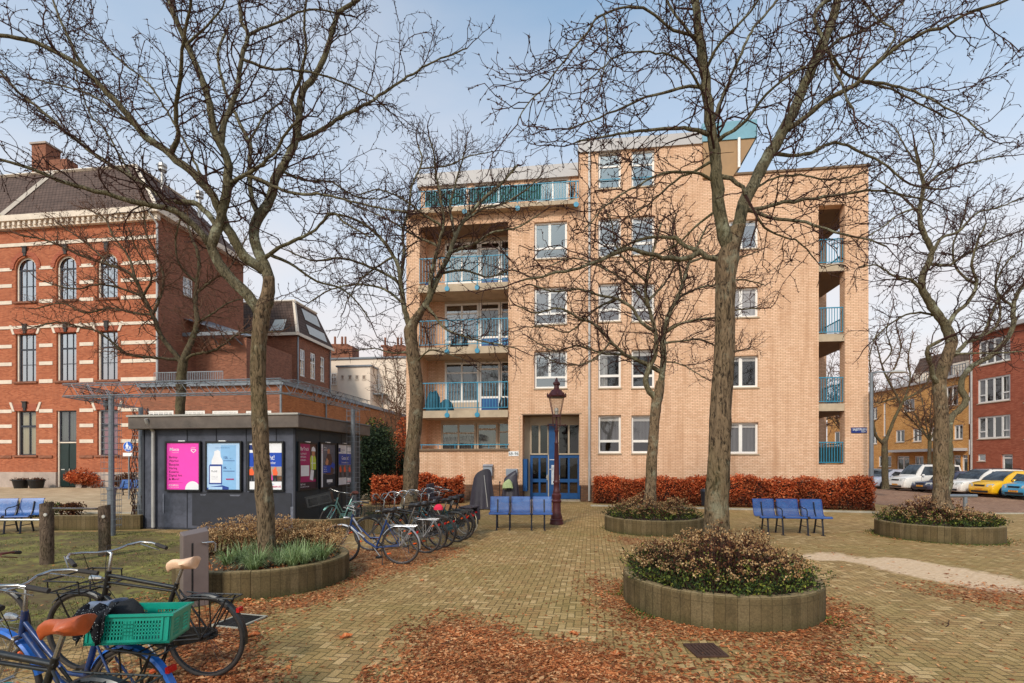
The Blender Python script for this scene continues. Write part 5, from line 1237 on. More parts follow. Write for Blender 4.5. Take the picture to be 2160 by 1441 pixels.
def truss(a, b, label, vine=0):
    a, b = Vector(a), Vector(b); L = (b - a).length; rz = math.atan2(b.y - a.y, b.x - a.x)
    t = thing('pergola_beam', label, 'pergola beam', (a.x, a.y, 0), rz, group='lattice pergola beams')
    m = MB(); w_ = .2
    for (y, z) in ((-w_, zb), (w_, zb), (-w_, zt), (w_, zt)): m.tube([(0, y, z), (L, y, z)], .011, 5)
    n = max(2, int(L / .42))
    m.build('chord', M['steel'], t); m = MB()
    for i in range(n):
        x0, x1 = L * i / n, L * (i + 1) / n; xm = (x0 + x1) / 2
        for y in (-w_, w_): m.tube([(x0, y, zb), (xm, y, zt)], .007, 4); m.tube([(xm, y, zt), (x1, y, zb)], .007, 4)
        for z in (zb, zt): m.tube([(x0, -w_, z), (x0, w_, z)], .005, 4); m.tube([(xm, -w_, z), (xm, w_, z)], .004, 4)
    for y in (-.1, 0, .1):
        for z in (zb, zt): m.tube([(0, y, z), (L, y, z)], .0035, 4)
    m.build('lattice', M['steel'], t)
    if vine:
        v = MB(); rnd = random.Random(int(L * 100))
        for k in range(vine):
            x = rnd.uniform(0, L * .5); pts = []
            for i in range(12): pts.append((x + i * L * .04 + rnd.uniform(-.05, .05), rnd.uniform(-.25, .25), rnd.uniform(zb - .12, zt + .06)))
            v.tube(pts, .006, 4)
        v.build('vine_stem', M['twig'], t)
W0 = ((150 - 1080) / CF * 12.5, 12.5, 0); W1 = ((604 - 1080) / CF * 11.7, 11.7, 0); W2 = ((768 - 1080) / CF * 15.8, 15.8, 0)
truss(W0, W1, 'long lattice beam along the front of the kiosk passing behind the trunk', 4); truss(W1, W2, 'lattice beam along the right side of the kiosk', 2); truss(W0, (c2.x - .3, 15.1, 0), 'short lattice beam over the left end joining the two left columns', 7)

# ------------------------------------------------------------------ planters
def blockmat():
    t = NT('weathered_concrete_blocks'); u = t.n('ShaderNodeUVMap').outputs[0]
    b = t.n('ShaderNodeTexBrick', offset=.0, inp={'Vector': u, 'Color1': (0, 0, 0, 1), 'Color2': (1, 1, 1, 1), 'Mortar': (.5, .5, .5, 1), 'Scale': 1.0, 'Mortar Size': .006, 'Mortar Smooth': .3, 'Brick Width': .118, 'Row Height': 1.0})
    rv = t.n('ShaderNodeRGBToBW', inp={0: b.outputs['Color']}).outputs[0]
    c = t.ramp(rv, [(0, srgb(90, 75, 50)), (.5, srgb(99, 83, 57)), (1, srgb(108, 92, 66))])
    n = t.noise(2.2, 6, .7, t.pos()); c = t.mix(t.m('MULTIPLY', t.ramp(n, [(.45, 0), (.7, 1)]), .5), c, srgb(72, 64, 40))
    v = t.noise(3, 4, .7, t.scale(t.pos(), (2, 2, .5))); c = t.mix(t.m('MULTIPLY', t.ramp(v, [(.5, 0), (.7, 1)]), .5), c, srgb(44, 38, 26))
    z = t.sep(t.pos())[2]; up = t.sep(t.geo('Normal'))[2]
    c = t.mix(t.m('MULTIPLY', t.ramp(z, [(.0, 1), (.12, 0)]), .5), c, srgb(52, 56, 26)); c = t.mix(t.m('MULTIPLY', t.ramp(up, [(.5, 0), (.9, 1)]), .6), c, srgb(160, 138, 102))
    hl = t.m('LESS_THAN', t.m('ABSOLUTE', t.m('SUBTRACT', z, .285)), .006); 
    c = t.mix(t.m('MULTIPLY', t.m('MAXIMUM', b.outputs['Fac'], t.m('MULTIPLY', hl, .7)), .42), c, srgb(50, 42, 28))
    g = t.noise(45, 4, .75, t.pos()); c = t.mix(.35, c, t.ramp(g, [(.3, .1), (.7, .9)]), 'OVERLAY')
    return t.pbr(c, .92, 0, t.bump(t.m('SUBTRACT', g, t.m('MULTIPLY', b.outputs['Fac'], 1.5)), .7, .01), .2)
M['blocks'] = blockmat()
M['soil'] = plain('planter_soil', srgb(70, 56, 38), .95, var=.35, scale=9, bump=.8)
PH = .37
def planter(k, label):
    cx, cy, r = PL[k]; t = thing('round_planter', label, 'planter', (cx, cy, 0), group='round concrete block planters around trees')
    me = bpy.data.meshes.new('wall'); bm = bmesh.new(); uv = bm.loops.layers.uv.new('UVMap'); N = 96; th = .13
    rnd = random.Random(k)
    nb = int(2 * math.pi * r / .118); jit = [rnd.uniform(-.004, .004) for _ in range(nb)]
    prof = [(0.0, 0.0), (0.0, PH - .025), (-.012, PH - .005), (-.03, PH), (-th + .02, PH), (-th, PH - .015), (-th, .1)]
    lens = [0]
    for i in range(1, len(prof)): lens.append(lens[-1] + math.hypot(prof[i][0] - prof[i - 1][0], prof[i][1] - prof[i - 1][1]))
    NB = nb * 3
    ring = []
    for i in range(NB):
        b = i // 3; a = 2 * math.pi * (b + ((i % 3) / 2.0) * .985 + .008) / nb
        ring.append([bm.verts.new(((r + p[0] + jit[b]) * math.cos(a), (r + p[0] + jit[b]) * math.sin(a), p[1] + (jit[b] * .8 if p[1] > .1 else 0))) for p in prof])
    for i in range(NB):
        i2 = (i + 1) % NB
        for j in range(len(prof) - 1):
            f = bm.faces.new((ring[i][j], ring[i2][j], ring[i2][j + 1], ring[i][j + 1]))
            ua = i / 3 * .118 + (.0 if i % 3 == 0 else 0); ub = (i + 1) / 3 * .118
            for lp, (uu, vv) in zip(f.loops, ((ua, lens[j]), (ub, lens[j]), (ub, lens[j + 1]), (ua, lens[j + 1]))): lp[uv].uv = (uu, .3 + vv * .5)
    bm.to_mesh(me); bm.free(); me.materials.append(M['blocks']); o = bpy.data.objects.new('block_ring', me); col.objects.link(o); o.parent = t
    s = MB(); N = 26
    for i in range(N):
        for q in range(6):
            pass
    rings = 7
    for q in range(rings + 1):
        for i in range(N):
            a = 6.2832 * i / N; rr = (r - th + .005) * q / rings; s.v.append((rr * math.cos(a), rr * math.sin(a), PH - .06 + .07 * (1 - (q / rings) ** 2) + .02 * noise.noise(Vector((rr * 3 * math.cos(a), rr * 3 * math.sin(a), cx)))))
    for q in range(rings):
        for i in range(N): s.f.append((q * N + i, q * N + (i + 1) % N, (q + 1) * N + (i + 1) % N, (q + 1) * N + i)); s.m.append(0)
    s.build('soil', M['soil'], t, smooth=180); return t
planter('A', 'round concrete block planter with grasses at the left, before the kiosk'); planter('B', 'large round concrete block planter in the right foreground'); planter('C', 'round concrete planter half hidden behind the row of bicycles')
planter('D', 'round concrete planter in the middle distance before the hedge'); planter('E', 'round concrete planter at the far right by the street')

def shrub_mass(k, label, h=.5, n=15000, size=.035, bloomfrac=.35, seed=1, bloom='bloom', low=.08, skew=(0, 0)):
    cx, cy, r = PL[k]; rnd = random.Random(seed); t = thing('planter_shrubs', label, 'shrubs', (cx, cy, PH - .02))
    g, br, bl, st = MB(), MB(), MB(), MB(); R_ = r - .16
    ns = n // 26
    for i in range(ns):
        a = rnd.random() * 6.2832; q = math.sqrt(rnd.random()); x, y = R_ * 1.04 * q * math.cos(a), R_ * 1.04 * q * math.sin(a)
        hn = .75 + .5 * noise.noise(Vector((x * 2.2, y * 2.2, seed * 3.1)))
        H_ = max(low, h * (1 - q ** 2.6 * .82) * hn) * rnd.uniform(.82, 1.15); lean = Vector((x, y, 0)) * .22 * rnd.random() + Vector((rnd.uniform(-.05, .05), rnd.uniform(-.05, .05), 0))
        p0 = Vector((x, y, 0)); p1 = p0 + lean * .5 + Vector((0, 0, H_ * .6)); p2 = p0 + lean + Vector((0, 0, H_))
        st.tube([p0, p1, p2], [.006, .004, .003], 3, cap=False)
        edge = q > .8
        for j in range(16):
            u = rnd.uniform(.12, 1) ** .8; p = p0.lerp(p2, u) + Vector((rnd.gauss(0, .022), rnd.gauss(0, .022), rnd.gauss(0, .012)))
            greenp = .9 - u * 1.15 * (H_ / h) - (0 if not edge else -.35)
            (g if rnd.random() < greenp else br).leaf(p, size * rnd.uniform(.7, 1.4), up=Vector((0, 0, .5)))
        if rnd.random() < bloomfrac * 1.6 and H_ > h * .25:
            for j in range(12): bl.leaf(p2 + Vector((rnd.gauss(0, .026), rnd.gauss(0, .026), rnd.uniform(.0, .035))), .022, asp=.9)
    g.build('green_foliage', M['shrub_green'], t); br.build('brown_foliage', M['shrub_brown'], t); bl.build('dried_blooms', M[bloom], t); st.build('stems', M['twig'], t)
random.seed(11)
shrub_mass('B', 'dense low shrubs with buff dried flower heads around the foreground trunk', .62, 32000, .034, .34, 2, 'bloom')
shrub_mass('D', 'low brown and green shrubs in the middle planter before the hedge', .6, 13000, .042, .5, 3, 'bloom')
shrub_mass('E', 'low shrubs with buff tips in the far right planter', .55, 15000, .042, .5, 4, 'bloom')
shrub_mass('C', 'sparse green shrubs in the planter behind the bicycles', .34, 6000, .045, .1, 5)
# planter A: sedge tufts in front, dried stonecrop behind
cx, cy, r = PL['A']; random.seed(5)
def tuft(x, y, h, n, label, m='grass', group='sedge tufts in the left planter'):
    mb = MB()
    for i in range(n):
        a = random.random() * 6.2832; L = h * random.uniform(.6, 1.15); out = random.uniform(.4, 1.0); wd = random.uniform(.003, .006)
        d = Vector((math.cos(a), math.sin(a), 0)); s_ = Vector((-d.y, d.x, 0)) * wd * 1.25; b0 = d * random.uniform(0, .04)
        pts = [b0 + d * L * out * t_ + Vector((0, 0, L * (1.5 * t_ - 1.25 * t_ * t_ * out))) for t_ in (0, .35, .7, 1)]
        n0 = len(mb.v)
        for q, p in enumerate(pts): w_ = 1 - q / 3.4; mb.v.extend([tuple(p - s_ * w_), tuple(p + s_ * w_)])
        for q in range(3): mb.f.append((n0 + 2 * q, n0 + 2 * q + 1, n0 + 2 * q + 3, n0 + 2 * q + 2)); mb.m.append(0)
    o = mb.build('grass_tuft', M[m]); o.location = (x, y, PH - .04); tag(o, label, 'grass tuft', group)
tl = [(510, 1175, .3), (545, 1185, .3), (590, 1180, .28), (625, 1172, .3), (655, 1168, .3), (690, 1172, .3), (480, 1180, .24), (555, 1160, .26), (610, 1160, .24), (665, 1185, .28), (525, 1200, .26), (640, 1192, .28)]
for i, (px, py, h) in enumerate(tl):
    x, y = G(px, py + 8, PH); 
    if math.hypot(x - cx, y - cy) > r - .18: 
        s_ = (r - .2) / math.hypot(x - cx, y - cy); x, y = cx + (x - cx) * s_, cy + (y - cy) * s_
    tuft(x, y, h * 1.2, 190, 'pale green sedge tuft at the front of the left planter')
def stonecrop(x, y, h, label):
    t = thing('stonecrop_clump', label, 'dried plant', (x, y, PH - .03), group='dried stonecrop clumps in the left planter'); s_, b = MB(), MB()
    for i in range(34):
        a = random.random() * 6.28; rr = .2 * math.sqrt(random.random()); p0 = Vector((rr * .5 * math.cos(a), rr * .5 * math.sin(a), 0)); p2 = Vector((rr * 1.5 * math.cos(a), rr * 1.5 * math.sin(a), h * random.uniform(.7, 1.1)))
        s_.tube([p0, p0.lerp(p2, .5) + Vector((0, 0, .03)), p2], [.005, .004, .003], 3, cap=False)
        for j in range(16): b.leaf(p2 + Vector((random.gauss(0, .028), random.gauss(0, .028), random.uniform(-.012, .014))), .022, asp=.9)
        for j in range(8): b.leaf(p0.lerp(p2, random.uniform(.3, .95)) + Vector((random.gauss(0, .015), random.gauss(0, .015), 0)), .03)
    s_.build('stems', M['shrub_brown'], t); b.build('flower_heads', M['bloom'], t)
for (dx, dy, h) in ((-.85, .2, .44), (-.7, .5, .5), (-.5, .65, .52), (-.3, .8, .5), (-.6, .25, .4), (-.25, .45, .46), (-.95, -.05, .36), (.3, .75, .42), (.5, .62, .42), (.72, .5, .38), (.45, .4, .34), (.85, .25, .3), (-.05, .9, .44), (.15, .6, .36)):
    stonecrop(cx + dx, cy + dy, h, 'buff dried stonecrop clump at the back of the left planter')
sh = MB(); random.seed(4)
for i in range(1500):
    a = random.random() * 6.28; q = math.sqrt(random.random()) * (r - .18); sh.leaf(Vector((q * math.cos(a), q * math.sin(a), .02)), .04, asp=.6)
o = sh.build('leaf_mulch', M['litter']); o.location = (cx, cy, PH - .04); tag(o, 'dry leaf mulch on the soil of the left planter', 'leaf mulch', kind='stuff')
# weeds at planter feet
wm = MB(); random.seed(9)
for k, (cx, cy, r) in PL.items():
    n = {'B': 2600, 'A': 200, 'D': 500, 'E': 1100, 'C': 500}[k]
    for i in range(n):
        a = random.random() * 6.2832
        if noise.noise(Vector((cx + 2 * math.cos(a), cy + 2 * math.sin(a), 0))) < -.05 and k == 'B': continue
        rr = r + .01 + abs(random.gauss(0, .1)); wm.leaf(Vector((cx + rr * math.cos(a), cy + rr * math.sin(a), .004)), .028, up=Vector((0, 0, .7)))
tag(wm.build('weeds', M['moss']), 'small green weeds growing at the foot of the round planters', 'weeds', kind='stuff')
# moss and short grass over the bare ground at left
gm = MB(); random.seed(21); c_ = 0
while c_ < 9000:
    y = random.uniform(5, 14); x = random.uniform(-1.1, -.45) * y
    if zones(x, y)[1] < .5 or noise.noise(Vector((x * 1.4, y * 1.4, 7))) < -.02: continue
    c_ += 1; gm.leaf(Vector((x, y, 0)), .04, up=Vector((0, 0, .9)), asp=.16)
tag(gm.build('turf', M['moss']), 'patchy mossy grass over the bare soil beside the kiosk', 'grass', kind='stuff')

# ------------------------------------------------------------------ low walls
def low_wall(pts, h, w_, label):
    m = MB()
    P = [Vector((x, y, 0)) for x, y in pts]; L = []
    for i, p in enumerate(P):
        d = (P[min(i + 1, len(P) - 1)] - P[max(i - 1, 0)]).normalized(); nn = Vector((-d.y, d.x, 0)) * w_ / 2; L.append((p - nn, p + nn))
    up = Vector((0, 0, h))
    for i in range(len(P) - 1):
        a, b = L[i]; c, d = L[i + 1]
        m.face([a, c, c + up, a + up]); m.face([b, b + up, d + up, d]); m.face([a + up, c + up, d + up, b + up])
    for i in (0, len(P) - 1): a, b = L[i]; m.face([a, b, b + up, a + up])
    o = m.build('low_wall', M['blocks']); me = o.data; uvl = me.uv_layers.new(name='UVMap')
    for lp in me.loops: v = me.vertices[lp.vertex_index].co; uvl.data[lp.index].uv = (v.x + v.y, v.z)
    return tag(o, label, 'wall')
low_wall([G(90, 1118), G(200, 1118), G(300, 1116)], .38, .2, 'low mossy concrete wall between the timber posts and the kiosk')
low_wall([G(622, 1127), G(680, 1128), G(740, 1124), G(790, 1118)], .37, .2, 'low mossy concrete wall along the right side of the kiosk')
x, y = G(258, 1095); 
lb = MB(); lb.lathe([(.33, 0), (.33, .34), (.31, .36), (.0, .36)], 24); o = lb.build('concrete_pot', M['blocks']); o.data.uv_layers.new(name='UVMap'); o.location = (x, y + 1, 0); tag(o, 'small round concrete block behind the wire column at the left', 'concrete block')

# shrub beds and hedges
def leaf_box(name, label, cat, X, Y, rz, L, W, H, n, size, m, core=srgb(48, 24, 16), stems=0, uneven=.08, kind=None, zoff=0, group=None, taper=0, woody=30):
    t = thing(name, label, cat, (X, Y, zoff), rz, group=group); f = MB(); rnd = random.Random(int(abs(X) * 97 + L))
    for i in range(n):
        u = rnd.random() * L; face = rnd.random()
        top = H * (1 + uneven * noise.noise(Vector((u * 1.2, X, 0))) * 2 + uneven * .6 * noise.noise(Vector((u * 5, X, 4))))
        if face < .62: v, z = rnd.gauss(.04, .05), rnd.random() ** .9 * top
        elif face < .86: v, z = rnd.uniform(0, W), top + rnd.gauss(-.03, .05)
        else: v, z = rnd.uniform(0, W), rnd.uniform(0, top); u = rnd.choice((rnd.gauss(0, .05), rnd.gauss(L, .05)))
        q = noise.noise(Vector((u * 3, z * 3, X))) ; v += .09 * q
        if q < -.28 and face < .62 and rnd.random() < .6: continue
        f.leaf(Vector((u, v, max(.03, z))), size)
    f.build('foliage', m, t)
    c = MB(); nx = max(4, int(L / .5))
    for i in range(nx):
        a, b = L * i / nx, L * (i + 1) / nx; hh = H * (1 + uneven * noise.noise(Vector(((a + b) / 2 * 1.2, X, 0))) * 2) - .1
        c.box(max(.06, a), min(L - .06, b), .12, W - .1, .12, hh)
    c.build('inner_twigs', plain('hedge_core', core, .95, var=.5, scale=14, bump=.8), t)  # solid dark boxes fill the hedge behind its leaf shell
    s = MB()
    for i in range(int(L * woody / 3)):
        u = rnd.uniform(.05, L - .05); s.tube([(u, rnd.uniform(.05, W - .1), 0), (u + rnd.uniform(-.08, .08), rnd.uniform(0, W - .1), H * .5), (u + rnd.uniform(-.15, .15), rnd.uniform(0, W), H * .95)], [.012, .008, .003], 4, cap=False)
    s.build('stems', M['twig'], t); return t
(xa, ya), (xb, yb) = G(1256, 1063), G(1846, 1078)
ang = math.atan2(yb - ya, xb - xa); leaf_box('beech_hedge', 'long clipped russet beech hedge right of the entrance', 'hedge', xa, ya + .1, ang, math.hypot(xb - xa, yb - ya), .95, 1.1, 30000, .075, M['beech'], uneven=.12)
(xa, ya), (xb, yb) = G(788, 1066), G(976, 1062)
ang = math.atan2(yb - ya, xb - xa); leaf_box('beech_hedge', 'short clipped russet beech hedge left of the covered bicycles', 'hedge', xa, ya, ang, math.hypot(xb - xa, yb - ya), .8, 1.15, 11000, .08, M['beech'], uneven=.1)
hk = MB()
(xa, ya), (xb, yb) = G(1246, 1068), G(1856, 1083)
d = Vector((xb - xa, yb - ya, 0)).normalized(); nn = Vector((-d.y, d.x, 0)) * .1; a, b = Vector((xa, ya, 0)), Vector((xb, yb, 0)); up = Vector((0, 0, .06))
hk.face([a, b, b + up, a + up]); hk.face([a + up, b + up, b + nn + up, a + nn + up]); hk.face([b, b + nn, b + nn + up, b + up]); hk.face([a, a + up, a + nn + up, a + nn]); hk.face([a + nn, a + nn + up, b + nn + up, b + nn])
tag(hk.build('kerb', M['kerb']), kind='structure')

def bush(name, label, cat, X, Y, rx, ry, H, n, size, m, seed=1, z0=0, lumps=9, group=None, woody=14):
    t = thing(name, label, cat, (X, Y, z0), group=group); rnd = random.Random(seed); f = MB(); s = MB(); C = []
    for i in range(lumps):
        a = rnd.random() * 6.28; q = rnd.uniform(0, .62); C.append((Vector((rx * q * math.cos(a), ry * q * math.sin(a), H * rnd.uniform(.22, .72))), rnd.uniform(.3, .48)))
    for i in range(n):
        c, k = rnd.choice(C); d = Vector((rnd.gauss(0, 1), rnd.gauss(0, 1), rnd.gauss(0, 1))).normalized() * (1 - abs(rnd.gauss(0, .22)))
        p = c + Vector((d.x * rx * k * 1.3, d.y * ry * k * 1.3, d.z * H * k * .75)); 
        if p.z < .02: p.z = rnd.uniform(.02, .2)
        f.leaf(p, size)
    for i in range(woody):
        c, k = rnd.choice(C); e = c + Vector((rnd.gauss(0, rx * .3), rnd.gauss(0, ry * .3), H * .35)); s.tube([(rnd.gauss(0, .1), rnd.gauss(0, .1), 0), c * .6 + Vector((0, 0, .1)), c, e], [.03, .02, .012, .004], 5, cap=False)
    f.build('foliage', m, t); s.build('stems', M['twig'], t); return t
bush('evergreen_shrub', 'tall dark evergreen shrub between kiosk and apartment block', 'shrub', -6.4, 23.6, 1.35, 1.2, 3.7, 17000, .11, M['conifer'], 3, lumps=16)
bush('evergreen_shrub', 'lower dark evergreen shrub right behind the short hedge', 'shrub', -5.0, 24.3, .8, .9, 2.5, 7000, .1, M['conifer'], 5, lumps=9)
bush('green_shrub', 'light green shrub rising above the dark evergreen', 'shrub', -6.9, 25.1, 1.6, 1, 4.5, 7500, .12, M['shrub_green'], 7, lumps=10)
bush('russet_shrub', 'small russet shrub above the evergreens beside the apartment block', 'shrub', -5.9, 26.6, .9, .7, 4.4, 2600, .11, M['beech'], 8, lumps=5)
bush('dark_shrub', 'low dark shrub filling the gap right of the kiosk', 'shrub', -7.4, 23.2, .9, .8, 1.5, 4500, .09, M['conifer'], 9, lumps=8)
(x, y) = G(178, 1030); bush('russet_bush', 'sprawling russet bush beside the green school door', 'shrub', x, y, 1.7, .8, 1.5, 4200, .12, M['beech'], 2, lumps=8)
(x, y) = G(262, 1034); bush('russet_bush', 'lower brown bush behind the traffic sign', 'shrub', x, y, 1.6, .6, 1.1, 2500, .12, M['shrub_brown'], 4, lumps=6)
for i, (px, py, rx, H_) in enumerate(((30, 1092, .9, .5), (95, 1090, .8, .5), (150, 1088, .6, .45), (-40, 1094, .9, .55))):
    (x, y) = G(px, py); bush('bedding_shrub', ['leafy green shrub left of the timber post', 'green and brown shrub right behind the timber post', 'spiky brown shrub at the right end of the bed', 'green shrub at the far left of the bed'][i], 'shrub', x, y, rx, .5, H_, 1600, .06, M['shrub_green'] if i != 2 else M['shrub_brown'], 20 + i, lumps=7, woody=20)

# ------------------------------------------------------------------ benches
def bench(label, X, Y, rz, seats=3, sw=.55):
    t = thing('bench', label, 'bench', (X, Y, 0), rz, group='blue perforated metal benches')
    prof = [(-.30, .425), (-.285, .45), (-.24, .46), (-.1, .445), (.04, .43), (.12, .44), (.17, .48), (.2, .56), (.235, .68), (.265, .8), (.285, .845), (.31, .845)]
    tot = seats * sw + (seats - 1) * .03; x0 = -tot / 2
    for i in range(seats):
        s = MB(); a = x0 + i * (sw + .03) + .025; b = a + sw - .05; n = len(prof)
        th = .012
        for (y, z) in prof: s.v.extend([(a, y, z), (b, y, z)])
        for k in range(n - 1): s.f.append((2 * k, 2 * k + 1, 2 * k + 3, 2 * k + 2)); s.m.append(0)
        so = s.build('seat', M['bench_blue'], t, smooth=60)
        rm_ = MB()
        for xx in (a, b): rm_.tube([(xx, y, z) for y, z in prof], .011, 6)
        for (y, z) in (prof[0], prof[-1]): rm_.tube([(a, y, z), (b, y, z)], .013, 6)
        rm_.build('seat_rim', M['bench_rim'], so)
    for i in range(seats + 1):
        if i in (0, seats) : xx = x0 + (.22 if i == 0 else tot - .22)
        else: xx = x0 + i * (sw + .03) - .015
        l = MB()
        if 0 < i < seats or True:
            l.tube([(xx, -.2, .43), (xx, -.24, .2), (xx, -.26, .0)], .02, 6); l.tube([(xx, .1, .42), (xx, .16, .2), (xx, .22, .0)], .02, 6); l.tube([(xx, -.24, .2), (xx, .16, .2)], .013, 6)
            l.tube([(xx, -.27, .415), (xx, .1, .41), (xx, .18, .55), (xx, .24, .78)], .017, 6)
            l.box(xx - .03, xx + .03, -.32, -.2, 0, .012); l.box(xx - .03, xx + .03, .16, .28, 0, .012)
        l.build('leg', M['bench_leg'], t)
    r = MB(); r.tube([(x0 + .1, 0.0, .4), (x0 + tot - .1, 0.0, .4)], .022, 8); r.build('crossbar', M['bench_leg'], t)
    for i in range(1, seats):
        xx = x0 + i * (sw + .03) - .015; ar = MB(); ar.tube([(xx, -.2, .46), (xx, -.2, .6), (xx, -.14, .64), (xx, .1, .66), (xx, .22, .7)], .012, 6); ar.build('armrest', M['bench_leg'], t)
    return t
(xa, ya), (xb, yb) = G(1045, 1117), G(1168, 1117)
bench('blue perforated three seat bench before the lamp post and entrance', (xa + xb) / 2 - .1, ya + .1, R(-2))
(xa, ya) = G(1676, 1128); bench('blue perforated three seat bench before the long hedge at the right', xa, ya + .15, R(-7))
(xa, ya) = G(-30, 1128); bench('blue bench cut off by the left edge behind the timber posts', xa, ya + .3, R(12))
(xa, ya) = G(268, 1046); bench('distant blue bench seen between the wire cage columns', xa, ya, R(-8), 2, .62)

# ------------------------------------------------------------------ street lantern
t = thing('street_lamp', 'ornate maroon cast iron street lantern before the entrance', 'street lamp', (*G(1174, 1106), 0)); lx, ly = G(1174, 1106)
s_ = ly / CF
zz = lambda py: CH + (HOR - py) * s_
b = MB(); b.lathe([(.2, 0), (.2, .05), (.185, .08), (.19, .14), (.16, .17), (.165, .22), (.125, .34), (.12, .62), (.14, .64), (.145, .68), (.115, .72), (.13, .78), (.135, .86), (.1, .9), (.11, .95), (.088, 1.0), (.085, 1.18), (.098, 1.2), (.098, 1.24), (.08, 1.27)], 24); b.build('base', M['maroon'], t, smooth=40)
p = MB(); z1 = zz(905)
n0 = 16
pr = [(.078, 1.27), (.05, z1 - .45), (.062, z1 - .43), (.062, z1 - .39), (.048, z1 - .37), (.045, z1 - .1), (.06, z1 - .08), (.06, z1 - .03), (.03, z1)]
p.lathe(pr, 16)
for i in range(10): a = 6.283 * i / 10; p.tube([(.074 * math.cos(a), .074 * math.sin(a), 1.3), (.05 * math.cos(a), .05 * math.sin(a), z1 - .46)], .007, 4)
p.build('post', M['maroon'], t, smooth=40)
c = MB(); zc_ = zz(897); c.tube([(-.25, 0, zc_), (.25, 0, zc_)], .014, 8)
for sx in (-1, 1): c.lathe([(.01, zc_ - .03), (.028, zc_), (.01, zc_ + .03)], 10, sx * .25)
c.tube([(-.25, 0, zc_ - .02), (-.25, 0, zc_ - .12)], .008, 5); c.build('crossbar', M['maroon'], t)
zb0, zb1, zb2 = zz(876), zz(838), zz(822)
hd = MB(); hd.tube([(0, 0, z1), (0, 0, zb0 - .05)], .03, 8)
for i in range(4):
    a = math.pi / 4 + math.pi / 2 * i; hd.tube([(.03 * math.cos(a), .03 * math.sin(a), z1), (.14 * math.cos(a), .14 * math.sin(a), z1 + .08), (.15 * math.cos(a), .15 * math.sin(a), zb0 - .03)], .008, 5)
hd.build('yoke', M['maroon'], t)
q0, q1 = .135, .235; f = MB(); cor = [(-1, -1), (1, -1), (1, 1), (-1, 1)]
for (sx, sy) in cor: f.tube([(sx * q0 * .8, sy * q0 * .8, zb0), (sx * q1 * .85, sy * q1 * .85, zb1)], .01, 5)
for k in range(4):
    a, b2 = cor[k], cor[(k + 1) % 4]
    for q, z in ((q0 * .8, zb0), (q1 * .85, zb1)): f.tube([(a[0] * q, a[1] * q, z), (b2[0] * q, b2[1] * q, z)], .014, 5)
f.box(-q0 * .8, q0 * .8, -q0 * .8, q0 * .8, zb0 - .05, zb0); fo = f.build('lantern_frame', M['maroon'], t)
g = MB()
for k in range(4):
    a, b2 = cor[k], cor[(k + 1) % 4]; e = .98; g.face([(a[0] * q0 * .8 * e, a[1] * q0 * .8 * e, zb0), (b2[0] * q0 * .8 * e, b2[1] * q0 * .8 * e, zb0), (b2[0] * q1 * .85 * e, b2[1] * q1 * .85 * e, zb1), (a[0] * q1 * .85 * e, a[1] * q1 * .85 * e, zb1)])
g.build('glass_pane', M['glass_clear'], fo)
bu = MB(); bu.lathe([(.05, zb0), (.05, zb0 + .1), (.065, zb0 + .12), (.05, zb0 + .2), (.01, zb0 + .22)], 12); bu.build('bulb', M['alu'], fo)
h_ = MB(); h_.lathe([(.28, zb1), (.29, zb1 + .03), (.24, zb1 + .07), (.15, zb2 - .02), (.08, zb2 + .02), (.07, zb2 + .12), (.1, zb2 + .14), (.1, zb2 + .2), (.05, zb2 + .24), (.02, zb2 + .34)], 20)
for i in range(8): a = math.pi / 4 * i; h_.lathe([(.012, zb1 + .02), (.03, zb1 + .06), (.012, zb1 + .12)], 6, .26 * math.cos(a), .26 * math.sin(a))
h_.build('lantern_hood', M['maroon'], t, smooth=45)

# modern street lamp at the corner
lx, ly = (1838 - 1080) / CF * 20.4, 20.4; t = thing('street_lamp', 'plain grey street lamp with flat head at the building corner', 'street lamp', (lx, ly, -.1))
z = CH + (HOR - 786) / CF * ly + .1
p = MB(); p.tube([(0, 0, 0), (0, 0, 1.2), (0, 0, z)], [.085, .085, .06], 12); p.build('post', M['steel_blue'], t, smooth=40)
p = MB(); p.tube([(0, 0, z - .05), (.25, 0, z + .02), (.75, 0, z + .02)], .03, 8); p.build('arm', M['steel'], t)
p = MB(); p.lathe([(.02, 0), (.34, .02), (.36, .05), (.2, .12), (.02, .14)], 16); o = p.build('lamp_head', M['alu'], t, smooth=50); o.location = (1.08, 0, z - .03); o.scale = (1.05, .45, 1)

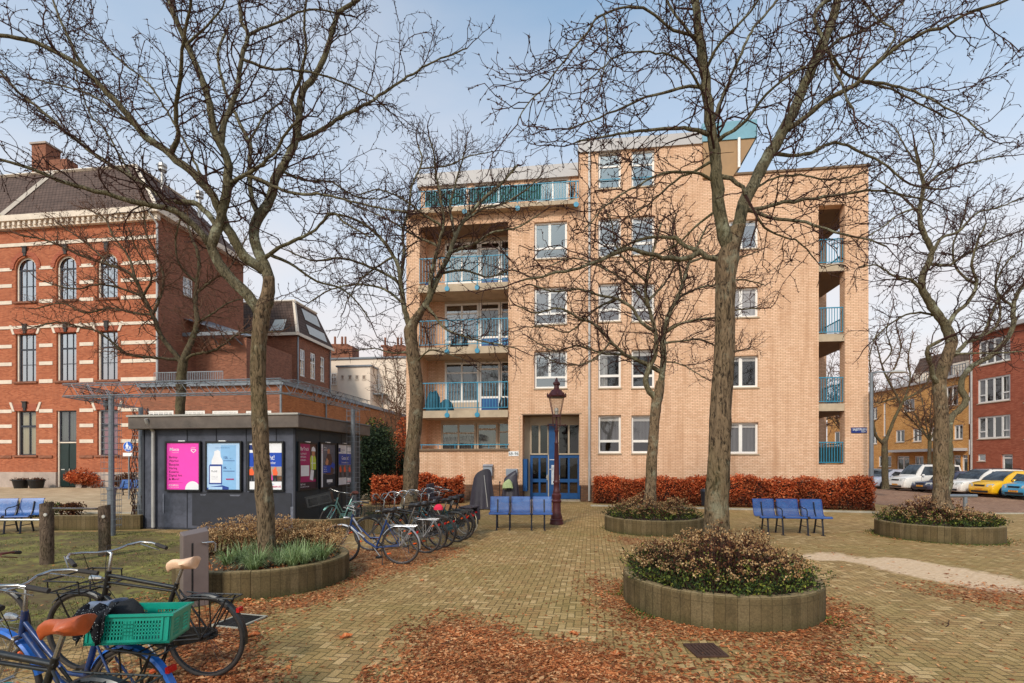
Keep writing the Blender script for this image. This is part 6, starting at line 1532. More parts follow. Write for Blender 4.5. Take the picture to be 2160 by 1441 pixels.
# road sign, blue round
lx, ly = (272 - 1080) / CF * 24, 24.0; t = thing('traffic_sign', 'round blue pedestrian sign on a grey post beside the vine column', 'traffic sign', (lx, ly, .03), 0)
zs = CH + (HOR - 942) / CF * ly - .03; p = MB(); p.tube([(0, 0, 0), (0, 0, zs + .25)], .03, 8); p.build('post', M['steel'], t)
def disc(r, y, m, nm, z=None, par=None):
    mb = MB(); n = 28; zc = zs if z is None else z
    mb.face([(r * math.cos(6.2832 * i / n), y, zc + r * math.sin(6.2832 * i / n)) for i in range(n)]); mb.face([(r * math.cos(-6.2832 * i / n), y + .01, zc + r * math.sin(-6.2832 * i / n)) for i in range(n)]); return mb.build(nm, M[m], par)
d0 = disc(.245, -.045, 'sign_white', 'sign_rim', par=t); d1_ = disc(.23, -.05, 'sign_blue2', 'sign_face', par=t)
pg = MB()
def person_shape(x, s, z0):
    P = lambda pts: pg.face([(x + a * s, -.056, z0 + b * s) for a, b in pts])
    P([(-.03, .33), (.03, .33), (.04, .37), (0, .41), (-.04, .37)]); P([(-.05, .16), (.05, .16), (.045, .31), (-.045, .31)]); P([(-.05, .157), (0, .157), (-.05, 0), (-.09, 0)]); P([(.0, .157), (.05, .157), (.09, 0), (.045, 0)]); P([(.05, .3), (.1, .19), (.08, .17), (.045, .25)]); P([(-.05, .3), (-.1, .2), (-.08, .18), (-.045, .25)])
person_shape(-.05, .9, zs - .17); person_shape(.09, .5, zs - .16); pg.build('pictogram', M['sign_white'], d1_)
u = MB(); u.box(-.25, .25, -.05, -.04, zs - .46, zs - .3); u.build('sub_plate', M['sign_white'], t)
# plant tubs by the school
for (px, lb) in ((44, 'left black tub with withered plants before the school plinth'), (77, 'right black tub with withered plants before the school plinth')):
    x, y = G(px, 1031); t = thing('plant_tub', lb, 'plant tub', (x, y, .03), group='black plant tubs by the school'); p = MB(); p.lathe([(.34, 0), (.45, .5), (.49, .52), (.49, .6), (.44, .6), (.42, .52)], 18); p.build('tub', M['black'], t, smooth=40)
    f = MB(); random.seed(px)
    for i in range(160): f.leaf(Vector((random.gauss(0, .2), random.gauss(0, .2), .55 + random.random() * .12)), .1)
    f.build('foliage', M['shrub_brown'], t)

# timber posts with rails
def tpost(px, py, h, label):
    x, y = G(px, py); t = thing('timber_post', label, 'timber post', (x, y, 0), group='rough timber posts'); m = MB(); n = 18; k = 16
    for i in range(k + 1):
        z = h * i / k
        for j in range(n):
            a = 6.2832 * j / n; r = .095 * (1 + .1 * noise.noise(Vector((math.cos(a) * 2, math.sin(a) * 2, z * 2 + px)))) * (1.06 - .08 * i / k); wob = .02 * noise.noise(Vector((z * 1.5, px, 0))); m.v.append((r * math.cos(a) + wob, r * math.sin(a), z + (.02 * math.cos(a) if i == k else 0)))
    for i in range(k):
        for j in range(n): m.f.append((i * n + j, i * n + (j + 1) % n, (i + 1) * n + (j + 1) % n, (i + 1) * n + j)); m.m.append(0)
    m.f.append(tuple(k * n + j for j in range(n))); m.m.append(0); m.build('shaft', M['wood'], t, smooth=50)
    c = MB(); c.lathe([(.03, 0), (.03, .02), (.01, .022)], 10); o = c.build('rail_fixing', M['alu'], t); o.location = (.06, -.085, h - .2); o.rotation_euler = (R(90), 0, 0)
    return Vector((x, y, h))
a = tpost(99, 1190, 1.08, 'left rough timber post beside the blue bench'); b = tpost(220, 1172, .96, 'right rough timber post beside the wire cage column')
m = MB(); m.tube([(a.x + .08, a.y, .98), (b.x - .08, b.y, .9)], .022, 8); tag(m.build('metal_rail', M['chrome']), 'silver tube rail between the two timber posts', 'rail')
m = MB(); m.tube([(a.x - .08, a.y, .78), (a.x - 2.2, a.y - .2, .8)], .022, 8); tag(m.build('metal_rail', M['chrome']), 'silver tube rail running off left from the timber post', 'rail')

# grey metal service pillar
x, y = G(410, 1278); M['pillar'] = plain('taupe_coated_metal', srgb(122, 108, 104), .45, .3, var=.12, scale=4)
t = thing('service_pillar', 'taupe metal service pillar with curved handle before the left planter', 'service pillar', (x, y, 0), R(44))
m = MB(); h0, h1 = .9, .94
m.v.extend([(-.14, -.09, 0), (.14, -.09, 0), (.14, .09, 0), (-.14, .09, 0), (-.14, -.09, h0), (.14, -.09, h1), (.14, .09, h1 + .03), (-.14, .09, h0 + .03)])
for q in ((0, 3, 2, 1), (4, 5, 6, 7), (0, 1, 5, 4), (1, 2, 6, 5), (2, 3, 7, 6), (3, 0, 4, 7)): m.f.append(q); m.m.append(0)
m.build('body', M['pillar'], t, bevel=.008)
m = MB(); m.tube([(.06, -.092, .8), (.06, -.15, .8), (.1, -.16, .8), (.17, -.16, .8), (.2, -.15, .77), (.2, -.15, .68)], .012, 8); m.build('handle', M['chrome'], t)
m = MB(); m.box(-.05, -.03, -.0925, -.0905, .1, .8); m.build('door_seam', M['black'], t)
# bin beside the hedge and T shaped rail
x, y = G(1490, 1088); t = thing('litter_bin', 'small dark litter bin half hidden behind the big trunk', 'litter bin', (x, y, 0)); m = MB(); m.tube([(0, 0, 0), (0, 0, .35)], .04, 8); m.build('stand', M['black'], t); m = MB(); m.lathe([(.15, .35), (.19, .8), (.2, .82), (.17, .9), (.02, .92)], 14); m.build('bin', M['bench_leg'], t, smooth=40)
x, y = (2036 - 1080) / CF * 17.0, 17.0; t = thing('barrier_rail', 'grey T shaped steel barrier behind the far right planter', 'barrier', (x, y, 0), 0)
m = MB(); m.tube([(0, 0, 0), (0, 0, .62)], .06, 12); m.build('post', M['steel_blue'], t, smooth=40); m = MB(); m.tube([(-.75, 0, .66), (.38, 0, .66)], .055, 12); m.build('top_rail', M['steel_blue'], t, smooth=40)

# covered bicycles against the wall
def cloak(label, px, py, w_, h, seed, peak, cat='covered bicycle', mt='tarp'):
    x, y = G(px, py); t = thing('covered_bicycle', label, cat, (x, y, 0), R(-7)); m = MB(); n, k = 40, 16; rnd = random.Random(seed)
    for i in range(k + 1):
        q = i / k
        for j in range(n):
            a = 6.2832 * j / n; fold = 1 + (1 - q) * .1 * math.sin(a * 9 + seed) + .03 * math.sin(a * 17 + q * 4); sx = w_ / 2 * (lerp(1, .66, q ** .8)) * fold; sy = .3 * lerp(1, .25, q) * fold
            z = h * q * (1 + (.0 if q < .6 else (q - .6) * .35 * math.sin(a + peak) - .02)); m.v.append((sx * math.cos(a) * (1 if q < .999 else .9), sy * math.sin(a), z + .03))
    for i in range(k):
        for j in range(n): m.f.append((i * n + j, i * n + (j + 1) % n, (i + 1) * n + (j + 1) % n, (i + 1) * n + j)); m.m.append(0)
    m.f.append(tuple(k * n + j for j in range(n))); m.m.append(0); m.build('cover', M[mt], t, smooth=70); return t
t = cloak('bicycle wrapped in a dark cover against the wall below the wall boxes', 1018, 1074, 1.0, 1.35, 3, 2.5)
m = MB(); m.tube([(.08, -.12, 1.3), (.2, -.34, .6), (.26, -.4, .12)], .012, 5); m.build('strap', M['alu'], t)
t = cloak('covered scooter with a pale green bag, just left of the entrance', 1077, 1060, .85, 1.25, 7, 1.2, 'covered scooter')
x, y = G(1074, 1060); bg = lump('backpack', 'pale green and grey bag hung on the covered scooter', 'bag', 0, 0, 0, .46, .3, .4, plain('pale_green_fabric', srgb(158, 168, 118), .8, var=.25), 4); bg.location = (x - .05, y - .3, .62); bg.rotation_euler = (R(-20), 0, 0)
m = MB(); m.tube([(x - .42, y - .1, .0), (x - .42, y - .1, .95)], .02, 6); m.tube([(x - .45, y - .1, .9), (x - .38, y - .1, .9)], .03, 6); tag(m.build('stick', M['black']), 'thin black stick standing left of the covered scooter', 'stick')
# ------------------------------------------------------------------ bicycles
def pm(name, rgb, **k):
    if name not in M: M[name] = grimy(name, srgb(*rgb), k.get('rough', .32), k.get('metal', .1))
    return M[name]
M['saddle_black'] = plain('black_saddle', srgb(38, 36, 38), .45, var=.15, scale=9)
M['reflector'] = plain('orange_reflector', srgb(236, 96, 30), .3, var=.1)
M['red_light'] = plain('red_tail_light', srgb(170, 20, 24), .25, var=.1)
def saddle_mesh(L=.25, W=.16):
    m = MB(); n = 12; k = 9
    for i in range(k + 1):
        q = i / k; x = lerp(-L * .45, L * .55, q); w_ = W * (.5 * (1 - sstep(.25, .62, q)) + .14) if q > .04 else W * .42; hh = .05 + .022 * (1 - q) ** 2 + .01 * q ** 3
        for j in range(n):
            a = 6.2832 * j / n; s_ = math.sin(a); m.v.append((x, w_ * math.cos(a) * (1 if s_ > -.2 else .75), hh * s_ * (.55 if s_ > 0 else .9) + .02 * abs(q - .5) * 2 - .05 * (q ** 6)))
    for i in range(k):
        for j in range(n): m.f.append((i * n + j, (i + 1) * n + j, (i + 1) * n + (j + 1) % n, i * n + (j + 1) % n)); m.m.append(0)
    m.f.append(tuple(range(n))); m.m.append(0); m.f.append(tuple(k * n + j for j in reversed(range(n)))); m.m.append(0); return m

def bicycle(label, rear, front, lean=0, frame='black', style='diamond', fender=None, saddle='saddle_black', rack='black', wb=1.1, r=.34, front_rack=False, tyre='rubber', turn=0, bars='swept', hi=1.0, bags=False, guard=True, kid=False, spokes=28, group='bicycles parked in the square', rim='chrome', refl=True, hand='chrome', basket=False, rail_metal='chrome'):
    rx_, ry_ = rear; fx_, fy_ = front; yaw = math.atan2(fy_ - ry_, fx_ - rx_)
    t = thing('bicycle', label, 'bicycle', (rx_, ry_, 0), yaw, rx=lean, group=group)
    mt = M[frame]; BB = Vector((.45, 0, .29)); ST = Vector((.24, 0, .79 * hi)); HT = Vector((.86, 0, .88 * hi)); HB = Vector((.915, 0, .66)); RH = Vector((0, 0, r)); FH = Vector((wb, 0, r))
    f = MB()
    f.tube([BB, ST], .018, 8); f.tube([HB, HT], .02, 8)
    if style == 'diamond': f.tube([ST - Vector((0, 0, .04)), HT - Vector((0, 0, .04))], .018, 8); f.tube([BB, HB], .021, 8); f.tube([ST.lerp(BB, .14), HT.lerp(HB, .45)], .012, 8)
    elif style == 'step': f.tube([BB, BB + Vector((.17, 0, .1)), HB + Vector((-.03, 0, .02))], .021, 8); f.tube([BB.lerp(ST, .35), BB.lerp(ST, .35) + Vector((.18, 0, .0)), HT.lerp(HB, .4)], .015, 8)
    elif style == 'swan': f.tube([BB.lerp(ST, .1), BB + Vector((.14, 0, .03)), BB + Vector((.3, 0, .14)), HB + Vector((-.03, 0, .07))], .023, 8)
    for sy in (-1, 1):
        f.tube([BB + Vector((0, sy * .03, 0)), RH + Vector((0, sy * .06, 0))], .009, 6); f.tube([ST - Vector((0, 0, .06)) + Vector((0, sy * .02, 0)), RH + Vector((0, sy * .06, 0))], .008, 6)
    f.build('frame', mt, t, smooth=60)
    fork = MB()
    for sy in (-1, 1): fork.tube([HB + Vector((0, sy * .045, 0)), HB.lerp(FH, .5) + Vector((-.01, sy * .05, 0)), FH + Vector((0, sy * .05, 0))], [.013, .012, .009], 6)
    fork.tube([HB + Vector((0, -.05, 0)), HB + Vector((0, .05, 0))], .016, 6); fork.build('fork', M['chrome'] if frame in ('bike_silver', 'bike_blue') else mt, t, smooth=60)
    for c in (RH, FH):
        w_ = MB(); w_.torus(c, (0, 1, 0), r - .028, .011, 40, 6)
        w_.tube([c + Vector((0, -.05, 0)), c + Vector((0, .05, 0))], .022 if c is RH else .014, 10)
        for i in range(spokes):
            a = 6.2832 * i / spokes; a2 = a + (.5 if i % 2 else -.5); sy = .025 if i % 4 < 2 else -.025
            w_.tube([c + Vector((.02 * math.cos(a2), sy, .02 * math.sin(a2))), c + Vector(((r - .03) * math.cos(a), 0, (r - .03) * math.sin(a)))], .0016, 3, cap=False)
        wo = w_.build('wheel', M[rim], t, smooth=60)
        ty = MB(); ty.torus(c, (0, 1, 0), r - .012, .02, 48, 8); ty.build('tyre', M[tyre], wo, smooth=180)
        if refl:
            q = MB()
            for a in (2.2, -.7): q.tube([c + Vector((.24 * math.cos(a), -.012, .24 * math.sin(a))), c + Vector((.3 * math.cos(a + .12), -.012, .3 * math.sin(a + .12)))], .014, 5)
            q.build('spoke_reflector', M['reflector'], wo)
    if fender:
        for c, a0, a1 in ((RH, .35, 3.2), (FH, .9, 3.0)):
            q = MB(); n = 22; R0 = r + .022; W_ = .028
            for i in range(n + 1):
                a = lerp(a0 if c is RH else .35, a1, i / n) if c is RH else lerp(.75, 2.9, i / n)
                if c is RH: a = lerp(-.15, 2.6, i / n); a = math.pi - a
                for (dy, dr) in ((-W_, -.014), (-W_ * .6, 0), (W_ * .6, 0), (W_, -.014)): q.v.append((c.x + (R0 + dr) * math.cos(a), dy, c.z + (R0 + dr) * math.sin(a)))
            for i in range(n):
                for j in range(3): q.f.append((i * 4 + j, i * 4 + j + 1, (i + 1) * 4 + j + 1, (i + 1) * 4 + j)); q.m.append(0)
            q.build('mudguard', M[fender], t, smooth=50)
    if guard:
        q = MB(); y = -.055
        pts = []
        for i in range(9): a = math.pi / 2 + math.pi * i / 8; pts.append((RH.x + .06 * math.cos(a), y, RH.z + .05 * math.sin(a)))
        for i in range(9): a = -math.pi / 2 + math.pi * i / 8; pts.append((BB.x + .1 * math.cos(a), y, BB.z + .1 * math.sin(a)))
        q.face(pts); q.face([(a, b - .02, c) for a, b, c in reversed(pts)])
        for i in range(len(pts)): a, b = pts[i], pts[(i + 1) % len(pts)]; q.face([a, b, (b[0], b[1] - .02, b[2]), (a[0], a[1] - .02, a[2])])
        q.build('chain_guard', mt if frame != 'bike_silver' else M['black'], t)
    else:
        q = MB(); q.torus(BB + Vector((0, -.05, 0)), (0, 1, 0), .085, .006, 24, 4); q.tube([BB + Vector((0, -.05, .085)), RH + Vector((0, -.05, .035))], .004, 4); q.tube([BB + Vector((0, -.05, -.085)), RH + Vector((0, -.05, -.035))], .004, 4); q.build('chain', M['black'], t)
    cr = MB(); ca = .9
    e1 = BB + Vector((.17 * math.cos(ca), -.09, .17 * math.sin(ca))); e2 = BB + Vector((-.17 * math.cos(ca), .09, -.17 * math.sin(ca)))
    cr.tube([BB + Vector((0, -.08, 0)), e1], .009, 6); cr.tube([BB + Vector((0, .08, 0)), e2], .009, 6); cr.tube([BB + Vector((0, -.08, 0)), BB + Vector((0, .08, 0))], .013, 8); co = cr.build('crank', M['chrome'], t)
    for e, sy in ((e1, -1), (e2, 1)): p = MB(); p.box(e.x - .045, e.x + .045, min(e.y, e.y + sy * .1), max(e.y, e.y + sy * .1), e.z - .012, e.z + .012); p.build('pedal', M['black'], co)
    sp = MB(); SP = ST + Vector((-.06, 0, .14 * hi)); sp.tube([ST, SP], .013, 8); sp.build('seat_post', M['chrome'], t)
    so = saddle_mesh().build('saddle', M[saddle] if isinstance(saddle, str) else saddle, t, smooth=70); so.location = SP + Vector((0, 0, .03)); so.rotation_euler = (0, 0, 0)
    # handlebar assembly
    hb = empty('handlebar', (HT.x, 0, HT.z)); bpy.data.objects.remove(hb)
    S = HT + Vector((-.03, 0, .15)); rotm = Matrix.Rotation(turn, 3, 'Z')
    def hp_(x, y, z): v = rotm @ Vector((x, y, z)); return S + v
    h = MB(); h.tube([HT, S, hp_(.05, 0, .01)], .013, 8)
    if bars == 'swept': L_ = [(.05, 0, .01), (.06, .08, .015), (.09, .17, .03), (.07, .26, .04), (-.02, .31, .03), (-.16, .33, .0)]
    elif bars == 'flat': L_ = [(.05, 0, .01), (.05, .1, .02), (.03, .2, .045), (-.02, .28, .05), (-.11, .32, .045)]
    else: L_ = [(.05, 0, .01), (.05, .06, .05), (.04, .14, .15), (.02, .22, .16), (-.06, .3, .13), (-.2, .33, .1)]
    for sy in (-1, 1): h.tube([hp_(x, y * sy, z) for x, y, z in L_], .011, 8)
    ho = h.build('handlebar', M[hand], t, smooth=60)
    for sy in (-1, 1):
        a_, b_ = Vector(L_[-2]), Vector(L_[-1]); g = MB(); p0 = a_.lerp(b_, .35); p1 = b_ + (b_ - a_).normalized() * .03
        g.tube([hp_(p0.x, p0.y * sy, p0.z), hp_(p1.x, p1.y * sy, p1.z)], .017, 8); g.build('grip', M['rubber'], ho)
        br = MB(); br.tube([hp_(L_[-3][0], L_[-3][1] * sy, L_[-3][2]), hp_(L_[-3][0] + .05, L_[-3][1] * sy * 1.05, L_[-3][2] - .02), hp_(p1.x + .1, p1.y * sy, p1.z - .03)], .005, 5); br.build('brake_lever', M[hand], ho)
    lp = MB(); LP = HT.lerp(HB, .3) + Vector((.1, 0, 0)); lp.tube([LP - Vector((.05, 0, 0)), LP, LP + Vector((.05, 0, 0))], [.012, .026, .03], 10); lp.tube([HT.lerp(HB, .3), LP], .006, 5); lp.build('head_lamp', M['chrome'], t)
    tl_ = MB(); tl_.box(-.325, -.3, -.028, .028, r + .22, r + .255) if rack else tl_.box(-r - .06, -r - .03, -.03, .03, r + .08, r + .13); tl_.build('tail_light', M['red_light'], t)
    if rack:
        q = MB(); z = r + .345
        for y in (-.06, .06): q.tube([(ST.x - .06, y * .5, z + .02), (.1, y, z), (-.3, y, z)], .006, 6)
        q.tube([(-.3, -.06, z), (-.3, .06, z)], .006, 6)
        for x in (-.22, -.14, -.06, .02, .09): q.tube([(x, -.06, z), (x, .06, z)], .005, 6)
        for sy in (-1, 1):
            q.tube([(-.24, sy * .06, z), (0, sy * .065, r)], .006, 6); q.tube([(.0, sy * .06, z), (0, sy * .065, r)], .006, 6)
            q.tube([(-.24, sy * .06, z), (-.12, sy * .065, r + .1)], .006, 6)
        q.build('rear_rack', M[rack] if rack in M else mt, t)
    if front_rack:
        q = MB(); z = HT.z - .14
        for y in (-.2, -.1, 0, .1, .2): q.tube([(HT.x + .08, y, z), (HT.x + .36, y, z)], .005, 5)
        for x in (.08, .22, .36): q.tube([(HT.x + x, -.2, z), (HT.x + x, .2, z)], .007, 6)
        for zz_ in (z + .1,):
            q.tube([(HT.x + .08, -.21, zz_), (HT.x + .38, -.21, zz_), (HT.x + .38, .21, zz_), (HT.x + .08, .21, zz_)], .008, 6)
        for (x, y) in ((.08, -.2), (.36, -.2), (.36, .2), (.08, .2)): q.tube([(HT.x + x, y, z), (HT.x + x, y, z + .1)], .006, 5)
        for sy in (-1, 1): q.tube([(HT.x + .34, sy * .15, z), (wb, sy * .06, r)], .007, 6)
        q.tube([(HT.x, 0, z), (HT.x + .1, 0, z)], .014, 6); q.build('front_rack', M['black'], t)
    if bags:
        for sy in (-1, 1):
            q = MB(); y0, y1 = (sy * .08, sy * .2) if sy > 0 else (sy * .2, sy * .08); q.box(-.3, .08, y0, y1, r + .02, r + .34); q.build('pannier_bag', M['tarp'], t, bevel=.03)
        q = MB(); q.box(-.3, .08, -.2, .2, r + .35, r + .375); q.build('pannier_flap', M['tarp'], t, bevel=.01)
    if kid:
        q = MB(); q.tube([(HT.x - .1, 0, HT.z - .05), (HT.x - .05, 0, HT.z + .3)], .02, 6); q.box(HT.x - .3, HT.x - .05, -.13, .13, HT.z + .03, HT.z + .08); q.box(HT.x - .08, HT.x - .02, -.13, .13, HT.z + .08, HT.z + .4); q.build('child_seat', M['tarp'], t, bevel=.02)
    if basket:
        q = MB(); z = HT.z - .16
        for zz_ in [z + .035 * i for i in range(7)]: q.tube([(HT.x + .06, -.18, zz_), (HT.x + .36, -.18, zz_), (HT.x + .36, .18, zz_), (HT.x + .06, .18, zz_), (HT.x + .06, -.18, zz_)], .004, 4)
        for i in range(9): y = lerp(-.18, .18, i / 8); q.tube([(HT.x + .36, y, z), (HT.x + .36, y, z + .21)], .004, 4); q.tube([(HT.x + .06, y, z), (HT.x + .36, y, z)], .004, 4); x_ = lerp(HT.x + .06, HT.x + .36, i / 8); q.tube([(x_, -.18, z), (x_, -.18, z + .21)], .004, 4); q.tube([(x_, .18, z), (x_, .18, z + .21)], .004, 4)
        q.build('front_basket', M['black'], t)
    cbm = MB(); cbm.tube([hp_(.04, .2, .03), S + Vector((.16, .1, .02)), HT + Vector((.12, .03, -.1)), HB + Vector((.02, .04, 0))], .003, 4); cbm.tube([hp_(.04, -.2, .03), S + Vector((.14, -.1, .04)), HT + Vector((.08, -.03, -.12)), HB + Vector((-.1, -.02, -.05)), BB + Vector((.05, -.02, .05))], .003, 4); cbm.build('cable', M['black'], t)
    ks = MB(); ks.tube([(.33, .04, .27), (.28, .16, .02)], .008, 6); ks.build('kickstand', M['black'], t)
    return t, yaw
pm('bike_silver', (176, 176, 180), metal=.6); pm('bike_blue', (26, 54, 104)); pm('bike_teal', (34, 72, 78)); pm('bike_mint', (150, 200, 190)); pm('bike_grey', (120, 122, 116), metal=.4)
pm('fender_blue', (32, 96, 180)); pm('bike_steel', (92, 92, 90), metal=.4); pm('white_tyre', (206, 196, 176), rough=.8, metal=0)
def gp(px, Y): return ((px - 1080) / CF * Y, Y)
# row beside the kiosk
b1, yw1 = bicycle('silver and blue bicycle with grey mudguards, frontmost of the row beside the kiosk', gp(846, 8.87), gp(719, 9.0), R(-4), 'bike_blue', 'step', 'bike_silver', rack='bike_silver', wb=1.09, bars='swept', guard=False, rail_metal='chrome', turn=.2)
sv = MB(); sv.tube([(.93, 0, .67), (.66, 0, .47)], .0225, 8); sv.tube([(.875, 0, .83), (.7, 0, .56)], .0165, 8); sv.build('silver_paint_section', M['bike_silver'], b1)
bicycle('grey bicycle with wire front basket, right behind the silver and blue one', gp(897, 9.95), gp(768, 10.25), R(-5), 'bike_steel', 'step', 'bike_steel', rack='bike_silver', wb=1.2, bars='high', turn=-.5, basket=True)
bicycle('black swan framed city bicycle just in front of the dark teal bicycle', gp(932, 10.6), gp(826, 11.0), R(-6), 'black', 'swan', 'black', wb=1.13, bars='high', turn=-.4)
bicycle('dark teal framed bicycle in the middle of the row beside the kiosk', gp(962, 11.35), gp(862, 11.8), R(-6), 'bike_teal', 'step', 'black', wb=1.12, bars='high', turn=-.5, front_rack=True)
bicycle('black bicycle with a dark child seat behind its handlebar', gp(972, 12.0), gp(885, 12.5), R(-4), 'black', 'step', 'black', wb=1.1, bars='high', turn=-.2, kid=True)
bicycle('black bicycle with pannier bags and pale tyres, farthest in the row beside the kiosk', gp(985, 12.5), gp(900, 13.2), R(-4), 'black', 'diamond', 'black', wb=1.15, bars='swept', bags=True, tyre='white_tyre')
bicycle('plain straight framed black bicycle right behind the wire basket bicycle', gp(914, 10.25), gp(800, 10.7), R(-7), 'black', 'diamond', 'black', wb=1.1, bars='high', turn=-.6)
bicycle('black bicycle with front rack wedged in before the farthest pair', gp(974, 11.7), gp(872, 12.15), R(-3), 'black', 'step', 'black', wb=1.1, bars='swept', turn=-.3, front_rack=True)
rdc = lump('red_cloth', 'small red cloth bundle among the parked bicycles', 'cloth', 0, 0, 0, .2, .13, .12, plain('red_cloth_fabric', srgb(214, 30, 70), .8), 3); x, y = gp(925, 11.2); rdc.location = (x, y, .74)
# pale mint bicycle leaning on the kiosk wall
tm, ym = bicycle('pale mint bicycle leaning against the kiosk side wall', gp(742, 14.2), gp(688, 13.15), R(-12), 'bike_mint', 'step', 'bike_mint', saddle=plain('brown_saddle', srgb(96, 52, 40), .5), rack='black', wb=1.1, bars='swept')
def crate(name, label, L, W, H_, m, loc, rot, holes=True, parent=None):
    t = thing(name, label, 'crate', loc, rot[2]); t.rotation_euler = rot; w = MB(); th = .012
    w.box(-L / 2, L / 2, -W / 2, W / 2, 0, th)
    def panel(ax, s_):
        # lattice wall: rim, foot, corner posts and slats
        n = 22 if ax == 'x' else 16; half = L / 2 if ax == 'x' else W / 2; o_ = (W / 2 if ax == 'x' else L / 2) * s_
        def bx(a, b, z0, z1, t2=th):
            q = sorted((o_, o_ - s_ * t2)); (w.box(a, b, q[0], q[1], z0, z1) if ax == 'x' else w.box(q[0], q[1], a, b, z0, z1))
        bx(-half, half, 0, H_ * .16); bx(-half, half, H_ * .78, H_); bx(-half, -half + .045, H_ * .16, H_ * .78); bx(half - .045, half, H_ * .16, H_ * .78); bx(-.03, .03, H_ * .16, H_ * .78)
        for i in range(n): a = lerp(-half + .05, half - .05, i / (n - 1)); bx(a - .0035, a + .0035, H_ * .16, H_ * .78, th * .6)
        for z in (.3, .42, .54, .66): bx(-half + .045, half - .045, H_ * z - .004, H_ * z + .004, th * .6)
    for ax in 'xy':
        for s_ in (-1, 1): panel(ax, s_)
    w.build('crate_body', m, t)
    r_ = MB(); e = .012
    r_.box(-L / 2 - e, L / 2 + e, -W / 2 - e, -W / 2 + .004, H_ - .012, H_ + .003); r_.box(-L / 2 - e, L / 2 + e, W / 2 - .004, W / 2 + e, H_ - .012, H_ + .003); r_.box(-L / 2 - e, -L / 2 + .004, -W / 2 + .004, W / 2 - .004, H_ - .012, H_ + .003); r_.box(L / 2 - .004, L / 2 + e, -W / 2 + .004, W / 2 - .004, H_ - .012, H_ + .003)
    for (x, y) in ((-1, -1), (1, -1), (1, 1), (-1, 1)):
        for k in (0, .03): r_.box(x * (L / 2 - .015 - k) - .006, x * (L / 2 - .015 - k) + .006, y * W / 2 - .006, y * W / 2 + .006, .02, H_ - .012)
    r_.build('crate_rim', m, t); return t
dm = Vector((math.cos(ym), math.sin(ym), 0)); fr_ = Vector((*gp(742, 14.2), 0)) + dm * 1.12
crate('crate', 'black plastic crate on the front of the pale mint bicycle', .62, .36, .29, M['black'], (-4.93, 13.0, .68), (R(-4), R(-13), .2))
# foreground bicycles
f1, y1_ = bicycle('black transport bicycle with cream saddle and front rack in the left foreground', gp(437, 4.22), gp(160, 4.35), R(-3), 'black', 'diamond', 'black', saddle=plain('cream_saddle', srgb(232, 190, 156), .45, var=.08), rack='black', wb=1.13, front_rack=True, bars='swept', turn=-.35, r=.345, hand='chrome', rim='black', refl=False, hi=1.0)
f2, y2_ = bicycle('blue bicycle with bright blue mudguards carrying the teal crate', gp(292, 3.12), gp(12, 3.42), R(-5), 'bike_blue', 'step', 'fender_blue', saddle=plain('grey_blue_saddle', srgb(96, 108, 130), .5), rack='black', wb=1.12, bars='swept', turn=.25, r=.335, refl=True, hi=.95)
M['rust_bar'] = grimy('rusted_handlebar', srgb(104, 52, 44), .6, .1)
bicycle('dark bicycle with rusty handlebar behind the blue one, at the far left edge', gp(-230, 4.7), gp(78, 4.55), R(3), 'black', 'diamond', 'black', rack='black', wb=1.12, bars='swept', turn=-.9, hi=.86, hand='rust_bar', refl=False)
f3, y3_ = bicycle('black bicycle with rust brown saddle, nearest in the left foreground', gp(222, 2.62), gp(-240, 2.75), R(-3), 'black', 'diamond', 'black', saddle=plain('rust_brown_saddle', srgb(176, 82, 40), .5, var=.3, bump=.3), rack='black', wb=1.1, refl=False)
M['crate_teal'] = plain('teal_plastic', srgb(10, 140, 120), .35, var=.1, scale=5, bump=.03)
rx_, ry_ = gp(300, 3.08); crate('crate', 'teal plastic crate strapped on the rack of the blue bicycle', .43, .33, .17, M['crate_teal'], (rx_ + .0, ry_ - .02, .735), (R(-4), R(3), y2_ + .52 + math.pi))
# dark cloth hanging over the crate edge
def cloth(label, c, a, w_, drop, up, m, seed):
    mb = MB(); n, k = 14, 12; rnd = random.Random(seed); d = Vector((math.cos(a), math.sin(a), 0)); o_ = Vector((d.y, -d.x, 0))
    for i in range(k + 1):
        q = i / k
        for j in range(n + 1):
            s_ = (j / n - .5) * w_ * (1 - .45 * max(0, q - .4)); 
            if q < .4: z = up * (1 - (q / .4) ** 2) * (.7 + .5 * math.sin(j * .9 + seed)) ; off = -.12 * (1 - q / .4)
            else: z = -drop * (q - .4) / .6 * (.8 + .3 * math.sin(j * .5 + seed)); off = .015 + .012 * math.sin(j * 1.4)
            p = Vector(c) + d * s_ + o_ * off + Vector((0, 0, z + .012)); p += Vector((rnd.uniform(-.006, .006),) * 3); mb.v.append(tuple(p))
    for i in range(k):
        for j in range(n): mb.f.append((i * (n + 1) + j, i * (n + 1) + j + 1, (i + 1) * (n + 1) + j + 1, (i + 1) * (n + 1) + j)); mb.m.append(0)
    o = mb.build('cloth', m, smooth=180); so = o.modifiers.new('t', 'SOLIDIFY'); so.thickness = .006; return tag(o, label, 'cloth')
def speckle():
    t = NT('black_speckled_fabric'); v = t.n('ShaderNodeTexVoronoi', inp={'Scale': 90.0, 'Vector': t.obj()}); c = t.mix(t.m('LESS_THAN', v.outputs['Distance'], .17), srgb(24, 24, 28), srgb(196, 200, 200)); return t.pbr(c, .85, 0, t.bump(t.noise(20), .4, .01), .2)
M['speckle'] = speckle(); M['black_cloth'] = plain('black_cloth', srgb(26, 27, 30), .9, var=.3, scale=10, bump=.5)
ca_ = y2_ + .52
cloth('black speckled scarf hanging over the edge of the teal crate', (rx_ - .13, ry_ - .22, .915), ca_ + math.pi - .0 + 0.0, .17, .15, .03, M['speckle'], 2)
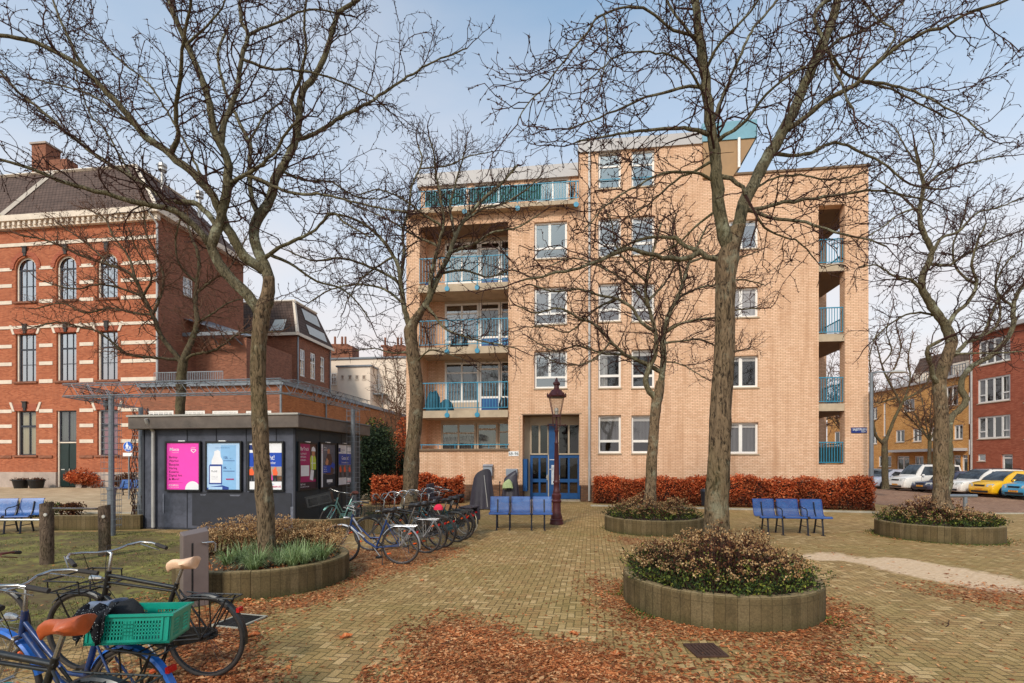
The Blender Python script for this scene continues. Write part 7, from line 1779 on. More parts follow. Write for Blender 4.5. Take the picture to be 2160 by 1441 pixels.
o = lump('cloth_bundle', 'black cloth bundle lying inside the teal crate', 'cloth', 0, 0, 0, .26, .2, .17, M['black_cloth'], 6); o.location = (rx_ - .11, ry_ - .02, .78)
# knotted cover on the rust saddle, cyan thing at the frame corner
o = lump('cyan_bag', 'small cyan bag at the bottom left corner', 'bag', 0, 0, 0, .2, .14, .1, plain('cyan_plastic', srgb(20, 150, 160), .4), 3); x, y = gp(15, 2.7); o.location = (x, y, .5)

# ------------------------------------------------------------------ parked cars
M['car_glass'] = (lambda t: t.pbr(t.ramp(t.noise(2.2, 3, .5), [(.35, srgb(26, 30, 34)), (.65, srgb(66, 72, 76))]), .12, 0, None, .5))(NT('car_glass'))
M['car_black'] = plain('black_car_plastic', srgb(30, 30, 34), .55, var=.12)
M['hub'] = plain('alloy_wheel', srgb(168, 168, 172), .35, .5, var=.1)
M['lamp_glass'] = plain('headlight_glass', srgb(196, 194, 186), .15, .3, var=.2, scale=20)
M['plate_yellow'] = plain('yellow_number_plate', srgb(240, 160, 40), .4, var=.08)
def carpaint(n, c, met=.0): M[n] = plain(n, srgb(*c), .3, met, var=.05, scale=1.5, bump=.0, coat=.6)
for n, c in (('paint_white', (222, 216, 210)), ('paint_dark', (60, 62, 82)), ('paint_yellow', (232, 176, 24)), ('paint_cyan', (62, 148, 188)), ('paint_silver', (176, 178, 192)), ('paint_magenta', (150, 40, 80)), ('paint_grey', (110, 116, 122))): carpaint(n, c)
def car(label, X, Y, L, W, H_, paint, kind='hatch', plate='74-XKP-2', rz=0.0):
    """nose at local x=0 facing -x"""
    t = thing('parked_car', label, 'car', (X, Y + W / 2, gz(X, Y) + .01), rz, group='cars parked nose out along the street')
    hood = {'hatch': .62, 'van': .58, 'suv': .6, 'sedan': .56}[kind] * H_; ws0 = {'hatch': .19, 'van': .2, 'suv': .26, 'sedan': .28}[kind] * L; ws1 = {'hatch': .42, 'van': .36, 'suv': .46, 'sedan': .47}[kind] * L
    rr1 = {'hatch': .9, 'van': .96, 'suv': .9, 'sedan': .74}[kind] * L; rr0 = {'hatch': .985, 'van': .995, 'suv': .985, 'sedan': .9}[kind] * L
    st = [(0, .36, .5, .80), (.03, .24, hood * .74, .9), (.12, .2, hood * .86, .96), (.35, .19, hood * .93, .99), (ws0 / 1.0, .19, hood, 1.0), (L * .5, .19, hood * 1.06, 1.0), (L * .8, .19, hood * 1.1, 1.0), (L * .95, .22, hood * 1.09, .97), (L - .03, .28, hood * .98, .92), (L, .4, hood * .8, .84)]
    b = MB(); hw = W / 2; n = 0
    for (x, zb_, zs, k) in st:
        w_ = hw * k; sec = [(0, zb_), (w_ * .86, zb_), (w_ * .96, zb_ + .08), (w_ * .99, lerp(zb_, zs, .4)), (w_, lerp(zb_, zs, .68)), (w_ * .965, zs - .05), (w_ * .86, zs), (0, zs + .03)]
        pts = [(x, -y, z) for y, z in sec] + [(x, y, z) for y, z in reversed(sec[1:-1])]
        n = len(pts); b.v.extend(pts)
    for i in range(len(st) - 1):
        for j in range(n): b.f.append((i * n + j, i * n + (j + 1) % n, (i + 1) * n + (j + 1) % n, (i + 1) * n + j)); b.m.append(0)
    b.f.append(tuple(range(n))); b.m.append(0); b.f.append(tuple((len(st) - 1) * n + j for j in reversed(range(n)))); b.m.append(0)
    bo = b.build('body', M[paint], t, smooth=55, bevel=.02)
    z0 = hood - .03; w0, w1 = hw * .9, hw * .72
    def zst(x): return lerp(hood, hood * 1.09, min(1, max(0, (x - ws0) / (L - ws0)))) - .03
    gh = [(ws0, zst(ws0), zst(ws0) + .02, w0, w0 * .96), (lerp(ws0, ws1, .5), zst(ws0), lerp(zst(ws0), H_, .62), w0, lerp(w0, w1, .58)), (ws1, zst(ws1), H_ - .02, w0, w1), (lerp(ws1, rr1, .5), zst(ws1), H_, w0, w1), (rr1, zst(rr1), H_ - .04, w0, w1 * .98), (rr0, zst(rr0), zst(rr0) + .05, w0 * .97, w0 * .92)]
    g = MB()
    for (x, za, zb_, wa, wb_) in gh: g.v.extend([(x, -wa, za), (x, -wb_, zb_), (x, -wb_ * .8, zb_ + (.03 if zb_ > H_ * .8 else .005)), (x, wb_ * .8, zb_ + (.03 if zb_ > H_ * .8 else .005)), (x, wb_, zb_), (x, wa, za)])
    for i in range(len(gh) - 1):
        for j in range(5): g.f.append((i * 6 + j, i * 6 + j + 1, (i + 1) * 6 + j + 1, (i + 1) * 6 + j)); g.m.append(0)
    g.f.append((0, 5, 4, 3, 2, 1)); g.m.append(0); k_ = (len(gh) - 1) * 6; g.f.append((k_, k_ + 1, k_ + 2, k_ + 3, k_ + 4, k_ + 5)); g.m.append(0)
    g.build('roof', M[paint], t, smooth=50)
    nrm = Vector((-(H_ - z0), 0, ws1 - ws0)).normalized() * .012
    def wsx(q, s_): x = lerp(ws0 + .04, ws1 - .03, q); return Vector((x, s_ * lerp(w0 * .9, w1 * .9, q), lerp(zst(ws0) + .02, H_ - .02, q ** .66) + .02)) + nrm
    w = MB()
    N = 5
    for i in range(N): a, c = i / N, (i + 1) / N; w.face([wsx(a, -1), wsx(a, 1), wsx(c, 1), wsx(c, -1)])
    w.build('windscreen', M['car_glass'], t, smooth=180)
    for s_ in (-1, 1):
        def sp(x, q): return (x, s_ * (lerp(w0, w1, q) + .012), lerp(zst(x) + .03, H_ - .07, q))
        xa = lerp(ws0, ws1, .35); mid = lerp(ws1, rr1, .38); md2 = lerp(ws1, rr1, .8)
        for (p, nm) in (([sp(xa + .1, .03), sp(mid - .04, .03), sp(mid - .04, .93), sp(ws1 + .06, .93)], 'side_window'), ([sp(mid + .04, .03), sp(md2, .03), sp(md2 - .05, .93), sp(mid + .04, .93)], 'side_window'), ([sp(md2 + .07, .05), sp(rr0 - .25, .05), sp(rr1 - .08, .9), sp(md2 + .03, .93)], 'rear_side_window')):
            q = MB(); q.face(p); q.build(nm, M['car_glass'], t)
        m_ = MB(); m_.lathe([(.02, -.06), (.08, -.04), (.09, .02), (.06, .06), (.01, .07)], 10); mo = m_.build('wing_mirror', M[paint] if paint != 'paint_cyan' else M['car_black'], t, smooth=60); mo.location = (xa + .18, s_ * (hw + .06), hood + .06)
        for wx in (L * .185, L * .815):
            rw = .305 if kind != 'suv' else .34
            a_ = MB(); pts = [(wx + (rw + .05) * math.cos(math.pi * i / 14), s_ * (hw + .004), rw + (rw + .05) * math.sin(math.pi * i / 14)) for i in range(15)] + [(wx - rw - .05, s_ * (hw + .004), .18), (wx + rw + .05, s_ * (hw + .004), .18)]
            a_.face(pts); a_.build('wheel_arch', M['car_black'], t)
            y_ = s_ * (hw + .008)
            h = MB(); h.tube([(wx, y_ - s_ * .14, rw), (wx, y_ + s_ * .006, rw)], rw * .66, 20)
            ho = h.build('wheel', M['hub'], t)
            sp_ = MB()
            for i in range(5):
                aa = 6.2832 * i / 5 + .3; a2 = aa + .45; sp_.face([(wx + rw * .18 * math.cos(aa), y_ + s_ * .009, rw + rw * .18 * math.sin(aa)), (wx + rw * .58 * math.cos(aa), y_ + s_ * .009, rw + rw * .58 * math.sin(aa)), (wx + rw * .58 * math.cos(a2), y_ + s_ * .009, rw + rw * .58 * math.sin(a2))])
            sp_.build('rim_gap', M['car_black'], ho)
            ty = MB(); ty.torus((wx, y_ - s_ * .06, rw), (0, 1, 0), rw * .83, rw * .17, 24, 8); ty.build('tyre', M['rubber'], ho, smooth=180)
        hl = MB(); zh = hood * .72; y0, y1 = hw * .5 * s_, hw * .9 * s_
        hl.face([(-.004 + .0, y0, zh - .05), (.05, y1, zh - .04), (.2, hw * .96 * s_, zh + .02), (.12, hw * .93 * s_, zh + .13), (.035, y0 * 1.05, zh + .1)]); hl.build('headlight', M['lamp_glass'], t)
        tlg = MB(); tlg.box(L - .1, L - .02, min(s_ * hw * .72, s_ * hw * .93), max(s_ * hw * .72, s_ * hw * .93), hood * .75, hood * .98); tlg.build('tail_light', M['red_light'], t)
    gr = MB(); gr.box(-.012, .03, -hw * .38, hw * .38, hood * .72 - .02, hood * .72 + .06); gr.box(-.014, .04, -hw * .62, hw * .62, .27, .38)
    for i in range(3): gr.box(-.018, .0, -hw * .36, hw * .36, hood * .72 + i * .022, hood * .72 + .006 + i * .022)
    gr.build('grille', M['car_black'], t)
    bp = MB(); bp.box(-.03, .08, -hw * .72, hw * .72, .38, .5); bp.build('bumper', M[paint], t, bevel=.02)
    pl_ = MB(); pl_.box(-.04, -.031, -.26, .26, .4, .5); po = pl_.build('number_plate', M['plate_yellow'], t)
    tx = MB(); mpf = lambda u, z, d: (-.042, -u, z); add_text(tx, plate, .1, mpf, 0, .418, 0, align='CENTER', bold=.003); tx.build('lettering', M['black'], po)
    if kind in ('van', 'suv', 'sedan') and paint != 'paint_dark':
        rl = MB()
        for s_ in (-1, 1): rl.tube([(ws1 + .1, s_ * w1 * .9, H_ + .0), (ws1 + .2, s_ * w1 * .9, H_ + .07), (rr1 - .2, s_ * w1 * .9, H_ + .07), (rr1 - .1, s_ * w1 * .9, H_)], .018, 6)
        rl.build('roof_rail', M['car_black'], t)
    dl = MB()
    for s_ in (-1,1):
        for x in (lerp(ws0, ws1, .5), lerp(ws1, rr1, .38), lerp(ws1, rr1, .82)): dl.box(x - .006, x + .006, min(s_ * hw, s_ * (hw + .003)), max(s_ * hw, s_ * (hw + .003)), .3, hood - .06)
    dl.build('door_seam', M['car_black'], t)
    return t
car('small sky blue hatchback at the right edge, with a yellow plate', 27.5, 26.75, 3.55, 1.6, 1.5, 'paint_cyan', 'hatch', 'NS-RP-87')
car('bright yellow hatchback between the blue hatchback and the white estate', 27.5, 28.75, 3.7, 1.66, 1.5, 'paint_yellow', 'hatch', '31-LV-XT')
car('white crossover partly hidden behind the double trunk', 27.5, 30.75, 4.5, 1.8, 1.58, 'paint_white', 'suv', 'JX-412-S')
car('dark blue grey saloon left of the double trunk', 27.5, 33.0, 4.3, 1.75, 1.42, 'paint_dark', 'sedan', '83-TJ-KR')
car('white family van with black lower bumper left of the dark saloon', 27.5, 35.2, 4.25, 1.75, 1.85, 'paint_white', 'van', '41-SN-BG')
car('silver hatchback partly hidden behind the forked street tree', 27.6, 38.2, 3.9, 1.7, 1.45, 'paint_silver', 'hatch', '09-GH-ZD')
car('grey hatchback beyond the silver one', 27.6, 40.4, 3.9, 1.7, 1.5, 'paint_grey', 'hatch', '62-RD-LP')
car('white hatchback farthest along the parked row', 27.6, 42.8, 3.9, 1.7, 1.42, 'paint_white', 'hatch', '17-FB-NT')
car('magenta hatchback just entering the right edge', 27.2, 24.9, 3.6, 1.6, 1.45, 'paint_magenta', 'hatch', '55-ZK-HL')
# ------------------------------------------------------------------ trees
def catmull(P, seg):
    out = []
    for i in range(len(P) - 1):
        p0, p1, p2, p3 = P[max(0, i - 1)], P[i], P[i + 1], P[min(len(P) - 1, i + 2)]
        n = max(1, int((p2[0] - p1[0]).length / seg))
        for k in range(n):
            t = k / n; a, b, c, d = p0[0], p1[0], p2[0], p3[0]
            v = .5 * ((2 * b) + (c - a) * t + (2 * a - 5 * b + 4 * c - d) * t * t + (3 * b - a - 3 * c + d) * t ** 3); out.append((v, lerp(p1[1], p2[1], t)))
    out.append(P[-1]); return out

class Tree:
    def __init__(s, name, label, D, seed, mat='bark', limbmat='bark_limb', twigmat='twig', group='bare trees in the square', base=None, dens=1.0, spur=1.0, tr=1.0, cat='tree'):
        s.rnd = random.Random(seed); s.D = D; s.limbs = []; s.crown = MB(); s.mat, s.lm, s.tm = mat, limbmat, twigmat; s.dens, s.spur, s.tr = dens, spur, tr
        bx, by = base; s.base = Vector((bx, by, 0)); s.t = thing(name, label, cat, (bx, by, gz(bx, by)), group=group); s.off = Vector((bx, by, gz(bx, by)))
    def trunk(s, pts, flare=1.3, sides=34, ridge=.12, close=.03):
        """pts: (px,py,radius px) at depth D; last points may continue into the fork"""
        sc = s.D / CF; q_ = (pts[0][0] - 1080) / CF; kf = {7.72: .76, 6.486: .98}.get(s.D, .9) / (1 + q_ * q_) ** .25; P = [(P3(px, py, s.D), r * sc * kf) for px, py, r in pts]; P = catmull(P, close); m = MB(); n = len(P)
        z0 = P[0][0].z; sd = s.rnd.random() * 50
        fr = []
        for i, (p, r) in enumerate(P):
            zr = (p.z - z0); k = 1 + (flare - 1) * max(0, 1 - zr / .35) ** 2
            for j in range(sides):
                a = 6.2832 * j / sides; ca, sa = math.cos(a), math.sin(a)
                rid = noise.noise(Vector((ca * 3.2, sa * 3.2, p.z * 1.3 + sd))) * 1.1 + noise.noise(Vector((ca * 7, sa * 7, p.z * 3.5 + sd))) * .8 + noise.noise(Vector((ca * 15, sa * 15, p.z * 9 + sd))) * .45
                rr = r * k * (1 + ridge * rid); m.v.append((p.x + rr * ca - s.off.x, p.y + rr * sa - s.off.y, p.z - s.off.z))
        for i in range(n - 1):
            for j in range(sides): m.f.append((i * sides + j, i * sides + (j + 1) % sides, (i + 1) * sides + (j + 1) % sides, (i + 1) * sides + j)); m.m.append(0)
        m.f.append(tuple((n - 1) * sides + j for j in range(sides))); m.m.append(0)
        m.build('trunk', M[s.mat], s.t, smooth=180); s.trunkP = P
        s.limbs.append(P)
        return P
    def limb(s, pts, r0, r1, k=0.0, par=None, bare=.12, curve=0.0, dens=1.0, tw=1.0, sides=10):
        """traced limb: photo pixels, radii in pixels, k = metres deeper per metre of travel"""
        r0 *= .66; r1 *= .62
        P0 = P3(pts[0][0], pts[0][1], s.D); best = None
        for L in (s.limbs if par is None else [s.limbs[par]]):
            for (q, r) in L:
                a = (q.x / q.y) - (P0.x / P0.y); b = ((q.z - CH) / q.y) - ((P0.z - CH) / P0.y); d = a * a + b * b
                if best is None or d < best[0]: best = (d, q, r)
        Y = best[1].y; P = [(best[1].copy(), min(best[2] * .95, r0 * Y / CF * 1.15))]; tot = 0; n = len(pts); last = best[1]
        lens = [math.hypot(pts[i + 1][0] - pts[i][0], pts[i + 1][1] - pts[i][1]) for i in range(n - 1)]; T = sum(lens); acc = 0
        for i in range(1, n):
            acc += lens[i - 1]; q = acc / T; step = lens[i - 1] * Y / CF; Y = max(2.2, Y + step * (k + curve * q)); p = P3(pts[i][0], pts[i][1], Y)
            P.append((p, lerp(r0, r1, q ** .8) * Y / CF)); last = p
        P = catmull(P, .09); rn = s.rnd
        P = [(p + Vector((rn.gauss(0, .006), rn.gauss(0, .006), rn.gauss(0, .006))) if 0 < i < len(P) - 1 else p, r * rn.uniform(.93, 1.07)) for i, (p, r) in enumerate(P)]
        m = MB(); m.tube([p - s.off for p, r in P], [max(r, .004) for p, r in P], sides); m.build('branch', M[s.lm], s.t, smooth=180)
        s.limbs.append(P); s.sprout(P, bare, dens * s.dens, tw)
        tip = P[-1]; d = (P[-1][0] - P[-3][0]).normalized()
        s.grow(tip[0], d, .7 * tw, max(.006, tip[1] * .9), 1); return P
    def sprout(s, P, bare, dens, tw):
        L = 0; rn = s.rnd; tot = sum((P[i + 1][0] - P[i][0]).length for i in range(len(P) - 1)); acc = 0; nxt = tot * bare + rn.uniform(0, .2); side = 1
        for i in range(len(P) - 1):
            seg = (P[i + 1][0] - P[i][0]); acc += seg.length
            while acc > nxt:
                d = seg.normalized(); q = nxt / tot
                ax = Vector((rn.gauss(0, .4), rn.gauss(0, .4), 1)).normalized() if abs(d.z) < .75 else Vector((rn.gauss(0, 1), rn.gauss(0, 1), .3)).normalized()
                side = -side; c = d.copy(); c.rotate(Matrix.Rotation(side * R(rn.uniform(32, 72)), 3, ax)); c.z += rn.uniform(-.05, .35); c.normalize()
                ln = rn.uniform(.45, 1.5) * (1.15 - .6 * q) * tw; s.grow(P[i][0].lerp(P[i + 1][0], .5), c, ln, min(.015, max(.0062, P[i][1] * .4)), 1)
                nxt += rn.uniform(.07, .21) / dens
    def grow(s, p, d, L, r, lv):
        rn = s.rnd; seg = (.13, .085, .05)[lv - 1] if lv < 4 else .05; n = max(3, int(L / seg)); pts = [p]; rad = [r]; dd = d.copy(); r1 = .0035 if lv > 1 else .005; side = rn.choice((-1, 1))
        kink = (.26, .42, .4)[lv - 1]
        for i in range(n):
            q = (i + 1) / n; dd = dd + Vector((rn.gauss(0, kink), rn.gauss(0, kink), rn.gauss(0, kink) + (.035 if lv == 1 else .03 * rn.choice((-1, 1, 1))))); dd.normalize()
            p2 = pts[-1] + dd * seg * rn.uniform(.75, 1.2)
            if p2.y < 1.5: break
            pts.append(p2); rad.append(lerp(r, r1, q) * s.tr)
            if lv == 1 and i > 0 and rn.random() < .92:
                side = -side
                if rn.random() < .45 * s.spur: s.grow(p2, (dd + Vector((rn.gauss(0, .9), rn.gauss(0, .9), rn.gauss(0, .9)))).normalized(), rn.uniform(.1, .35), .004, 2)
                ax = Vector((rn.gauss(0, .6), rn.gauss(0, .6), 1)).normalized(); c = dd.copy(); c.rotate(Matrix.Rotation(side * R(rn.uniform(35, 80)), 3, ax)); s.grow(p2, c, rn.uniform(.15, .55) * (1.2 - .5 * q), max(.0042, lerp(r, r1, q) * .6), 2)
            elif lv == 2 and rn.random() < .7 * s.spur:
                c = (dd + Vector((rn.gauss(0, 1), rn.gauss(0, 1), rn.gauss(0, 1)))).normalized(); s.crown.spike(p2 - s.off, c, .0045 * s.tr, rn.uniform(.03, .12))
                if rn.random() < .75: s.crown.spike(p2 - s.off, Vector((rn.gauss(0, 1), rn.gauss(0, 1), rn.gauss(0, 1))).normalized(), .012 * s.tr, .022)
            if lv == 1 and rn.random() < .8: s.crown.spike(p2 - s.off, Vector((rn.gauss(0, 1), rn.gauss(0, 1), rn.gauss(0, 1))).normalized(), .008 * s.tr, rn.uniform(.03, .08))
        if len(pts) > 1: s.crown.tube([q - s.off for q in pts], rad[:len(pts)] if len(rad) >= len(pts) else rad + [rad[-1]], 4 if lv == 1 else 3, cap=False)
    def done(s): s.crown.build('crown', M[s.tm], s.t)

def h(*a): return [(x / 2, y / 2) for x, y in a]          # traced on the left top quarter at double size
def g2(*a): return [(1080 + x / 2, y / 2) for x, y in a]   # same for the right top quarter

# --- left foreground tree
A = Tree('bare_tree', 'large bare spreading tree in the left planter before the kiosk', 7.72, 3, base=PL['A'][:2], dens=1.0)
A.trunk([(564, 1205, 28), (563, 1165, 25), (561, 1100, 23), (555, 1010, 22.5), (550, 930, 22), (547, 860, 22), (544, 790, 21), (545, 730, 20), (549, 690, 22), (554, 655, 22), (561, 632, 18.5), (566, 610, 16), (568, 585, 14.5)])
A.limb([(548, 668)] + h((1080, 1290), (1020, 1220), (960, 1160), (920, 1100), (892, 1040), (925, 960), (943, 870), (962, 780), (965, 700), (932, 610), (902, 540), (878, 410), (850, 330), (808, 230), (770, 150), (738, 70), (712, -10), (690, -120)), 19, 7, -.12, bare=.22)
A.limb([(556, 648)] + h((1130, 1270), (1135, 1200), (1118, 1120), (1085, 1050), (1072, 985), (1092, 910), (1132, 860), (1152, 790), (1172, 735), (1212, 672), (1248, 592), (1262, 500), (1272, 400), (1332, 310), (1380, 215), (1402, 130), (1432, 50), (1490, 15), (1540, -30)), 19.5, 6, .15, bare=.2)
A.limb(h((1098, 1158), (1030, 1080), (975, 990), (945, 930), (900, 830), (870, 790), (800, 715), (745, 680), (690, 628), (615, 580), (555, 505), (490, 430), (425, 365), (345, 285), (250, 228), (150, 180), (0, 150), (-100, 120)), 17, 5, -.25, bare=.15)
A.limb(h((892, 1040), (858, 1000), (800, 930), (730, 885), (650, 868), (560, 848), (450, 820), (350, 790), (260, 765), (130, 712), (0, 675), (-100, 650)), 11, 4, -.3, bare=.12)
A.limb(h((900, 935), (842, 868), (790, 850), (705, 850), (640, 800), (560, 750), (490, 710), (400, 650), (320, 590), (240, 525), (170, 460), (80, 390), (0, 305), (-80, 260)), 8.5, 3.5, .3, bare=.1)
A.limb(h((350, 288), (310, 200), (272, 120), (240, 50), (215, -20)), 5, 3, .1)
A.limb(h((735, 660), (750, 590), (740, 520), (742, 440), (758, 370), (765, 250), (785, 130), (808, 0), (820, -90)), 8, 4, -.5, bare=.1)
A.limb(h((930, 600), (945, 520), (975, 450), (1000, 370), (1018, 250), (1045, 150), (1018, 90), (1012, 20), (1020, -80)), 9.5, 5, .25, bare=.1)
A.limb(h((1045, 150), (1100, 120), (1180, 95), (1240, 60), (1330, 40), (1420, 60)), 4.5, 2.5, .3)
A.limb(h((968, 765), (1035, 738), (1110, 690), (1165, 635), (1205, 560), (1260, 510)), 6.5, 4, -.4, bare=.1)
A.limb(h((1040, 738), (1110, 762), (1170, 795), (1260, 820), (1370, 822), (1500, 855), (1620, 880), (1720, 895)), 6, 2.6, -.2, bare=.1)
A.limb(h((1095, 905), (1060, 830), (1052, 700), (1055, 610), (1010, 520), (970, 430), (940, 350), (920, 220), (960, 120)), 8.5, 3.5, .55, bare=.12)
A.limb(h((1055, 600), (1085, 540), (1120, 480), (1190, 430)), 4, 2.5, .4)
A.limb(h((1252, 600), (1335, 560), (1460, 482), (1560, 430), (1680, 350), (1780, 290), (1880, 240), (1970, 205)), 7, 2.2, .1, bare=.1)
A.limb(h((1130, 1072), (1180, 1042), (1280, 1000), (1350, 950), (1400, 900), (1470, 950), (1560, 1000)), 6.5, 2.5, -.45, bare=.12)
A.limb(h((1132, 1080), (1220, 1110), (1330, 1182), (1450, 1222), (1520, 1290), (1560, 1350)), 5, 2, .35)
A.limb(h((700, 630), (600, 560), (500, 480), (380, 400), (250, 360), (120, 330)), 4, 2, .5)
A.limb(h((1260, 500), (1230, 420), (1270, 330), (1290, 200), (1285, 60), (1300, -40)), 6, 3, -.35)
A.limb(h((1030, 260), (1130, 290), (1250, 295), (1400, 330), (1560, 400), (1640, 470)), 4.5, 2, .2)
A.limb(h((870, 800), (780, 600), (660, 400), (600, 330), (500, 250), (430, 180), (330, 120)), 4, 2, .35, bare=.35)
A.limb(h((800, 200), (850, 130), (920, 60), (960, -20)), 4, 2.5, -.4)
A.limb(h((1180, 720), (1280, 760), (1400, 770), (1500, 830), (1600, 840)), 4, 2, .45)
A.limb(h((560, 750), (450, 560), (380, 480), (330, 340), (310, 260)), 3, 2, .2, bare=.3)
A.done()

# --- right foreground tree
B = Tree('bare_tree', 'tallest bare tree with thick ridged trunk in the right foreground planter', 6.486, 5, base=PL['B'][:2], dens=.88)
B.trunk([(1513, 1200, 32), (1512, 1150, 28), (1511, 1080, 25), (1514, 1000, 23.5), (1518, 930, 23), (1522, 850, 22), (1526, 770, 21.5), (1528, 700, 20), (1529, 640, 20), (1531, 590, 21), (1534, 552, 25), (1538, 530, 22), (1546, 508, 18), (1556, 478, 16.5)])
B.limb([(1530, 530), (1524, 480), (1515, 420), (1511, 370), (1508, 320), (1500, 270), (1493, 215), (1485, 150), (1477, 90), (1469, 30), (1462, -60)], 21, 12, -.1, bare=.35)
B.limb([(1541, 530), (1556, 480), (1570, 430), (1590, 388), (1616, 338), (1642, 293), (1672, 240), (1700, 175), (1730, 105), (1756, 45), (1775, -50)], 22, 13, .12, bare=.3)
B.limb([(1655, 285), (1700, 246), (1750, 207), (1805, 178), (1850, 132), (1905, 90), (1985, 60), (2050, 25), (2140, -5), (2200, -20)], 8.5, 3.5, -.35, bare=.12)
B.limb([(1515, 552), (1490, 543), (1478, 530), (1445, 521), (1424, 503), (1380, 500), (1330, 512), (1280, 540)], 9, 3, .35, bare=.3)
B.limb([(1478, 532), (1455, 543), (1433, 547), (1398, 543), (1353, 532), (1324, 524), (1270, 548), (1220, 565), (1160, 580), (1100, 592)], 9, 3, -.4, bare=.3)
B.limb([(1578, 455), (1600, 441), (1640, 429), (1700, 421), (1770, 411), (1840, 402), (1900, 410), (1960, 425)], 6.5, 2.6, .35)
B.limb([(1585, 455), (1640, 461), (1700, 471), (1760, 489), (1820, 503), (1870, 520)], 6, 2.6, -.35)
B.limb([(1588, 457), (1612, 480), (1650, 498), (1690, 515), (1720, 548)], 4, 2, .3)
B.limb([(1497, 285), (1470, 276), (1430, 271), (1382, 273), (1320, 281), (1262, 290), (1210, 303)], 7, 2.6, -.35, bare=.1)
B.limb([(1490, 190), (1470, 182), (1432, 186), (1362, 205), (1300, 232), (1248, 254), (1200, 272)], 5.5, 2.2, .35)
B.limb([(1483, 88), (1470, 75), (1420, 64), (1382, 32), (1340, 14), (1272, 30), (1232, 75), (1195, 120), (1156, 175), (1112, 222), (1092, 262)], 5, 1.8, -.3, bare=.1)
B.limb([(1272, 30), (1282, 80), (1275, 140), (1262, 200)], 3, 1.5, -.2)
B.limb([(1512, 300), (1530, 286), (1572, 255), (1615, 200), (1655, 165), (1700, 140)], 6.5, 3, -.5, bare=.1)
B.limb([(1520, 372), (1540, 378), (1566, 395), (1572, 412)], 7, 6, -.3, bare=.6)
B.limb([(1710, -20), (1718, 30), (1740, 92), (1756, 132), (1782, 198), (1800, 230)], 6.5, 3.5, -.7, bare=.1)
B.limb([(1735, 95), (1780, 150), (1830, 175), (1890, 192), (1945, 222), (2000, 250)], 5, 2, .4)
B.limb([(1630, 325), (1700, 326), (1760, 300), (1830, 328), (1870, 350), (1920, 390), (1990, 400)], 6, 2.2, .1, bare=.1)
B.limb([(1820, 173), (1880, 180), (1945, 200), (1990, 225), (2040, 250), (2080, 290)], 4.5, 2, -.3)
B.limb([(1850, 130), (1890, 70), (1850, 40), (1800, -20)], 3.5, 2, .4)
B.limb([(1500, 270), (1530, 190), (1560, 120), (1590, 60), (1640, 0), (1660, -40)], 6, 3.5, .5, bare=.15)
B.limb([(1485, 150), (1520, 90), (1560, 50), (1600, 0), (1620, -60)], 5, 3, -.5)
B.limb([(1477, 90), (1440, 50), (1400, -10), (1390, -50)], 5, 3, .4)
B.limb([(1508, 330), (1470, 360), (1420, 385), (1370, 430), (1320, 460)], 4.5, 2, .3)
B.limb([(1512, 380), (1478, 366), (1400, 366), (1330, 400), (1270, 440), (1230, 490)], 5, 2, -.4, bare=.2)
B.limb([(1580, 410), (1620, 380), (1690, 370), (1760, 380), (1830, 360)], 4, 2, .5)
B.limb([(1700, 175), (1760, 90), (1830, 60), (1900, 10), (1930, -40)], 5.5, 2.5, .6)
B.limb([(1493, 215), (1440, 130), (1370, 110), (1300, 120), (1240, 170)], 4, 2, -.55, bare=.2)
B.limb([(1500, 440), (1476, 470), (1440, 505), (1400, 530), (1350, 560)], 4, 2, .6, bare=.2)
B.done()

# --- middle left tree behind the bicycles
C = Tree('bare_tree', 'leaning bare tree with dense twigs before the balconies', 13.6, 8, base=PL['C'][:2], dens=1.35, tr=1.2, spur=.7)
C.trunk([(863, 1075, 22), (865, 1040, 18), (869, 960, 17), (875, 900, 16.5), (879, 840, 16), (876, 790, 15), (870, 740, 14.5), (866, 700, 15.5), (870, 684, 13), (878, 670, 11), (888, 656, 9.5)], sides=22)
C.limb([(864, 695), (854, 655), (847, 610), (841, 565), (826, 535), (805, 505), (775, 478), (735, 458), (690, 450)], 10, 3, -.2)
C.limb([(872, 685), (898, 642), (922, 590), (946, 540), (960, 500), (975, 470), (1000, 440), (1030, 410), (1060, 385), (1090, 350)], 12, 3.5, .2)
C.limb([(905, 625), (912, 570), (925, 520), (935, 470), (930, 420), (920, 370), (915, 320), (905, 290)], 7.5, 2.5, -.2)
C.limb([(845, 590), (852, 540), (850, 490), (862, 440), (870, 390), (890, 340), (880, 300)], 6, 2.5, .3)
C.limb([(900, 645), (918, 668), (945, 697), (1000, 716), (1050, 726), (1090, 735)], 5, 2, -.5)
C.limb([(846, 600), (815, 578), (770, 560), (720, 545), (660, 550), (610, 530)], 5, 2, -.4)
C.limb([(850, 640), (810, 610), (760, 600), (700, 610), (650, 640)], 4, 2, .4)
C.limb([(950, 535), (1000, 515), (1040, 490), (1090, 480), (1140, 450)], 5, 2, -.3)
C.limb([(930, 575), (980, 570), (1030, 585), (1080, 570), (1130, 590)], 4, 2, .5)
C.limb([(935, 480), (890, 450), (850, 420), (800, 400), (760, 410)], 4, 2, -.3)
C.limb([(960, 500), (950, 440), (960, 390), (975, 340), (985, 300)], 5, 2, .4)
C.limb([(975, 470), (1020, 440), (1060, 430), (1110, 400), (1140, 370)], 4, 2, .1)
C.limb([(828, 540), (800, 560), (760, 590), (730, 640)], 3.5, 1.8, -.2)
C.limb([(872, 770), (905, 740), (940, 745), (980, 760)], 3, 1.6, -.5)
C.limb([(868, 740), (830, 745), (790, 735), (750, 740)], 3, 1.6, .1)
C.limb([(900, 300 + 60), (940, 350), (990, 330), (1040, 320)], 3, 1.6, .1)
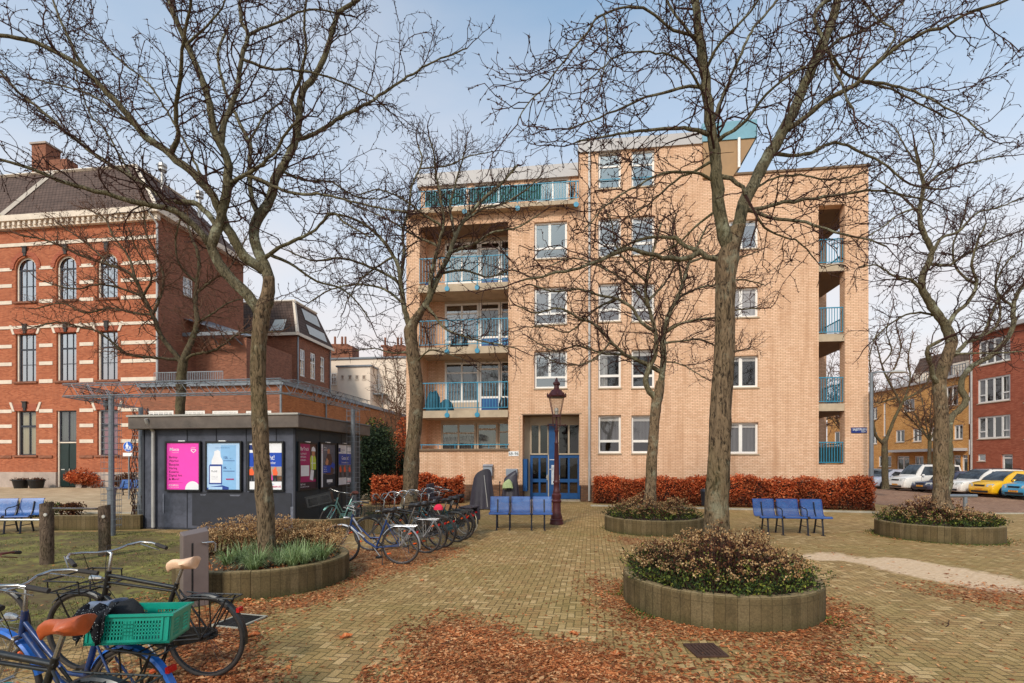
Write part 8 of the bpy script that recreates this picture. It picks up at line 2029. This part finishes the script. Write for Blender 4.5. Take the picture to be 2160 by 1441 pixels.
C.limb([(925, 520), (880, 500), (830, 470), (790, 450), (740, 430)], 4, 1.8, .5)
C.done()

# --- middle tree before the long hedge
D = Tree('bare_tree', 'smaller bare tree with wide crown left of the thick trunk, before the long hedge', 13.42, 13, base=PL['D'][:2], dens=1.4, tr=1.2, spur=.7, mat='bark')
D.trunk([(1369, 1072, 17), (1372, 1030, 13), (1376, 960, 12), (1380, 900, 11.5), (1384, 855, 12), (1387, 836, 13), (1391, 820, 11.5), (1393, 804, 10)], sides=20)
D.limb([(1381, 842), (1366, 820), (1362, 800), (1370, 775), (1382, 748), (1384, 715), (1380, 690), (1372, 660), (1362, 620), (1368, 570), (1380, 520), (1395, 470)], 10, 3, -.15)
D.limb([(1391, 838), (1395, 800), (1400, 755), (1399, 710), (1408, 670), (1425, 635), (1440, 600), (1452, 560), (1470, 520), (1490, 480)], 12, 3, .2)
D.limb([(1389, 782), (1355, 764), (1317, 747), (1288, 720), (1254, 684), (1222, 672), (1180, 650), (1130, 660), (1090, 645)], 7, 2.2, -.4)
D.limb([(1378, 700), (1353, 680), (1331, 648), (1300, 630), (1268, 624), (1220, 610), (1170, 615), (1120, 600)], 6, 2.2, -.2)
D.limb([(1399, 705), (1433, 684), (1472, 674), (1505, 670), (1550, 655), (1600, 650)], 5, 2, -.3)
D.limb([(1405, 725), (1433, 720), (1480, 717), (1530, 740), (1580, 735)], 3.5, 1.8, .3)
D.limb([(1408, 665), (1430, 630), (1470, 610), (1510, 600), (1560, 590), (1610, 600)], 5, 2, .5)
D.limb([(1370, 655), (1340, 610), (1300, 580), (1260, 560), (1210, 545), (1160, 560)], 4.5, 2, .4)
D.limb([(1365, 600), (1330, 560), (1300, 520), (1290, 470), (1270, 430)], 4, 2, -.2)
D.limb([(1440, 600), (1430, 550), (1420, 500), (1425, 450)], 4, 2, -.3)
D.limb([(1366, 640), (1400, 600), (1420, 560), (1410, 520)], 4, 2, .5)
D.limb([(1317, 747), (1270, 745), (1220, 730), (1170, 740), (1120, 715)], 4, 1.8, .3)
D.limb([(1300, 630), (1260, 650), (1200, 700), (1160, 690), (1110, 690)], 3.5, 1.6, .4)
D.limb([(1395, 760), (1440, 770), (1490, 800)], 2.5, 1.5, -.3)
D.limb([(1455, 555), (1500, 540), (1550, 545), (1600, 530)], 3.5, 1.8, .3)
D.limb([(1290, 720), (1250, 760), (1200, 770), (1150, 755)], 3, 1.6, -.5)
D.done()

# --- right tree at the far planter
E = Tree('bare_tree', 'bare tree with forking trunk in the far right planter', 12.13, 17, base=PL['E'][:2], dens=1.2, tr=1.15, spur=.7)
E.trunk([(1986, 1072, 20), (1985, 1030, 17), (1984, 965, 16), (1986, 900, 15.5), (1984, 850, 15), (1981, 812, 15), (1988, 782, 14), (2000, 746, 14), (2007, 722, 13.5), (2003, 706, 12.5), (1996, 692, 12)], sides=22)
E.limb([(2008, 725), (2000, 700), (1985, 672), (1962, 640), (1946, 612), (1944, 585), (1958, 556), (1966, 530), (1952, 500), (1942, 470), (1940, 440), (1948, 395), (1938, 350), (1930, 310)], 15, 4, -.15)
E.limb([(1975, 812), (1967, 795), (1966, 776), (1955, 745), (1958, 733), (1985, 718)], 8, 6, -.4, bare=.5)
E.limb([(1990, 1062), (2003, 1010), (2002, 960), (2003, 892), (2015, 872), (2034, 855), (2038, 842), (2028, 822), (2030, 796), (2058, 768), (2088, 752), (2112, 728), (2130, 705), (2139, 680), (2137, 650), (2148, 615), (2170, 590)], 12, 6, .12, bare=.55)
E.limb([(2002, 760), (2020, 742), (2040, 722), (2068, 712), (2082, 692), (2092, 660), (2110, 630), (2140, 600)], 8, 3, .3)
E.limb([(1996, 690), (2015, 660), (2040, 640), (2060, 600), (2050, 560), (2062, 510), (2080, 470)], 7, 2.5, -.2)
E.limb([(1966, 528), (1990, 500), (2020, 490), (2060, 450), (2100, 440), (2150, 420)], 5, 2, .1)
E.limb([(1946, 610), (1920, 590), (1890, 585), (1850, 560), (1810, 565)], 4.5, 2, -.3)
E.limb([(1958, 556), (2000, 560), (2030, 540), (2070, 520), (2120, 500), (2170, 480)], 5, 2, .35)
E.limb([(1942, 450), (1910, 420), (1880, 400), (1850, 380)], 4, 2, .2)
E.limb([(1948, 395), (1980, 370), (2020, 350), (2060, 340), (2110, 330)], 4, 2, -.2)
E.limb([(1985, 672), (1950, 660), (1910, 665), (1870, 690), (1840, 720)], 4, 2, .4)
E.limb([(2000, 745), (2060, 745), (2110, 745), (2170, 740)], 3.5, 2, -.4)
E.limb([(2068, 712), (2100, 690), (2110, 650), (2100, 600), (2110, 550)], 4, 2, .1)
E.limb([(1940, 440), (1900, 450), (1860, 480), (1830, 500)], 3.5, 1.8, -.2)
E.limb([(2060, 600), (2020, 570), (2010, 520), (2030, 470), (2040, 420)], 4, 2, .4)
E.limb([(1938, 350), (1910, 310), (1890, 270)], 3, 1.6, .2); E.limb([(1945, 380), (1970, 330), (1960, 280)], 3, 1.6, -.2)
E.limb([(2137, 650), (2100, 610), (2120, 560), (2150, 530)], 4, 2, -.3)
E.done()

# --- tree behind the kiosk
F_ = Tree('bare_tree', 'bare tree with brown twigs rising behind the kiosk roof', 17.0, 23, base=((378 - 1080) / CF * 17, 17.0), dens=1.5, tr=1.3, spur=.6, mat='bark_dark', limbmat='bark_dark', twigmat='twig_far')
F_.trunk([(377, 1088, 14), (377, 1000, 12), (379, 900, 11), (382, 820, 11), (385, 775, 11.5), (388, 758, 10), (393, 744, 9)], sides=18)
F_.limb([(380, 768), (370, 747), (340, 709), (322, 664), (302, 625), (284, 587), (262, 570), (233, 560), (200, 550), (173, 540), (130, 520), (90, 505), (43, 497)], 8, 2.2, -.1)
F_.limb([(389, 765), (401, 725), (416, 682), (412, 640), (414, 612), (420, 560), (416, 530), (400, 490), (395, 450)], 11, 3, .15)
F_.limb([(390, 768), (402, 750), (440, 742), (468, 730), (500, 706), (540, 700), (590, 700)], 5, 2, -.2)
F_.limb([(378, 765), (345, 756), (320, 754), (268, 747), (234, 720), (208, 700), (170, 690), (120, 680), (70, 690)], 5, 2, -.3)
F_.limb([(322, 664), (340, 620), (345, 580), (330, 540), (310, 500), (305, 460), (300, 420)], 5, 2, .3)
F_.limb([(302, 625), (260, 610), (210, 600), (160, 610), (110, 600)], 4, 2, -.3)
F_.limb([(414, 620), (450, 590), (480, 570), (500, 540), (520, 500)], 4, 2, .2)
F_.limb([(284, 587), (270, 540), (240, 500), (220, 460), (180, 440)], 4, 2, .3)
F_.limb([(320, 664), (280, 660), (230, 650), (180, 660), (130, 640), (80, 650)], 4, 2, .2)
F_.limb([(415, 600), (380, 560), (370, 510), (380, 460)], 4, 2, -.3)
F_.limb([(416, 680), (450, 660), (480, 640), (510, 630)], 3.5, 1.8, -.2)
F_.limb([(300, 625), (320, 580), (290, 530), (270, 480)], 3.5, 1.8, -.4)
F_.limb([(233, 560), (190, 520), (150, 490), (120, 470)], 3, 1.6, .3)
F_.done()

# --- forked street tree and generic background trees
Gt = Tree('street_tree', 'forked bare street tree beside the grey lamp post at the right', 30.0, 31, base=((1867 - 1080) / CF * 30, 30.0), dens=.9, tr=1.9, spur=.4, mat='bark_dark', limbmat='bark_dark', twigmat='twig_far', group='bare trees along the far street')
Gt.trunk([(1868, 1032, 8), (1867, 1005, 7.5), (1866, 960, 7), (1866, 932, 7), (1869, 924, 5)], sides=14, close=.1)
Gt.limb([(1863, 938), (1848, 920), (1842, 895), (1838, 860), (1842, 820), (1836, 790)], 5, 2, -.2, bare=.3)
Gt.limb([(1868, 935), (1874, 915), (1888, 880), (1900, 855), (1893, 838), (1872, 800), (1860, 770), (1850, 730)], 5.5, 2, .1, bare=.3)
Gt.limb([(1896, 856), (1910, 842), (1932, 830), (1952, 812), (1965, 780), (1960, 740)], 4, 1.6, -.1)
Gt.limb([(1890, 838), (1870, 845), (1850, 850), (1830, 840)], 3, 1.5, .3)
Gt.limb([(1872, 800), (1890, 770), (1900, 730), (1890, 690)], 3, 1.4, .2); Gt.limb([(1905, 845), (1920, 800), (1915, 760), (1925, 710)], 3, 1.4, .3)
Gt.limb([(1860, 770), (1880, 740), (1870, 700), (1880, 660)], 2.5, 1.3, -.3); Gt.limb([(1848, 800), (1835, 750), (1850, 700)], 2.5, 1.3, .2)
Gt.done()
def generic(name, label, X, Y, H_, spread, seed, tr=2.0, mt='twig_far', trunk_h=.35, r0=.16, group='bare trees along the far street', nl=7, dens=.8, up=.8):
    t = Tree(name, label, Y, seed, base=(X, Y), dens=dens, tr=tr, spur=.25, mat='bark_dark', limbmat='bark_dark', twigmat=mt, group=group); rn = t.rnd
    px = 1080 + X / Y * CF; s_ = CF / Y; g0 = gz(X, Y)
    yb = HOR + (CH - g0) * s_; P = [(px, yb, r0 * s_ * 1.2), (px + rn.uniform(-3, 3), yb - H_ * trunk_h * .5 * s_, r0 * s_), (px + rn.uniform(-4, 4), yb - H_ * trunk_h * s_, r0 * s_ * .9)]
    t.trunk(P, sides=10, close=.3); q = P[-1]
    for i in range(nl):
        a = lerp(-1, 1, i / (nl - 1)) + rn.uniform(-.12, .12); pts = [(q[0], q[1])]; x, y = q[0], q[1]
        for j in range(6): f = (j + 1) / 6; x += a * spread * s_ / 6 * (1.2 - .3 * f) + rn.uniform(-.1, .1) * s_; y -= H_ * (1 - trunk_h) * up * s_ / 6 * (1.15 - .45 * abs(a)) ; pts.append((x, y))
        t.limb(pts, r0 * s_ * .55, .025 * s_, rn.uniform(-.5, .5), bare=.1, tw=1.6)
    t.done()
generic('street_tree', 'tall bare tree far behind the yellow terrace, left of the lamp head', 25.5, 42, 13.0, 3.2, 41, tr=2.8, nl=8, dens=.6)
generic('street_tree', 'broad bare tree behind the parked silver hatchback', 30.5, 46, 12.5, 3.4, 43, tr=3.0, nl=8, dens=.6)
generic('street_tree', 'bare tree by the red terrace, above the parked white van', 31.6, 38, 10.5, 2.6, 47, tr=2.6, nl=7, dens=.6)
generic('thin_tree', 'thin young bare tree in the gap left of the apartment block', -7.9, 34, 8.2, 1.6, 51, tr=2.2, r0=.06, nl=5, dens=.6, up=1.2, group='thin young trees beside the apartment block')
generic('thin_tree', 'second thin young tree right beside the apartment block corner', -6.6, 31, 7.2, 1.3, 53, tr=2.0, r0=.06, nl=5, dens=.6, up=1.2, group='thin young trees beside the apartment block')
# ------------------------------------------------------------------ light, sky, camera
wd = bpy.data.worlds.new('World'); scene.world = wd; wd.use_nodes = True; nt = wd.node_tree; nt.nodes.clear()
SE, SA = R(38), R(205)       # sun elevation and compass direction
sky = nt.nodes.new('ShaderNodeTexSky'); sky.sky_type = 'NISHITA'; sky.sun_disc = False; sky.sun_elevation = SE; sky.sun_rotation = SA; sky.dust_density = 1.2; sky.air_density = 1.0; sky.ozone_density = 2.0
tc = nt.nodes.new('ShaderNodeTexCoord'); sx = nt.nodes.new('ShaderNodeSeparateXYZ'); nt.links.new(tc.outputs['Generated'], sx.inputs[0])
hz = nt.nodes.new('ShaderNodeValToRGB'); nt.links.new(sx.outputs[2], hz.inputs[0]); e = hz.color_ramp.elements
e[0].position = 0.0; e[0].color = (1, 1, 1, 1); e[1].position = .72; e[1].color = (.16, .16, .16, 1); q = hz.color_ramp.elements.new(.28); q.color = (.84, .84, .84, 1)
mp_ = nt.nodes.new('ShaderNodeMapping'); nt.links.new(tc.outputs['Generated'], mp_.inputs[0]); mp_.inputs['Scale'].default_value = (1.0, 1.0, 3.2)
cn_ = nt.nodes.new('ShaderNodeTexNoise'); cn_.inputs['Scale'].default_value = 1.7; cn_.inputs['Detail'].default_value = 6; cn_.inputs['Roughness'].default_value = .5; nt.links.new(mp_.outputs[0], cn_.inputs[0])
ad = nt.nodes.new('ShaderNodeMath'); ad.operation = 'MULTIPLY_ADD'; nt.links.new(cn_.outputs[0], ad.inputs[0]); ad.inputs[1].default_value = .9; ad.inputs[2].default_value = -.45
a2 = nt.nodes.new('ShaderNodeMath'); a2.operation = 'ADD'; a2.use_clamp = True; nt.links.new(ad.outputs[0], a2.inputs[0]); nt.links.new(hz.outputs[0], a2.inputs[1])
mx = nt.nodes.new('ShaderNodeMix'); mx.data_type = 'RGBA'; nt.links.new(a2.outputs[0], mx.inputs[0]); bl = nt.nodes.new('ShaderNodeMix'); bl.data_type = 'RGBA'; bl.blend_type = 'MULTIPLY'; bl.inputs[0].default_value = 1; nt.links.new(sky.outputs[0], bl.inputs[6]); bl.inputs[7].default_value = (1.5, 1.95, 1.8, 1); nt.links.new(bl.outputs[2], mx.inputs[6]); mx.inputs[7].default_value = (5.9, 5.6, 5.65, 1)
bg = nt.nodes.new('ShaderNodeBackground'); nt.links.new(mx.outputs[2], bg.inputs[0]); bg.inputs[1].default_value = .15
wo = nt.nodes.new('ShaderNodeOutputWorld'); nt.links.new(bg.outputs[0], wo.inputs[0])
sl = bpy.data.lights.new('sun', 'SUN'); sl.energy = 2.8; sl.angle = R(9); sl.color = (1, .91, .8); so = bpy.data.objects.new('sun', sl); col.objects.link(so)
# Nishita: rotation 0 looks along +Y, turning clockwise seen from above
dirv = Vector((math.sin(SA) * math.cos(SE), math.cos(SA) * math.cos(SE), math.sin(SE)))
so.rotation_euler = (-dirv).to_track_quat('-Z', 'Y').to_euler()
cd = bpy.data.cameras.new('camera'); cam = bpy.data.objects.new('camera', cd); col.objects.link(cam); cam.location = (0, 0, CH); cam.rotation_euler = (R(90), 0, 0)
cd.sensor_width = 36; cd.lens = CF / 2160 * 36; cd.shift_y = (HOR - 720.5) / 2160; cd.clip_start = .05; cd.clip_end = 3000
scene.camera = cam
scene.view_settings.view_transform = 'Standard'; scene.view_settings.look = 'None'; scene.view_settings.exposure = 0; scene.view_settings.gamma = 1
scene.render.engine = 'CYCLES'; scene.cycles.transparent_max_bounces = 24; scene.cycles.max_bounces = 6
